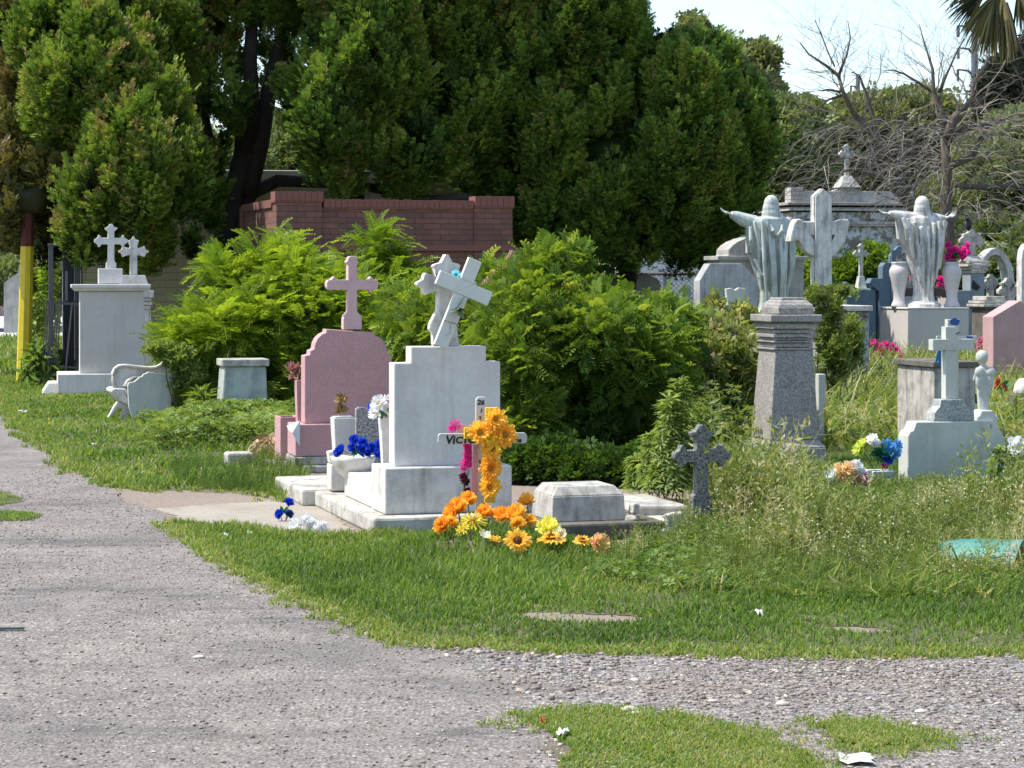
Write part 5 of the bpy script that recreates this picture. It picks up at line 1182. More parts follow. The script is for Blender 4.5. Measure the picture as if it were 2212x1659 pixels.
def leaning_cross():
    f = FW; a = R(22.5); c = f.at(1003, 622, .02); L1 = 200*f.s/2/.97
    t = thing('leaning_cross', 'plain white wooden cross leaning right in front of the star cross', 'cross', (0,0,0)); t.location = c; t.rotation_euler = (0, 0, f.a)
    up, dn, sd, w = 66*f.s, 137*f.s, 63*f.s, 15.5*f.s
    m_ = MB().prism(crossp(w, up, sd, dn, 'flat'), -.02, .02); m_.xf(Matrix.Rotation(a, 4, 'Y'))
    m_.build('cross', stone('pale_aqua_wood', (.68,.69,.62), (.4,.4,.36), .2, .05, .6, 2, .1), t, .003)
    m_ = MB().prism(crossp(w+.004, up*0+w, w+.003, w, 'flat'), -.0225, -.0205); m_.xf(Matrix.Rotation(a, 4, 'Y')); m_.build('centre_plate', stone('pale_aqua_wood', (.68,.69,.62)), t)
    q = lambda lx, lz: Matrix.Rotation(a, 4, 'Y') @ Vector((lx, -.025, lz))
    leafset(t, q(0,-.135), (0,-1,0), .09, petm('grey_green_leaf', (.08,.14,.06), (.14,.2,.1), .1), 5, 4, 'leaf', 1.2, .45)
    flower(t, Matrix.Rotation(a, 4, 'Y') @ Vector((-.07,.03,.06)), (-.3,-1,.2), .035, petm('turquoise_petal', (.1,.5,.6), (.3,.75,.85)), 8, 3, .3, seed=4, name='blue_blossom')
    p = [q(-w-.004, -.24), q(w+.004, -.23)]; MB().tube(p, .0025, 4).build('thread', flat('brown_thread', (.3,.18,.15)), t)
    MB().tube([q(0,-.24), q(.02,-.30), q(.0,-.33)], .0015, 4).tube([q(w,-.23), q(w+.03,-.29), q(w+.02,-.34)], .0015, 4).build('loose_thread', flat('brown_thread', (.3,.18,.15)), t)
leaning_cross()
def vases_left():
    f = Fr(742, 16.5); t = f.thing('tapered_vase', 'grey cement vase, square and tapered, holding a dry brown plant', 'vase')
    zb = .12; M_c = stone('vase_cement', (.58,.57,.53), (.3,.29,.26), .4, .3, .9, 5, .3)
    MB().taper(f.x(728), f.x(757), 0, .1, zb, f.x(721), f.x(766), -.02, .13, f.z(903)).build('vase_body', M_c, t, .004)
    MB().box(f.x(724), f.x(763), -.012, .115, f.z(903)+.001, f.z(900)).build('rim', M_c, t)
    t2 = thing('dry_plant', 'dry brown curled plant standing in the grey cement vase', 'dried plant', (X(737,16.55), 16.55, Z(902,16.55)))
    leafset(t2, (0,0,.04), (0,0,1), .06, petm('dry_gold', (.16,.09,.03), (.42,.26,.1), .2), 46, 3, 'dry_leaves', 1.6, .3); leafset(t2, (0,0,.12), (0,0,1), .06, petm('dry_gold', (.1,.1,.1), (.4,.3,.1)), 46, 8, 'dry_leaves', 1.2, .3)
    g_ = Fr(797, 16.3); t = g_.thing('granite_plaque', 'speckled grey granite plaque standing behind the blue roses', 'plaque')
    MB().prism(g_.P([(770,1010),(770,883),(776,879),(824,886),(824,1010)]), 0, .05).build('plaque', stone('speckled_plaque', (.36,.36,.35), (.2,.2,.2), .3, .1, .7, 4, .3, 0, .8), t, .004)
    b = Fr(735, 15.75); t = b.thing('cement_block', 'white cement block with a smaller broken block on top, left of the urn', 'block')
    MB().box(b.x(716), b.x(760), 0, .16, b.z(1058), b.z(1004)).build('block', M_white2, t, .006); t.location.z = 0
    m_ = MB().box(-.04, .04, -.01, .08, 0, .085); m_.xf(Matrix.Translation((b.x(728), .05, b.z(1003)+.008)) @ Matrix.Rotation(R(-9), 4, 'Y')); m_.build('broken_piece', M_white, t, .01)
    # urn
    u = Fr(772, 15.35); t = u.thing('stone_urn', 'white chalice shaped urn full of blue roses, left of the white grave', 'urn')
    s = u.s; zt = u.z(988); z0 = u.z(1071); H_ = zt-z0
    prof = [(.055,0),(.06,.012),(.045,.03),(.028,.055),(.03,.075),(.05,.10),(.105,.145),(.138,.19),(.15,.225),(.155,.25),(.14,.252),(.12,.22)]
    k = H_/.252; MB().lathe([(r_*k*.97, z0+h*k) for r_, h in prof], (0,.14,0), 24).build('urn_body', M_white2, t, smooth=True)
    sp = []; rr = random.Random(8)
    for dx, dz in [(-.10,.02),(-.03,.03),(.03,.02),(.09,.03),(.125,.0),(-.02,.085),(.03,.06),(-.125,.0),(.06,.0),(.13,.05)]: sp.append((dx, dz+.02, rr.uniform(-.05,.02), .042, P_bl, 7, 4, None))
    bouquet('blue_roses', 'bunch of bright blue cloth roses filling the white urn', (X(776,15.3)-.02, 15.45, Z(985,15.4)), sp, leaf=(.07, 8))
    # tall vase with daisies leaning on the headstone
    v = Fr(836, 14.75); t = v.thing('tapered_vase', 'narrow white vase beside the left edge of the white headstone, with daisies', 'vase')
    zb = v.z(1008)
    MB().taper(v.x(829), v.x(841), 0, .05, v.z(1040), v.x(822), v.x(848), -.02, .08, v.z(897)).build('vase_body', M_white, t, .004)
    MB().box(v.x(823), v.x(845), -.015, .07, 0.285, v.z(1042)).build('foot', M_white, t, .004)
    bouquet('white_daisies', 'white cloth daisies with a blue one in the narrow white vase', (X(828,14.7), 14.72, Z(896,14.7)-.02),
        [(-.02,.09,-.03,.065,P_wh,13,2,C_ye),(-.05,.03,-.03,.05,P_wh,11,2,C_ye),(.03,.05,-.03,.05,P_wh,11,2,C_ye),(.045,.12,0,.04,P_wh,10,2,None),(-.07,.07,.02,.035,P_bl,7,3,None)], leaf=(.07,7))
vases_left()
def ground_flowers_left():
    x, y = G(612, 1126); 
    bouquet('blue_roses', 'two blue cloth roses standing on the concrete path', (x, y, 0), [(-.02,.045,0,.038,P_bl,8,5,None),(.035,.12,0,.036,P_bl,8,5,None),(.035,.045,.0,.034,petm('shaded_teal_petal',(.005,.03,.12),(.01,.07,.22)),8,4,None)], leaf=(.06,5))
    x, y = G(662, 1152)
    bouquet('white_blossoms', 'crumpled white cloth flowers lying on the path at the slab corner', (x, y, 0), [(-.05,.045,0,.062,P_wh,14,3,None),(.03,.04,.02,.055,P_wh,13,3,None),(.09,.035,0,.05,P_wh,12,3,None),(0,.07,.03,.05,P_wh,12,3,None),(.06,.02,-.04,.04,P_wh,12,2,None)])
ground_flowers_left()

# ------------------------------------------------------------------ wooden name cross with its flower wreath
def text_mesh(s, size, mat, parent, M, name, ext=.0015, shear=.15):
    cu = bpy.data.curves.new('tmp', 'FONT'); cu.body = s; cu.size = size; cu.extrude = ext; cu.shear = shear; cu.offset = size*.028
    o = bpy.data.objects.new('tmp', cu); COL.objects.link(o); dg = bpy.context.evaluated_depsgraph_get(); dg.update()
    me = bpy.data.meshes.new_from_object(o.evaluated_get(dg)); bpy.data.objects.remove(o); me.transform(M @ Matrix.Rotation(R(90), 4, 'X')); me.name = name
    me.materials.clear(); me.materials.append(mat); q = bpy.data.objects.new(name, me); COL.objects.link(q); q.parent = parent; return q
def name_cross():
    f = Fr(1041, 13.55, R(9)); t = f.thing('wooden_name_cross', 'white painted wooden cross with hand lettered name and numbers behind orange flowers', 'cross')
    M_w = stone('white_wood', (.66,.65,.62), (.3,.27,.22), .45, .5, .8, 5, .3, .3)
    xl, xr, yt = f.x(1028), f.x(1052), f.z(857); r_ = .018
    MB().prism([(xl,0),(xr,0),(xr,yt-r_),(xr-r_*.4,yt-r_*.3),(xr-r_,yt),(xl+r_,yt),(xl+r_*.4,yt-r_*.3),(xl,yt-r_)], 0, .022).build('upright', M_w, t, .002)
    a0, a1, z0, z1 = f.x(946), f.x(1137), f.z(958), f.z(935)
    MB().prism([(a0,z0+.012),(a0+.01,z0),(a1-.012,z0),(a1-.003,z0+.008),(a1,z0+.02),(a1,z1-.02),(a1-.004,z1-.008),(a1-.014,z1),(a0+.012,z1),(a0+.003,z1-.008),(a0,z1-.018)], -.024, -.002).build('crossbar', M_w, t, .002)
    ink = flat('black_lettering', (.01,.01,.01), .6)
    P = lambda px, py, y: Matrix.Translation((f.x(px), y, f.z(py)))
    text_mesh('Vi', .070, ink, t, P(961,957,-.0265), 'lettering'); text_mesh('CTOr', .056, ink, t, P(983,956,-.0265), 'lettering', shear=.1)
    text_mesh('zana', .038, ink, t, P(1101,955,-.0265), 'lettering')
    text_mesh('26', .042, ink, t, P(1031,874,-.003), 'lettering'); text_mesh('1', .034, ink, t, P(1036,891,-.003), 'lettering'); text_mesh('2', .036, ink, t, P(1033,908,-.003), 'lettering')
    text_mesh('ll', .03, ink, t, P(1034,1000,-.003), 'lettering')
    # orange flower cross hung on it
    w = thing('orange_flower_cross', 'wreath of orange and yellow cloth flowers with a gold bow on the wooden cross', 'wreath', f.loc, f.a)
    mr = flat('gold_ribbon', (.85,.55,.02), .35, 0, .5, .2); foam = flat('yellow_card', (.80,.50,.03), .6)
    MB().prism([(f.x(a), f.z(b)) for a, b in [(1043,1083),(1046,879),(1072,879),(1066,1083)]], -.075, -.03).build('wreath_backing', foam, w, .003)
    MB().box(f.x(1000), f.x(1106), -.074, -.031, f.z(946), f.z(922)).build('wreath_arm', foam, w, .003)
    k = 0
    for px, py, r_ in [(1065,903,22),(1030,933,24),(1085,938,24),(1057,922,18),(1057,969,21),(1053,1009,23),(1052,1050,22),(1057,945,18),(1054,990,15),(1052,1030,15)]:
        k += 1; small = r_ < 20
        flower(w, (f.x(px), -.085-(.0 if small else .012), f.z(py)), (random.uniform(-.15,.15), -1, random.uniform(.0,.3)), r_*f.s*1.2, P_yo if k % 3 else P_or, 13, 3, .18, None if small else C_gold, .2, .10, seed=k, name='blossom')
    V = []; F = []; T = []
    for (a, b, c_, d_) in [((1062,952),(1077,934),(1080,950),(1066,958)),((1060,950),(1042,944),(1046,962),(1058,958)),((1060,955),(1042,968),(1046,976),(1062,960)),((1061,955),(1066,972),(1074,968),(1065,953)),((1052,944),(1062,937),(1064,946),(1058,952))]:
        o = len(V)
        for j, (px, py) in enumerate((a, b, c_, d_)): V.append((f.x(px), -.125-.02*(j == 1), f.z(py)))
        F.append((o,o+1,o+2,o+3)); T += [.2,1,.9,.3]
    tinted('bow', V, F, T, petm('gold_bow', (.75,.4,.01), (1.,.75,.05), .2), w)
    # the older pink wreath behind
    p = thing('pink_ribbon_wreath', 'faded pink cloth flowers and ribbons hanging behind the arm of the wooden cross', 'wreath', f.loc, f.a)
    for px, py, r_, m_ in [(985,919,15,P_pk),(979,928,11,P_pk),(1011,962,12,P_pk),(1012,985,13,P_pk),(1008,1002,14,P_pk),(1004,1012,10,P_pk)]:
        flower(p, (f.x(px), .035, f.z(py)), (-.3,-1,.2), r_*f.s, m_, 13, 2, .3, None, seed=px, ruffle=.25, w=.14, name='blossom')
    MB().box(f.x(1005), f.x(1021), .03, .045, f.z(1010), f.z(950)).build('ribbon', flat('hot_pink', (.75,.0,.22), .5), p)
    MB().prism([(f.x(a), f.z(b)) for a, b in [(1022,960),(1030,960),(1030,1078),(1017,1076)]], -.008, -.004).build('ribbon', flat('pale_pink_ribbon', (.8,.35,.45), .5, 0, .4, .2), p)
    MB().box(f.x(990), f.x(1010), .026, .034, f.z(936), f.z(918)).build('ribbon', flat('peach_ribbon', (.9,.45,.4), .5), p)
    for px, py in [(1003,1030),(1008,1040),(1012,1062)]: flower(p, (f.x(px), .03, f.z(py)), (-.4,-1,0), .028, P_wine, 8, 3, .3, seed=px, name='dry_blossom')
    leafset(p, (f.x(1010), .03, f.z(1035)), (0,-1,0), .06, petm('dull_leaf', (.03,.05,.03), (.1,.1,.06)), 8, 3)
name_cross()
def fl(label, px, py, r_px, mat, n, ly, cm, nrm, d=13.1, cup=.25, stem=True, cr=.2, ruffle=.12, w=None, group='cloth flowers stuck in the grass', name='cloth_flower'):
    s = d/K; x = X(px, d); z = Z(py, d); gz = float(height(x, d)); z = max(z, gz+.012)
    t = thing(name, label, 'flower', (x, d, gz), group=group)
    flower(t, (0,0,z-gz), nrm, r_px*s*1.25, mat, n, ly, cup, cm, cr, ruffle, w, seed=int(px*3+py), name='petals')
    MB().tube([(0, .004, z-gz), (.01, .012, (z-gz)*.5), (0,.01,-.01)], .004, 5).build('stem', M_stem, t)
def grass_flowers():
    U = (0,-.35,1); Fo = (0,-1,.5)
    fl('ruffled orange flower standing highest at the left foot of the wooden cross', 1010, 1083, 16, P_or, 9, 4, None, (.2,-.7,.8), 13.4, .5)
    fl('large ruffled orange bloom left of the wooden cross foot', 990, 1104, 21, P_or, 9, 5, None, (-.2,-.7,.8), 13.3, .5)
    fl('orange bloom squashed below the larger left bloom', 975, 1118, 16, P_or, 9, 4, None, (-.4,-.7,.6), 13.25, .5)
    fl('leftmost frilly orange flower sunk in the grass', 957, 1138, 17, P_or, 14, 5, None, (-.3,-.8,.5), 13.1, .45)
    fl('orange flower just right of the leftmost frilly one', 974, 1130, 13, P_yo, 9, 4, None, (.2,-.8,.6), 13.1, .45)
    fl('small orange bloom directly in front of the wooden cross foot', 1046, 1112, 17, P_or, 9, 4, None, (.1,-.7,.8), 13.35, .5)
    fl('orange bloom right of the wooden cross foot', 1072, 1117, 14, P_or, 9, 4, None, (.1,-.7,.8), 13.35, .5)
    fl('wide orange bloom in the middle of the row', 1088, 1120, 20, P_or, 10, 4, None, (-.1,-.6,.8), 13.3, .4)
    fl('orange bloom with yellow edge right of the middle of the row', 1113, 1118, 21, P_yo, 10, 5, None, (.1,-.6,.9), 13.25, .45)
    fl('small amber bloom at the right end of the row', 1142, 1128, 14, P_yo, 9, 4, None, (.3,-.7,.6), 13.25, .4)
    fl('amber frilly flower below the middle of the row', 1117, 1135, 16, P_yo, 12, 5, None, (.2,-.9,.5), 13.1, .4)
    fl('single orange poppy on a dark stem left of the chamfered tomb', 1139, 1088, 18, P_or, 6, 3, C_br, (-.1,-.45,.9), 13.5, .35)
    fl('yellow daisy with long thin petals in front of the cross', 1022, 1124, 25, P_ye, 15, 2, C_gold, (0,-.45,.9), 13.1, -.15, w=.12)
    fl('smaller yellow daisy drooping at the left', 998, 1143, 15, P_ye, 13, 2, None, (-.5,-.6,.7), 13.0, -.1, w=.13)
    fl('lemon yellow double flower at the upper right of the group', 1184, 1143, 24, petm('lemon_petal', (.75,.62,.03), (.95,.92,.2)), 17, 4, None, (0,-.55,.9), 12.95, .2)
    fl('cream flower tucked right of the lemon one', 1208, 1156, 14, P_cr, 8, 3, None, (.3,-.8,.4), 12.9, .3)
    fl('pale cream petals lying in the grass', 1046, 1158, 12, P_cr, 6, 1, None, (.3,-.5,.9), 12.85, .4)
    fl('dull yellow flower lying flat near the pale cream one', 1070, 1167, 13, P_yo, 8, 2, None, (.2,-.15,1), 12.8, .1)
    fl('sunflower with black centre facing the camera', 1118, 1170, 25, P_yo, 17, 2, C_br, (.05,-.85,.6), 12.7, .12, cr=.34)
    fl('amber sunflower seen edge on, right of the black centred one', 1190, 1163, 26, P_yo, 14, 2, C_br, (0,-.12,1), 12.75, -.1, cr=.3)
    fl('small brown centred amber flower further right', 1258, 1169, 17, P_yo, 12, 2, C_br, (.1,-.3,1), 12.7, .0, cr=.35)
    fl('rightmost peach zinnia lying open towards the right', 1291, 1178, 22, petm('salmon_petal', (.75,.2,.05), (.95,.62,.3)), 12, 3, C_br, (.55,-.75,.4), 12.6, .35)
grass_flowers()

# ------------------------------------------------------------------ low chamfered tomb and slabs
def low_tomb():
    f = Fr(1266, 13.9); t = f.thing('chamfered_tomb', 'low weathered concrete tomb with chamfered lid on a dark slab, right of the white grave', 'tomb')
    zb = f.z(1127)
    m_ = MB().box(f.x(1128), f.x(1430), -.10, .8, 0, zb); o = m_.build('slab', M_concd, t, .015)
    x0, x1, z1, zt = f.x(1194), f.x(1354), f.z(1072), f.z(1052); c = .05
    MB().taper(x0-.002, x1+.005, .02, .46, zb+.002, x0+.01, x1, .04, .45, z1).taper(x0+.01, x1, .04, .45, z1, x0+c, x1-c, .04+c*.8, .45-c, zt).build('lid_block', M_conc, t, .006)
    g_ = Fr(1150, 14.5); t2 = g_.thing('broken_kerb', 'broken pale concrete kerb behind the orange poppy', 'kerb')
    MB().prism(g_.P([(1140,1140),(1140,1100),(1152,1098),(1158,1078),(1184,1076),(1184,1140)]), 0, .12).build('kerb_block', M_conc, t2, .012)
    r_ = Fr(1420, 14.9); t3 = r_.thing('side_slab', 'pale concrete slab sloping away right of the chamfered tomb', 'slab')
    MB().prism(r_.P([(1365,1150),(1365,1096),(1380,1092),(1500,1096),(1500,1150)]), 0.05, .9).build('slab', M_conc, t3, .02)
    MB().box(r_.x(1360), r_.x(1500), -1.0, .045, 0, .035).build('apron', M_slab, t3, .01)
    for k, (px, py, w, h, lab) in enumerate([(1462,1150,40,42,'broken concrete lump at the foot of the granite cross'),(1452,1168,40,26,'smaller flat concrete lump in front of the granite cross'),(1378,1112,34,24,'broken white corner piece right of the chamfered lid'),(1372,1128,34,14,'flat broken piece on the slab beside the chamfered lid')]):
        d = 13.5 if k < 2 else 14.0; s = d/K; t4 = MB().box(-w*s/2, w*s/2, 0, w*s*.5, 0, h*s).build('rubble_piece', M_conc, None, .012, jitter=.03); t4.location = (X(px, d), d, max(0, Z(py, d))); t4.rotation_euler = (R(4*k), R(-7+6*k), R(20+40*k)); tag(t4, lab, 'rubble', 'broken concrete pieces')
low_tomb()
def granite_cross():
    f = Fr(1517, 13.5, R(12)); t = f.thing('granite_cross', 'small speckled dark granite cross standing in the weeds', 'cross')
    w = 13.5*f.s; c = f.x(1518); zc = f.z(985); q = crossp(w, f.z(918)-zc, 63*f.s, 0, 'pt', [(w,zc-f.z(1062)),(w*1.25,zc-f.z(1068)),(w*1.6,zc-f.z(1072)),(w*1.65,zc-f.z(1078)),(w*1.65,zc-f.z(1130))], 12.5*f.s)
    MB().prism([(c+a, zc+b) for a, b in q], 0, .075).build('cross_body', M_gran, t, .004)
    MB().box(c-.085, c+.085, -.04, .12, 0, f.z(1128)).build('base', M_gran, t, .01)
granite_cross()
def obelisk():
    f = Fr(1712, 18.3, R(14)); t = f.thing('granite_obelisk', 'tall tapering speckled granite pillar with moulded neck and rounded cap', 'monument')
    def rt(l, r, y0, l2, r2, y1, dp, dp2, name, b=.006, col=M_obel):
        cy = .28; MB().taper(f.x(l), f.x(r), cy-dp/2, cy+dp/2, f.z(y0)+.001, f.x(l2), f.x(r2), cy-dp2/2, cy+dp2/2, f.z(y1)).build(name, col, t, b)
    rt(1643,1790,1030,1643,1788,968,.58,.56,'plinth', .01, M_obel); rt(1643,1788,968,1665,1776,952,.56,.46,'plinth_chamfer')
    rt(1667,1776,952,1682,1768,757,.46,.38,'shaft', .008)
    for k, (a, b, l, r_) in enumerate([(757,752,1678,1772),(751,742,1683,1768),(741,737,1678,1772),(736,731,1682,1769),(730,722,1677,1774),(721,712,1681,1772),(711,700,1675,1777)]):
        rt(l, r_, a, l, r_, b, .36+.008*(r_-l-85)*.6, .36+.008*(r_-l-85)*.6, 'moulding', .004)
    rt(1676,1778,700,1668,1782,697,.44,.48,'cornice', .003); rt(1667,1783,696,1667,1783,680,.49,.49,'cornice', .008)
    mb = MB(); cy = .28
    prev = None; rows = [(1689,1767,.40,679),(1688,1768,.41,668),(1690,1766,.39,660),(1695,1761,.34,653),(1701,1755,.28,648),(1703,1753,.27,643)]
    for a, b in zip(rows, rows[1:]): mb.taper(f.x(a[0]), f.x(a[1]), cy-a[2]/2, cy+a[2]/2, f.z(a[3])+.001, f.x(b[0]), f.x(b[1]), cy-b[2]/2, cy+b[2]/2, f.z(b[3]))
    mb.build('cap', M_obel, t, .004)
obelisk()

# ------------------------------------------------------------------ right-hand graves
def hand(mb, p, d, up, s):
    """palm, four unequal bent fingers and a thumb leaving the side of the palm"""
    p = Vector(p); d = Vector(d).normalized(); up = Vector(up).normalized(); sd = d.cross(up).normalized()
    mb.tube([p, p+d*.05*s, p+d*.09*s], [.022*s, .034*s, .036*s], 8, .55)
    for k, (o, L) in enumerate([(-.027,.065),(-.009,.078),(.009,.074),(.027,.058)]):
        b = p+d*.085*s+sd*o*s; m = b+d*L*.5*s+up*.006*s+sd*o*.5*s; mb.tube([b, m, m+d*L*.5*s+up*.02*s+sd*o*.5*s], [.0115*s, .0105*s, .009*s], 6)
    b = p+d*.03*s-sd*.028*s; mb.tube([b, b+(d*.5-sd*.8+up*.3)*.035*s, b+(d*1.1-sd*.9+up*.6)*.05*s], [.011*s, .0095*s, .008*s], 6)
def robed(f, t, rows, head, hair, arms, mat, folds, seed=0, vox=.009, y0=.2, drape=(), extra=None):
    """standing robed statue seen from behind: rows are (py, left px, right px, depth as a share of the width)"""
    mb = MB(); rr = random.Random(seed); N = 72; vs = []; fs = []; ph = [rr.uniform(0, 6) for _ in range(8)]
    R_ = []
    for a, b in zip(rows, rows[1:]):
        for k in range(4): u = k/4; R_.append([a[i]*(1-u)+b[i]*u for i in range(4)])
    R_.append(list(rows[-1])); n = len(R_)
    for k, (py, l, r, dr) in enumerate(R_):
        cx = (f.x(l)+f.x(r))/2; hw = (f.x(r)-f.x(l))/2; hz = f.z(py); u = k/(n-1)
        for i in range(N):
            a = 2*math.pi*i/N
            amp = folds*min(1, u*3+.15)
            q = 1+amp*(math.sin(9*a+ph[0]+1.3*math.sin(3*u+ph[1]))+.6*math.sin(15*a+ph[2]+2*u)+.5*math.sin(5*a+ph[3]-1.5*u))
            vs.append((cx+hw*math.cos(a)*(1+(q-1)*.4), y0+hw*dr*math.sin(a)*q, hz))
    for k in range(n-1):
        for i in range(N): j = (i+1) % N; fs.append((k*N+i, k*N+j, (k+1)*N+j, (k+1)*N+i))
    fs.append(tuple(range(N))); fs.append(tuple((n-1)*N+i for i in range(N-1, -1, -1))); mb.add(vs, fs)
    s = f.s
    (hx, hy, hr) = head; c = Vector((f.x(hx), y0, f.z(hy)))
    hr *= 1.15; mb.ball(c, hr*s, 16, 12, (.92, 1., 1.15)); mb.ball(c+Vector((0, hr*s*.9, -.1*hr*s)), hr*s*.22, 8, 6)   # nose on the far side
    for e in (-1, 1): mb.ball(c+Vector((e*hr*s*.85, .1*hr*s, -.05*hr*s)), hr*s*.2, 8, 6, (.5, .7, 1.2))
    mb.tube([c+Vector((0,.01,-hr*s*.7)), Vector((f.x(hx), y0, f.z(hy+hr*1.9)))], [hr*s*.62, hr*s*.75], 12)
    for (x_, y_, r_) in hair:
        mb.ball((f.x(x_), y0-.25*hr*s, f.z(y_)), r_*s*1.28, 14, 10, (1., .8, 1.15))
    for pts, rad in arms[0]:
        P = [Vector((f.x(a), y0+b, f.z(c_))) for a, c_, b in pts]; mb.tube(P, [q*s for q in rad], 12)
    body = None
    for (px, py, yy, dx, dz) in arms[1]: hand(mb, (f.x(px), y0+yy, f.z(py)), (dx, -.15, dz), (0, -.5, 1), 1.25)
    for pts, yy, th in drape: mb.prism(f.P(pts), y0+yy, y0+yy+th)
    if extra: extra(mb)
    o = mb.build('body', mat, t, remesh=vox); return o

def statue_left():
    f = Fr(1690, 36, R(14)); t = f.thing('robed_statue', 'bluish white robed statue with long hair and left arm stretched out, seen from behind', 'statue', 'robed statues with outstretched arms')
    rows = [(467,1648,1694,.75),(472,1628,1712,.6),(480,1619,1722,.5),(500,1620,1728,.5),(530,1620,1729,.5),(550,1624,1730,.5),(565,1630,1728,.5),(585,1637,1725,.52),(605,1645,1721,.55),(630,1651,1712,.6),(655,1650,1708,.65),(690,1640,1706,.75)]
    arms = ([([(1640,482,0),(1612,474,.0),(1594,466,-.02),(1584,463,-.03)], [17,15,11,7]), ([(1700,482,0),(1722,488,.03),(1733,500,.05)], [15,13,9])], [(1585,463,-.03,-1,.28)])
    def folds_(mb):
        for k, (a, b, a2, b2, r_) in enumerate([(1630,478,1640,600,4.5),(1643,476,1655,650,4),(1655,480,1668,660,4),(1668,520,1676,670,4.5),(1684,515,1684,660,4.5),(1697,500,1694,650,4),(1709,500,1702,640,4),(1662,486,1674,510,4),(1688,486,1676,512,4),(1621,490,1625,548,4),(1630,560,1648,625,4)]):
            y = .2-.27*(1 if 1640 < a < 1700 else .72)
            mb.tube([(f.x(a), y+.03, f.z(b)), (f.x((a+a2)/2+3*(-1)**k), y-.012, f.z((b+b2)/2)), (f.x(a2), y+.05, f.z(b2))], [r_*f.s*.9, r_*f.s*1.2, r_*f.s*.8], 8)
    robed(f, t, rows, (1674,446,14), [(1674,440,13.5),(1673,452,15),(1674,464,17),(1676,476,15),(1678,488,10)], arms, M_verd, .045, 3, y0=.2,
          drape=[([(1619,478),(1640,474),(1640,560),(1632,560),(1629,545),(1618,548)], -.1, .12)], extra=folds_)
    MB().lathe([(.30,0),(.28,.05),(.24,.10),(.22,.12)], (f.x(1674), .2, f.z(712)), 20).build('plinth', M_white2, t)
    MB().box(f.x(1640), f.x(1712), -.05, .5, 0, f.z(712)-.002).build('pedestal', M_white2, t, .012)
statue_left()
def statue_right():
    f = Fr(2005, 38, R(14)); t = f.thing('robed_statue', 'weathered white robed statue with both arms spread, standing between two vases on a pale plinth', 'statue', 'robed statues with outstretched arms')
    rows = [(463,1982,2022,.7),(470,1962,2040,.55),(482,1952,2050,.5),(510,1958,2050,.5),(540,1966,2047,.5),(570,1972,2043,.52),(600,1979,2036,.6),(620,1985,2029,.65),(640,1984,2029,.7),(653,1978,2032,.75)]
    arms = ([([(1985,472,0),(1960,468,0),(1940,463,-.02),(1927,461,-.03)], [15,13,9,6]), ([(2025,472,0),(2042,472,0),(2055,471,.0)], [14,11,7])], [(1928,461,-.03,-1,.06),(2054,471,0,1,.35)])
    def folds_(mb):
        for k, (a, b, a2, b2, r_) in enumerate([(1950,470,1960,520,5),(1960,472,1975,560,5),(1975,480,1988,610,4),(1990,490,1998,640,4),(2006,490,2006,640,4),(2020,482,2016,620,4),(2032,478,2026,600,4),(2044,476,2034,580,4)]):
            y = .2-.2; mb.tube([(f.x(a), y+.03, f.z(b)), (f.x((a+a2)/2+2*(-1)**k), y, f.z((b+b2)/2)), (f.x(a2), y+.05, f.z(b2))], [r_*f.s, r_*f.s*1.1, r_*f.s*.7], 8)
    robed(f, t, rows, (2002,446,13), [(2002,441,13),(2002,452,14.5),(2003,464,15),(2003,474,12)], arms, M_marble, .05, 9, y0=.22,
          drape=[([(1945,470),(1965,468),(1975,545),(1968,548),(1958,530),(1948,516)], -.06, .12), ([(2040,474),(2060,478),(2053,505),(2051,524),(2042,530)], -.05, .11)], extra=folds_)
    MB().lathe([(.30,0),(.30,.05),(.25,.08),(.24,.10)], (f.x(2006), .22, f.z(664)+.002), 20).build('base_disc', M_marble, t)
statue_right()
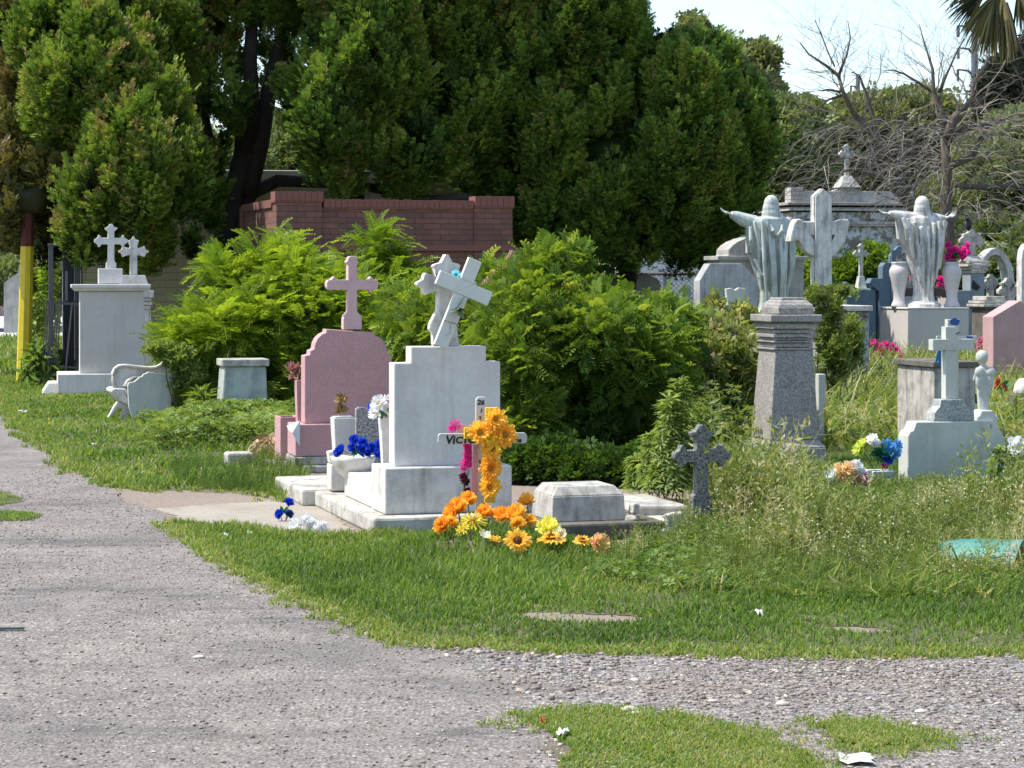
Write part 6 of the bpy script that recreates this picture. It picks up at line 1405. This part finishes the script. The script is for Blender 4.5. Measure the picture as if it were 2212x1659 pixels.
def statue_pedestal():
    f = Fr(2028, 37.8, R(14)); t = f.thing('statue_pedestal', 'pale rendered plinth with one pinkish sunlit side, carrying the statue and two vases', 'pedestal')
    MB().box(f.x(1958), f.x(2096), 0, 1.15, 0, f.z(668)).build('plinth_block', stone('pale_plinth', (.57,.53,.48), (.35,.3,.28), .35, .3, .9, 2, .2, .3), t, .008)
    MB().box(f.x(1956), f.x(2098), -.01, 1.16, f.z(668)+.002, f.z(664)).build('cap', M_white, t, .005)
    for k, (px, lab) in enumerate([(1942,'pale pink amphora shaped vase left of the right-hand statue'),(2056,'amphora shaped vase with pink flowers right of the right-hand statue')]):
        v = Fr(px, 38.2, 0, by=664.); tv = thing('stone_vase', lab, 'vase', (v.loc[0], v.loc[1], v.loc[2]+.003), 0, 'amphora vases')
        s = v.s; rows = [(0,17),(5,17),(10,14),(18,12),(30,12),(45,15),(60,18),(72,21),(80,21),(86,18),(90,15),(94,15),(97,17),(98,14),(90,11)]
        MB().lathe([(r_*s, h*s) for h, r_ in rows], (0,0,0), 28).build('vase_body', stone('vase_pinkwhite', (.62,.57,.55), (.35,.33,.33), .3, .2, .8, 5, .2), tv, smooth=True)
    def pomp(name, label, px, py, d, sp, mat=P_pk, size=10):
        s = d/K; specs = [((a-px)*s, (py-b)*s, random.uniform(-.04,.05), size*s*random.uniform(.85,1.15), mat, 9, 5, None) for a, b in sp]
        bouquet(name, label, (X(px, d), d, Z(py, d)), specs, leaf=(.12, 8))
    pomp('pink_flowers', 'vivid pink flowers in the right-hand amphora', 2058, 566, 38.2, [(2050,530),(2055,545),(2062,540),(2070,548),(2078,540),(2085,530),(2086,545),(2060,555),(2074,558),(2050,556),(2080,552)])
    pomp('pink_flowers', 'pink flowers between the left amphora and the statue', 1976, 620, 38.9, [(1974,585),(1979,592),(1972,600),(1978,607),(1981,615)], size=8)
    pomp('pink_flowers', 'pink flowers between the statue and the right amphora', 2033, 625, 38.9, [(2030,602),(2036,610),(2029,615),(2037,620)], size=8)
    pomp('pink_flowers', 'mound of bright pink and orange flowers on the ground left of the pale plinth', 1912, 778, 36.5, [(1890,742),(1900,748),(1912,745),(1905,757),(1918,760),(1925,748),(1930,762),(1920,770),(1935,758),(1898,760),(1942,768),(1932,772),(1908,768)], size=10)
    pomp('rose_flowers', 'dull rose flowers behind the right arm of the white cross', 2130, 760, 33, [(2120,738),(2128,745),(2135,738),(2126,732),(2142,745),(2118,748)], P_lp, 9)
    pomp('red_flowers', 'red and orange flowers behind the cherub', 2162, 850, 25, [(2155,830),(2160,838),(2166,832),(2158,822),(2154,842),(2168,840)], P_rd, 7)
    pomp('peach_flowers', 'small peach flowers between the white cross and the cherub', 2102, 872, 20, [(2096,866),(2104,868),(2110,862)], P_pe, 6)
    pomp('rose_flowers', 'small rose coloured flowers left of the white pot at the right edge', 2197, 858, 25, [(2193,850),(2198,853)], P_lp, 5)
    pomp('yellow_flowers', 'tiny yellow flower seen through the stone arch', 2153, 608, 46, [(2153,606),(2150,610)], P_ye, 4)
    pomp('blue_flowers', 'dark blue flowers beyond the right foot of the arch', 2205, 550, 50, [(2203,545),(2208,552),(2204,556)], P_bl, 7)
statue_pedestal()

def shroud_cross():
    f = Fr(1775, 34, R(14)); t = f.thing('shroud_cross', 'tall stone cross with pointed head and a heavy draped cloth over its arms', 'cross')
    MB().prism(f.P([(1757,700),(1757,424),(1775,407),(1793,424),(1794,700)]), 0, .13).build('shaft', M_marble, t, .006)
    arc = [(1700+10,523),(1702,521),(1706,500),(1712,481),(1718,473),(1726,473),(1732,478),(1757,478),(1793,478),(1812,477),(1822,473),(1833,473),(1836,480),(1830,505),(1826,522),(1818,533),(1806,548),(1793,556),(1775,560),(1757,556),(1742,547),(1730,532),(1722,519)]
    MB().prism(f.P([(1703,524)]+arc[1:]), -.045, .17).build('cloth', M_marble, t, .03)
    for k, tri in enumerate([[(1748,506),(1756,508),(1755,520)], [(1793,508),(1803,506),(1796,520)]]):
        MB().prism(f.P(tri), -.048, -.0455).build('dark_hole_inlay', M_concd, t)  # dark raised triangles imitate the shade inside holes; nothing is cut
    MB().prism(f.P([(1757,640),(1757,425),(1775,408),(1793,425),(1794,640)]), -.075, -.047).build('front_band', M_marble, t, .004)
    g_ = Fr(1740, 34.5, R(14)); t2 = g_.thing('small_cross', 'small broken cross end poking out of the vine beside the shroud cross', 'cross')
    MB().prism(g_.P([(1735,700),(1735,652),(1738,646),(1745,640),(1748,652),(1748,700)]), 0, .08).build('cross_body', M_grey, t2, .006)
shroud_cross()
def grey_headstones():
    f = Fr(1570, 33.5, R(14)); t = f.thing('grey_headstone', 'grey weathered headstone with one cut off corner, behind the shrubs left of the bluish statue', 'headstone')
    MB().prism(f.P([(1510,850),(1510,690),(1510,606),(1533,569),(1602,569),(1640,606),(1640,850)]), 0, .28).build('slab', stone('streaked_grey', (.42,.42,.41), (.08,.08,.075), .6, .8, .9, 2.5, .4, .5), t, .008)
    f = Fr(1640, 36.5, R(14)); t = f.thing('arched_tomb', 'grey tomb with a rounded arch top and side shoulders behind the bluish statue', 'tomb')
    arc = [(1640+75*math.cos(a), 562-52*math.sin(a)) for a in [math.pi*(1-k/14) for k in range(15)]]
    MB().prism(f.P([(1552,860),(1552,568),(1552,556),(1560,553)]+[(1570,552)]+[(a if a > 1572 else 1572, b) for a, b in arc if b < 552]+[(1722,552),(1740,556),(1740,860)]), 0, .6).build('body', M_grey, t, .01)
    MB().box(f.x(1546), f.x(1746), -.05, .65, f.z(562), f.z(553)).build('shoulder_moulding', M_grey, t, .008)
    g_ = Fr(1592, 40, R(14)); t2 = g_.thing('shell_ornament', 'cream shell shaped carving above the arched tomb', 'carving')
    MB().prism(g_.P([(1562,572),(1566,545),(1575,520),(1584,509),(1590,520),(1586,545),(1575,572)]), 0, .12).build('carving', stone('cream_stone', (.6,.52,.36), (.2,.15,.1), .5, .2), t2, .02)
    MB().box(g_.x(1555), g_.x(1600), .0, .3, 0, g_.z(572)).build('support', M_grey, t2)
    b = Fr(1590, 28, R(14)); t3 = b.thing('open_book_vase', 'white narrow open book shaped stone on a thin foot in front of the grey headstone', 'grave ornament')
    MB().prism(b.P([(1577,706),(1568,624),(1580,622),(1588,627),(1597,621),(1611,623),(1607,660),(1600,706)]), 0, .07).build('book', M_pale, t3, .006)
    MB().taper(b.x(1578), b.x(1594), 0, .08, b.z(724), b.x(1582), b.x(1590), .02, .06, b.z(706)).box(b.x(1572), b.x(1600), -.04, .12, 0, b.z(724)-.002).build('foot', M_white, t3, .005)
    c = Fr(1370, 24, R(14)); t4 = c.thing('half_hidden_headstone', 'grey green stepped headstone peeping out of the shrubs above the dark hollow', 'headstone')
    MB().prism(c.P([(1356,860),(1356,660),(1384,658),(1384,703),(1425,703),(1425,860)]), 0, .14).build('slab', stone('mossy_grey', (.26,.31,.29), (.1,.12,.1), .5, .4), t4, .008)
    h = Fr(1340, 40, R(14)); t5 = h.thing('shaded_tomb', 'dark grey curved tomb in the shade below the cypress skirt', 'tomb')
    MB().prism(h.P([(1270,880),(1270,600),(1320,598),(1345,592),(1400,590),(1425,605),(1440,640),(1440,880)]), 0, .5).build('body', M_grey, t5, .01)
    MB().prism(h.P([(1318,600),(1318,575),(1332,575),(1332,600)]), .1, .2).build('finial', M_grey, t5)
    k_ = Fr(1480, 36, R(14)); t6 = k_.thing('dark_leafy_pillar', 'narrow dark grey green pillar left of the grey headstone', 'pillar')
    MB().box(k_.x(1474), k_.x(1492), 0, .15, 0, k_.z(620)).build('shaft', stone('mossy_grey', (.26,.31,.29)), t6, .006)
    l_ = Fr(720, 29.5, R(10)); t7 = l_.thing('rounded_rock', 'weathered grey rock topped marker behind the pink stone cross', 'marker stone')
    MB().prism(l_.P([(695,800),(693,620),(703,580),(708,562),(718,553),(733,555),(738,575),(752,600),(755,800)]), 0, .25).build('rock', M_conc, t7, .03, jitter=.05)
grey_headstones()
def slab_tomb():
    f = Fr(1820, 30, R(14)); t = f.thing('slab_tomb', 'dark mouldy box tomb with a white edged top behind the obelisk', 'tomb')
    MB().box(f.x(1765), f.x(1880), 0, 1.5, 0, f.z(672)).build('body', M_mold, t, .01)
    MB().box(f.x(1755), f.x(1885), -.05, 1.6, f.z(672)+.002, f.z(660)).build('top_slab', M_white2, t, .008)
    t2 = thing('black_shoe_box', 'small dark grey stone lying on the box tomb among vine leaves', 'stone', f.at(1798, 659, .3), f.a); t2.location.z += .004
    MB().box(-.12, .12, 0, .15, 0, .05).build('lump', M_concd, t2, .015)
slab_tomb()
def blue_grey_tomb():
    f = Fr(1900, 41, R(14)); t = f.thing('blue_grey_tomb', 'blue grey painted tomb wall with sweeping curved top and stepped cross shapes', 'tomb')
    MB().prism(f.P([(1826,800),(1826,608),(1840,618),(1856,624),(1875,626),(1892,624),(1892,800)]), 0, .2).build('curved_wall', M_blue, t, .006)
    MB().prism(f.P([(1896,800),(1896,630),(1874,612),(1880,601),(1904,601),(1904,575),(1910,567),(1925,567),(1925,800)]), -.06, .16).build('stepped_cross', M_blue, t, .006)
    MB().box(f.x(1922), f.x(1932), -.1, -.062, f.z(700), f.z(540)).prism(f.P([(1924,570),(1924,552),(1942,532),(1950,530),(1950,545),(1936,556),(1936,570)]), .0, .1).build('post', M_blue, t, .005)
    MB().box(f.x(1922), f.x(2070), .3, .42, f.z(640), f.z(622)).box(f.x(1922), f.x(2070), .3, .4, 0, f.z(668)).build('dark_back_wall', stone('brown_dark_stone', (.10,.075,.07), (.04,.035,.03)), t, .006)
    g_ = Fr(1863, 49, R(14)); t2 = g_.thing('thin_stone_cross', 'thin pale stone cross standing in front of the flaking mausoleum wall', 'cross')
    w = 4*g_.s; MB().prism([(g_.x(1863)+a, g_.z(548)+b) for a, b in crossp(w, 22*g_.s, 18*g_.s, 50*g_.s, 'pt')], .05, .13).taper(-.1, .1, 0, .2, g_.z(622), -.06, .06, .03, .16, g_.z(597)).box(-.16, .16, -.06, .26, 0, g_.z(622)-.002).build('cross_body', M_marble, t2, .005)
    v = Fr(1712, 50, R(14)); 
blue_grey_tomb()
def pillars_and_arch():
    f = Fr(2105, 42, R(14)); t = f.thing('pillar_tomb', 'grey pillar with heavy moulded capital and a stone cross on top, left of the arch', 'tomb')
    MB().box(f.x(2096), f.x(2128), 0, .35, 0, f.z(590)).build('pillar', M_blue if False else stone('slate_grey', (.26,.30,.32), (.1,.1,.1), .4, .4), t, .006)
    for k, (a, b, q) in enumerate([(590,584,0),(583,577,4),(576,570,9),(569,564,6)]): MB().box(f.x(2094-q), f.x(2130+q), -.03-q*.006, .38+q*.006, f.z(a)+.002, f.z(b)).build('capital', M_conc, t, .006)
    w = 8*f.s; c = f.x(2107); MB().taper(c-.2, c+.2, .05, .3, f.z(563.6), c-.09, c+.09, .1, .25, f.z(552)).prism([(c+a, f.z(520)+b) for a, b in crossp(w, 26*f.s, 29*f.s, 32*f.s, 'pt')], .12, .22).build('cross', M_conc, t, .006)
    MB().box(f.x(2060), f.x(2092), -.1, .3, 0, f.z(627)).build('low_wall', stone('slate_grey', (.26,.30,.32)), t, .006)
    MB().prism(f.P([(2098,622),(2101,604),(2117,620),(2110,628)]), -.02, -.008).build('dark_plate', M_black, t)
    b = Fr(2101, 42, 0); 
    t2 = thing('perched_bird', 'small black bird perched on the stone cross left of the arch', 'bird', f.at(2101, 494, .17))
    MB().ball((0,0,.07), .075, 12, 8, (.75,.7,1.5)).ball((-.03,-.02,.19), .042, 10, 8, (1,1,1)).tube([(-.06,-.03,.19),(-.1,-.05,.18)], [.012,.002], 5).tube([(.03,.02,.0),(.07,.05,-.13)], [.035,.02], 6, .4).tube([(0,0,-.01),(0,0,.02)], .01, 5).build('body', M_black, t2, remesh=.012)
    g_ = Fr(2155, 45, R(14)); t3 = g_.thing('pointed_arch', 'white pointed stone arch standing open among the far crosses', 'arch')
    outer = [(2112,700),(2112,600),(2115,575),(2124,555),(2140,540),(2153,535),(2168,542),(2182,560),(2190,580),(2194,610),(2196,700)]
    inner = [(2183,700),(2182,612),(2178,585),(2170,566),(2160,553),(2152,549),(2140,553),(2130,565),(2124,582),(2122,605),(2122,700)]
    P_ = g_.P(outer); Q_ = g_.P(inner)[::-1]; m_ = MB()
    for k in range(len(P_)-1): m_.prism([P_[k], P_[k+1], Q_[k+1], Q_[k]], 0, .35)
    m_.build('arch_band', M_marble, t3)
    for px, top, base, arm_, d, lab in [(2142,590,670,17,43,'grey stone cross on a stepped base seen under the arch'),(2180,598,690,24,41,'dark pointed ended stone cross in front of the arch\'s right foot'),(2212,600,690,22,42,'grey cross with its left arm at the right edge of the photo'),(2173,553,640,14,52,'pale plain cross farther back inside the arch'),(2220,520,690,12,40,'tall rounded white stone at the very right edge')]:
        h = Fr(px, d, R(14)); th = h.thing('stone_cross' if 'rounded' not in lab else 'rounded_stone', lab, 'cross' if 'rounded' not in lab else 'headstone', 'far stone crosses' if 'rounded' not in lab else None)
        if 'rounded' in lab: MB().prism(h.P([(2206,800),(2206,560),(2209,540),(2216,528),(2226,524),(2250,524),(2250,800)]), 0, .2).build('slab', M_marble, th, .01); continue
        w = (6 if px != 2180 else 9)*h.s; c = 0; zc = h.z(top+(22 if px != 2180 else 32))
        MB().prism([(a, zc+b) for a, b in crossp(w, (20 if px != 2180 else 30)*h.s, arm_*h.s, zc-h.z(base), 'flat' if px == 2173 else 'pt')], 0, .12).build('cross_body', M_conc if px != 2173 else M_marble, th, .006)
        MB().taper(-w*3.2, w*3.2, -.1, .25, 0, -w*2.4, w*2.4, -.05, .2, h.z(base)-.002).build('base', M_conc, th, .01)
    r_ = Fr(2145, 36, R(14)); t5 = r_.thing('dark_moulded_tomb', 'dark moulded tomb base behind the pink headstone at the right', 'tomb')
    MB().box(r_.x(2128), r_.x(2175), 0, .5, 0, r_.z(668)).build('body', M_concd, t5, .008)
    for k, (a, b, q) in enumerate([(668,664,2),(663,657,6),(656,650,3),(649,640,-4)]): MB().box(r_.x(2126-q), r_.x(2177+q), -.03-q*.006, .53+q*.006, r_.z(a)+.002, r_.z(b)).build('moulding', M_conc if k else M_concd, t5, .006)
    p = Fr(2200, 30.5, R(14)); t6 = p.thing('pink_gabled_headstone', 'pink headstone with sloping gabled top at the right edge', 'headstone')
    MB().prism(p.P([(2142,850),(2142,684),(2204,649),(2265,700),(2265,850)]), 0, .32).build('slab', stone('salmon_render', (.50,.32,.31), (.3,.18,.17), .5, .4), t6, .008)
pillars_and_arch()
def white_cross_right():
    f = Fr(2065, 16.2, R(16)); t = f.thing('white_headstone', 'broad pale headstone with curved shoulder and a plain cross on a stepped block', 'headstone')
    MB().prism(f.P([(1956,1110),(1956,940),(1961,930),(1968,928),(1972,918),(1975,910),(2160,911),(2163,925),(2176,945),(2180,960),(2180,1110)]), 0, .16).build('slab', M_pale, t, .007)
    MB().prism(f.P([(2018,910),(2019,893),(2025,884),(2032,878),(2034,863),(2084,863),(2087,872),(2100,882),(2110,890),(2111,910)]), .02, .15).build('block', stone('block_grey', (.46,.48,.46), (.15,.15,.14), .5, .3, .9, 6, .4, 0, .5), t, .005)
    c = f.x(2061)
    MB().box(f.x(2049), f.x(2073), .05, .12, f.z(862.5), f.z(706)).box(f.x(2019), f.x(2113), .044, .049, f.z(757), f.z(733)).box(f.x(2019), f.x(2113), .0495, .115, f.z(757), f.z(733)).build('cross', M_pale, t, .002)
    tb = thing('taller_cross', 'second white cross standing just behind the first, with blue paint on its tip', 'cross', (X(2060, 16.55), 16.55, 0), f.a)
    s = f.s*1.03; z = lambda py: (f.by-py)*f.s*1.0+.0
    MB().box(-14*s, 12*s, 0, .05, 0, z(692)).build('upright', M_pale, tb, .003); MB().box(-42*s, 52*s, -.018, -.001, z(745), z(728)).build('arm', M_pale, tb, .003)
    MB().prism([(-9*s,z(702)),(-9*s,z(694)),(-4*s,z(690)),(3*s,z(688.5)),(8*s,z(692)),(14*s,z(694)),(12*s,z(701)),(8*s,z(705))], -.008, -.0015).build('blue_paint', flat('blue_paint', (.01,.08,.28), .6), tb)
    MB().box(28*s, 41*s, -.024, -.019, z(734), z(729)).build('blue_paint', flat('blue_paint', (.01,.08,.28)), tb)
    MB().tube([f2 for f2 in [(-12*s,-.012,z(722)),(0,-.014,z(726)),(12*s,-.012,z(720))]], .004, 5).build('wire', M_black, tb)
    tc = thing('blue_ribbon', 'turquoise blue ribbon hanging behind the arm of the white cross', 'ribbon', (X(2028,17.2), 17.2, 0))
    MB().prism([((a-2028)*17.2/K, Z(b, 17.2)) for a, b in [(2026,757),(2040,758),(2042,790),(2038,800),(2034,788),(2030,798),(2028,778),(2020,785)]], 0, .01).build('ribbon_cloth', flat('turquoise', (.02,.2,.42), .5, 0, .4, .3), tc)
    MB().tube([((2034-2028)*17.2/K, .005, Z(795,17.2)), ((2034-2028)*17.2/K, .005, 0)], .004, 4).build('wire_stem', M_stem, tc)
    # cherub seen from behind
    g_ = Fr(2131, 16.35, R(10), by=911.); ta = g_.thing('cherub_statue', 'small pale cherub statue with wings, seen from behind on top of the white headstone', 'statue'); s = g_.s
    mb = MB(); V = lambda px, y, py: (g_.x(px), y, g_.z(py))
    mb.ball(V(2130,.08,772), 13.5*s, 16, 12, (1.,1.05,1.15)); mb.ball(V(2130,.08+10*s,774), 2.6*s, 8, 6)
    for e in (-1, 1): mb.ball(V(2130+e*11,.085,774), 2.4*s, 8, 6, (.6,.8,1.2))
    for k in range(14): a = k*.75; mb.ball(V(2130+9*math.cos(a), .08-5*s*abs(math.sin(k)), 768-8*math.sin(a)*.7), 4.5*s, 8, 6)
    mb.tube([V(2131,.08,782),V(2133,.08,795)], [5.5*s,8*s], 12)
    mb.lathe([(9*s,0),(13*s,6*s),(14.5*s,16*s),(13.5*s,34*s),(14*s,50*s),(13*s,70*s),(12*s,92*s),(11*s,102*s)][::-1] and [(11*s,-102*s),(12.5*s,-84*s),(14*s,-60*s),(14*s,-40*s),(14.5*s,-24*s),(14.5*s,-12*s),(11*s,-4*s),(5*s,2*s)], V(2133,.08,790), 24, sy=.8, fn=lambda t_, k_: 1+.05*math.sin(7*t_+4*k_))
    for e in (-1, 1):
        mb.ball(V(2133+e*13,.045,804), 10.5*s, 12, 9, (1., .7, 1.1)); mb.ball(V(2133+e*12,.05,822), 10*s, 12, 9, (.9, .6, 2.1)); mb.ball(V(2133+e*9,.055,842), 7.5*s, 12, 9, (.8, .6, 2.))
        mb.tube([V(2133+e*12,.08,800),V(2133+e*16,.11,822),V(2133+e*8,.15,814)], [5*s,4.6*s,3.6*s], 10)
    for e in (-1, 1): mb.tube([V(2133+e*5,.08,880),V(2133+e*5,.08,897)], [5*s,4.6*s], 10)
    mb.build('body', stone('cherub_stone', (.55,.57,.51), (.2,.22,.2), .4, .3, .85, 12, .3), ta, remesh=.0045)
    MB().prism(g_.P([(2108,911),(2110,900),(2116,896),(2120,886),(2146,886),(2150,895),(2158,900),(2160,911)]), 0, .15).build('plinth', M_pale, ta, .01)
    # pots and flowers at its foot
    v = Fr(1908, 16.0, R(16)); tv = v.thing('white_flower_pot', 'square white pot with blue and yellow flowers left of the pale white headstone', 'pot')
    MB().taper(v.x(1886), v.x(1930), 0, .13, 0, v.x(1883), v.x(1936), -.02, .16, v.z(1017)).build('pot_body', M_pale, tv, .006)
    s = 16.0/K; bx, bz = X(1905, 16.05), Z(1015, 16.05); q = lambda px, py: ((px-1905)*s, (1015-py)*s)
    sp = []
    for px, py, r_, m_, n_ in [(1918,965,13,P_lb,7),(1932,975,13,P_lb,7),(1910,980,11,P_lb,6),(1925,985,12,P_lb,7),(1936,960,10,P_lb,6),(1917,995,10,P_bl,6),(1858,962,10,P_gy,6),(1852,972,10,P_gy,6),(1866,958,9,P_gy,6),(1862,975,9,P_gy,6),(1886,950,12,P_wh,7),(1893,960,9,P_wh,6),(1908,1006,5,P_pk,6)]:
        a, b = q(px, py); sp.append((a, b, random.uniform(-.03,.03), r_*s*1.35, m_, n_, 2, None))
    tb_ = bouquet('mixed_flowers', 'blue, lime and white cloth flowers with dark green leaves in the square white pot', (bx, 16.05, bz), sp, leaf=(.085, 34))
    w_ = Fr(1832, 15.6, R(16)); tw = w_.thing('low_block', 'low white block half buried in weeds under the peach flowers', 'block'); MB().box(w_.x(1788), w_.x(1850), 0, .18, 0, w_.z(1062)).build('block_body', M_white2, tw, .01)
    s = 15.5/K; sp = []
    for px, py, r_, m_, n_ in [(1800,1028,15,petm('ice_petal',(.6,.68,.66),(.8,.86,.84)),7),(1815,1018,16,P_pe,8),(1834,1014,16,P_pe,8),(1848,1010,15,P_wh,8),(1858,1020,13,P_wh,7),(1822,1034,16,P_pe,8),(1840,1032,15,petm('butter_petal',(.8,.65,.25),(.95,.85,.5)),8),(1855,1038,14,P_lp,8),(1866,1044,13,P_mg,8),(1852,1050,13,P_mg,8),(1806,1044,12,petm('ice_petal',(.6,.68,.66),(.8,.86,.84)),7),(1862,1028,12,P_mg,8)]:
        sp.append(((px-1832)*s, (1062-py)*s, random.uniform(-.06,.01), r_*s*1.2, m_, n_, 3, None))
    bouquet('peach_flowers', 'big bunch of peach, white and magenta cloth flowers on the low white block', (X(1832,15.5), 15.55, Z(1062,15.5)), sp, leaf=(.06, 5))
    r_ = Fr(2205, 15.9, 0); s = 15.9/K
    tq = thing('white_cloth_lily', 'big white cloth flower with dark teal leaves at the right edge beside the pale headstone', 'flower', (X(2200,15.9), 15.9, 0))
    flower(tq, ((0)*s,0,Z(965,15.9)), (-.3,-1,.2), 26*s, P_wh, 7, 3, .35, None, seed=4, name='blossom'); flower(tq, (18*s,0,Z(990,15.9)), (.2,-1,.1), 20*s, P_lb, 7, 3, .3, None, seed=7, name='blossom')
    leafset(tq, (8*s,0,Z(985,15.9)), (0,-1,.2), .12, petm('teal_leaf', (.0,.03,.04), (.01,.1,.1), .2), 16, 3); MB().tube([(0,.01,Z(970,15.9)),(.02,.01,0)], .006, 5).build('stem', M_stem, tq)
    k_ = Fr(2062, 19.5, R(14)); tk = k_.thing('low_mouldy_tomb', 'low stained tomb with a dark flat lid behind the white cross', 'tomb')
    MB().box(k_.x(2018), k_.x(2112), .02, .8, 0, k_.z(794)).build('body', M_conc, tk, .008); MB().box(k_.x(2012), k_.x(2118), -.02, .85, k_.z(794)+.002, k_.z(781)).build('lid', M_concd, tk, .006)
    p_ = Fr(2215, 24, 0); tp = p_.thing('white_urn_lid', 'white upturned pot at the right edge on a dark ledge', 'pot')
    MB().lathe([(.10,0),(.11,.02),(.09,.1),(.05,.16),(.0,.17)], (0,.1,p_.z(852)), 16).build('pot_body', M_white, tp, smooth=True); MB().box(-.12, .4, 0, .3, 0, p_.z(853)).build('ledge', M_concd, tp, .01)
    n_ = Fr(1775, 21, R(10)); tn = n_.thing('small_marker', 'small white marker slab just right of the obelisk shaft', 'marker'); MB().box(n_.x(1768), n_.x(1784), 0, .1, 0, n_.z(808)).build('marker_slab', M_pale, tn, .006)
white_cross_right()

def teal_barrel():
    d = 12.2; s = d/K; x = X(2132, d); t = thing('teal_drum', 'dented turquoise metal drum lying half sunk in the weeds at the right edge', 'drum', (x, d, 0), R(-32))
    m, nt, b, out = newmat('teal_rusty_paint'); v = coords(nt); n1 = noise(nt, v, 5, 6, .7); n2 = noise(nt, v, 22, 5, .7)
    c = mixc(nt, n2, (.025,.14,.11), (.07,.24,.19)); c = mixc(nt, ramp(nt, n1, [(.55,0.),(.66,.85)]).outputs[0], c, (.30,.17,.10)); c = mixc(nt, ramp(nt, noise(nt, v, 3, 5), [(.5,0.),(.7,.6)]).outputs[0], c, (.26,.31,.26))
    nt.links.new(c, b.inputs[0]); b.inputs['Roughness'].default_value = .55; b.inputs['Metallic'].default_value = .1
    V = []; F = []; N = 28; rows = [(-.27,.085),(-.25,.10),(-.16,.125),(-.05,.135),(.1,.138),(.2,.145),(.21,.150),(.207,.140),(.1,.130),(-.05,.126),(-.2,.11)]
    cz = .055
    for k, (xx, r_) in enumerate(rows):
        for i in range(N):
            a = 2*math.pi*i/N; dent = 1-.10*math.exp(-((a-2.2)/.5)**2)*(1 if k < 8 else .9)
            r2 = r_*1.05; V.append((xx+.03*math.sin(3*a+1)*(k < 2), r2*math.cos(a)*dent, cz+r2*math.sin(a)*dent))
    for k in range(len(rows)-1):
        for i in range(N): j = (i+1) % N; F.append((k*N+i, k*N+j, (k+1)*N+j, (k+1)*N+i))
    MB().add(V, F).build('drum_shell', m, t, smooth=True)
    MB().lathe([(.114,0),(.114,.004)], n=28).xf(Matrix.Translation((-.19,0,cz)) @ Matrix.Rotation(R(90), 4, 'Y')).build('drum_bottom', flat('rust', (.12,.05,.03), .9), t)
teal_barrel()
def litter(px, py, w, label, col=(.62,.61,.57), h=.03, seed=1):
    h = h if w < 60 else .006
    x, y = G(px, py); rr = random.Random(seed+px); s = y/K*w; t = None; V = []; n = 5
    for i in range(n):
        for j in range(n): V.append(((i/(n-1)-.5)*s*(1+rr.gauss(0,.15)), (j/(n-1)-.5)*s*1.4*(1+rr.gauss(0,.15)), .012+float(height(x, y))+rr.random()*h))
    F = [(i*n+j, i*n+j+1, (i+1)*n+j+1, (i+1)*n+j) for i in range(n-1) for j in range(n-1)]
    o = MB().add(V, F).build('litter', flat('litter_%d' % int(col[0]*100), col, .6)); o.location = (x, y, 0); tag(o, label, 'litter', 'scraps of litter')
for a in [(50,893,18,'crumpled white scrap on the bright grass near the left edge'),(160,845,18,'white scrap below the first cross tomb'),(205,966,10,'little white scrap in the left grass by the road'),(487,1164,11,'small white scrap where the front lawn meets the path'),(540,1160,11,'flat white scrap on the front lawn below the path'),(1712,1262,20,'torn white paper in the ground cover'),(1745,1263,22,'second piece of torn white paper in the ground cover'),
          (1850,1646,70,'flattened white plastic sheet on the bottom right gravel'),(1215,1598,24,'white scrap at the left tip of the lower grass island'),(1640,1335,16,'cream leaf on the lawn above the gravel')]: litter(*a)
litter(1172, 1571, 10, 'tiny red scrap on the tip of the lower grass island', (.6,.05,.05))
litter(345, 1025, 22, 'dry yellow leaf on the bare soil beside the road', (.6,.5,.25)); litter(258, 1078, 8, 'dark pebble like scrap at the end of the worn path', (.12,.12,.16), .04)
x, y = G(17, 1364); t = thing('metal_strip', 'thin dark strip lying on the road at the left edge', 'strip', (x, y, .008), R(2)); MB().box(-.12, .07, 0, .03, 0, .008).build('strip_body', flat('green_black', (.05,.09,.09), .6), t)
print('objects', len(bpy.data.objects), 'faces', sum(len(m.polygons) for m in bpy.data.meshes))
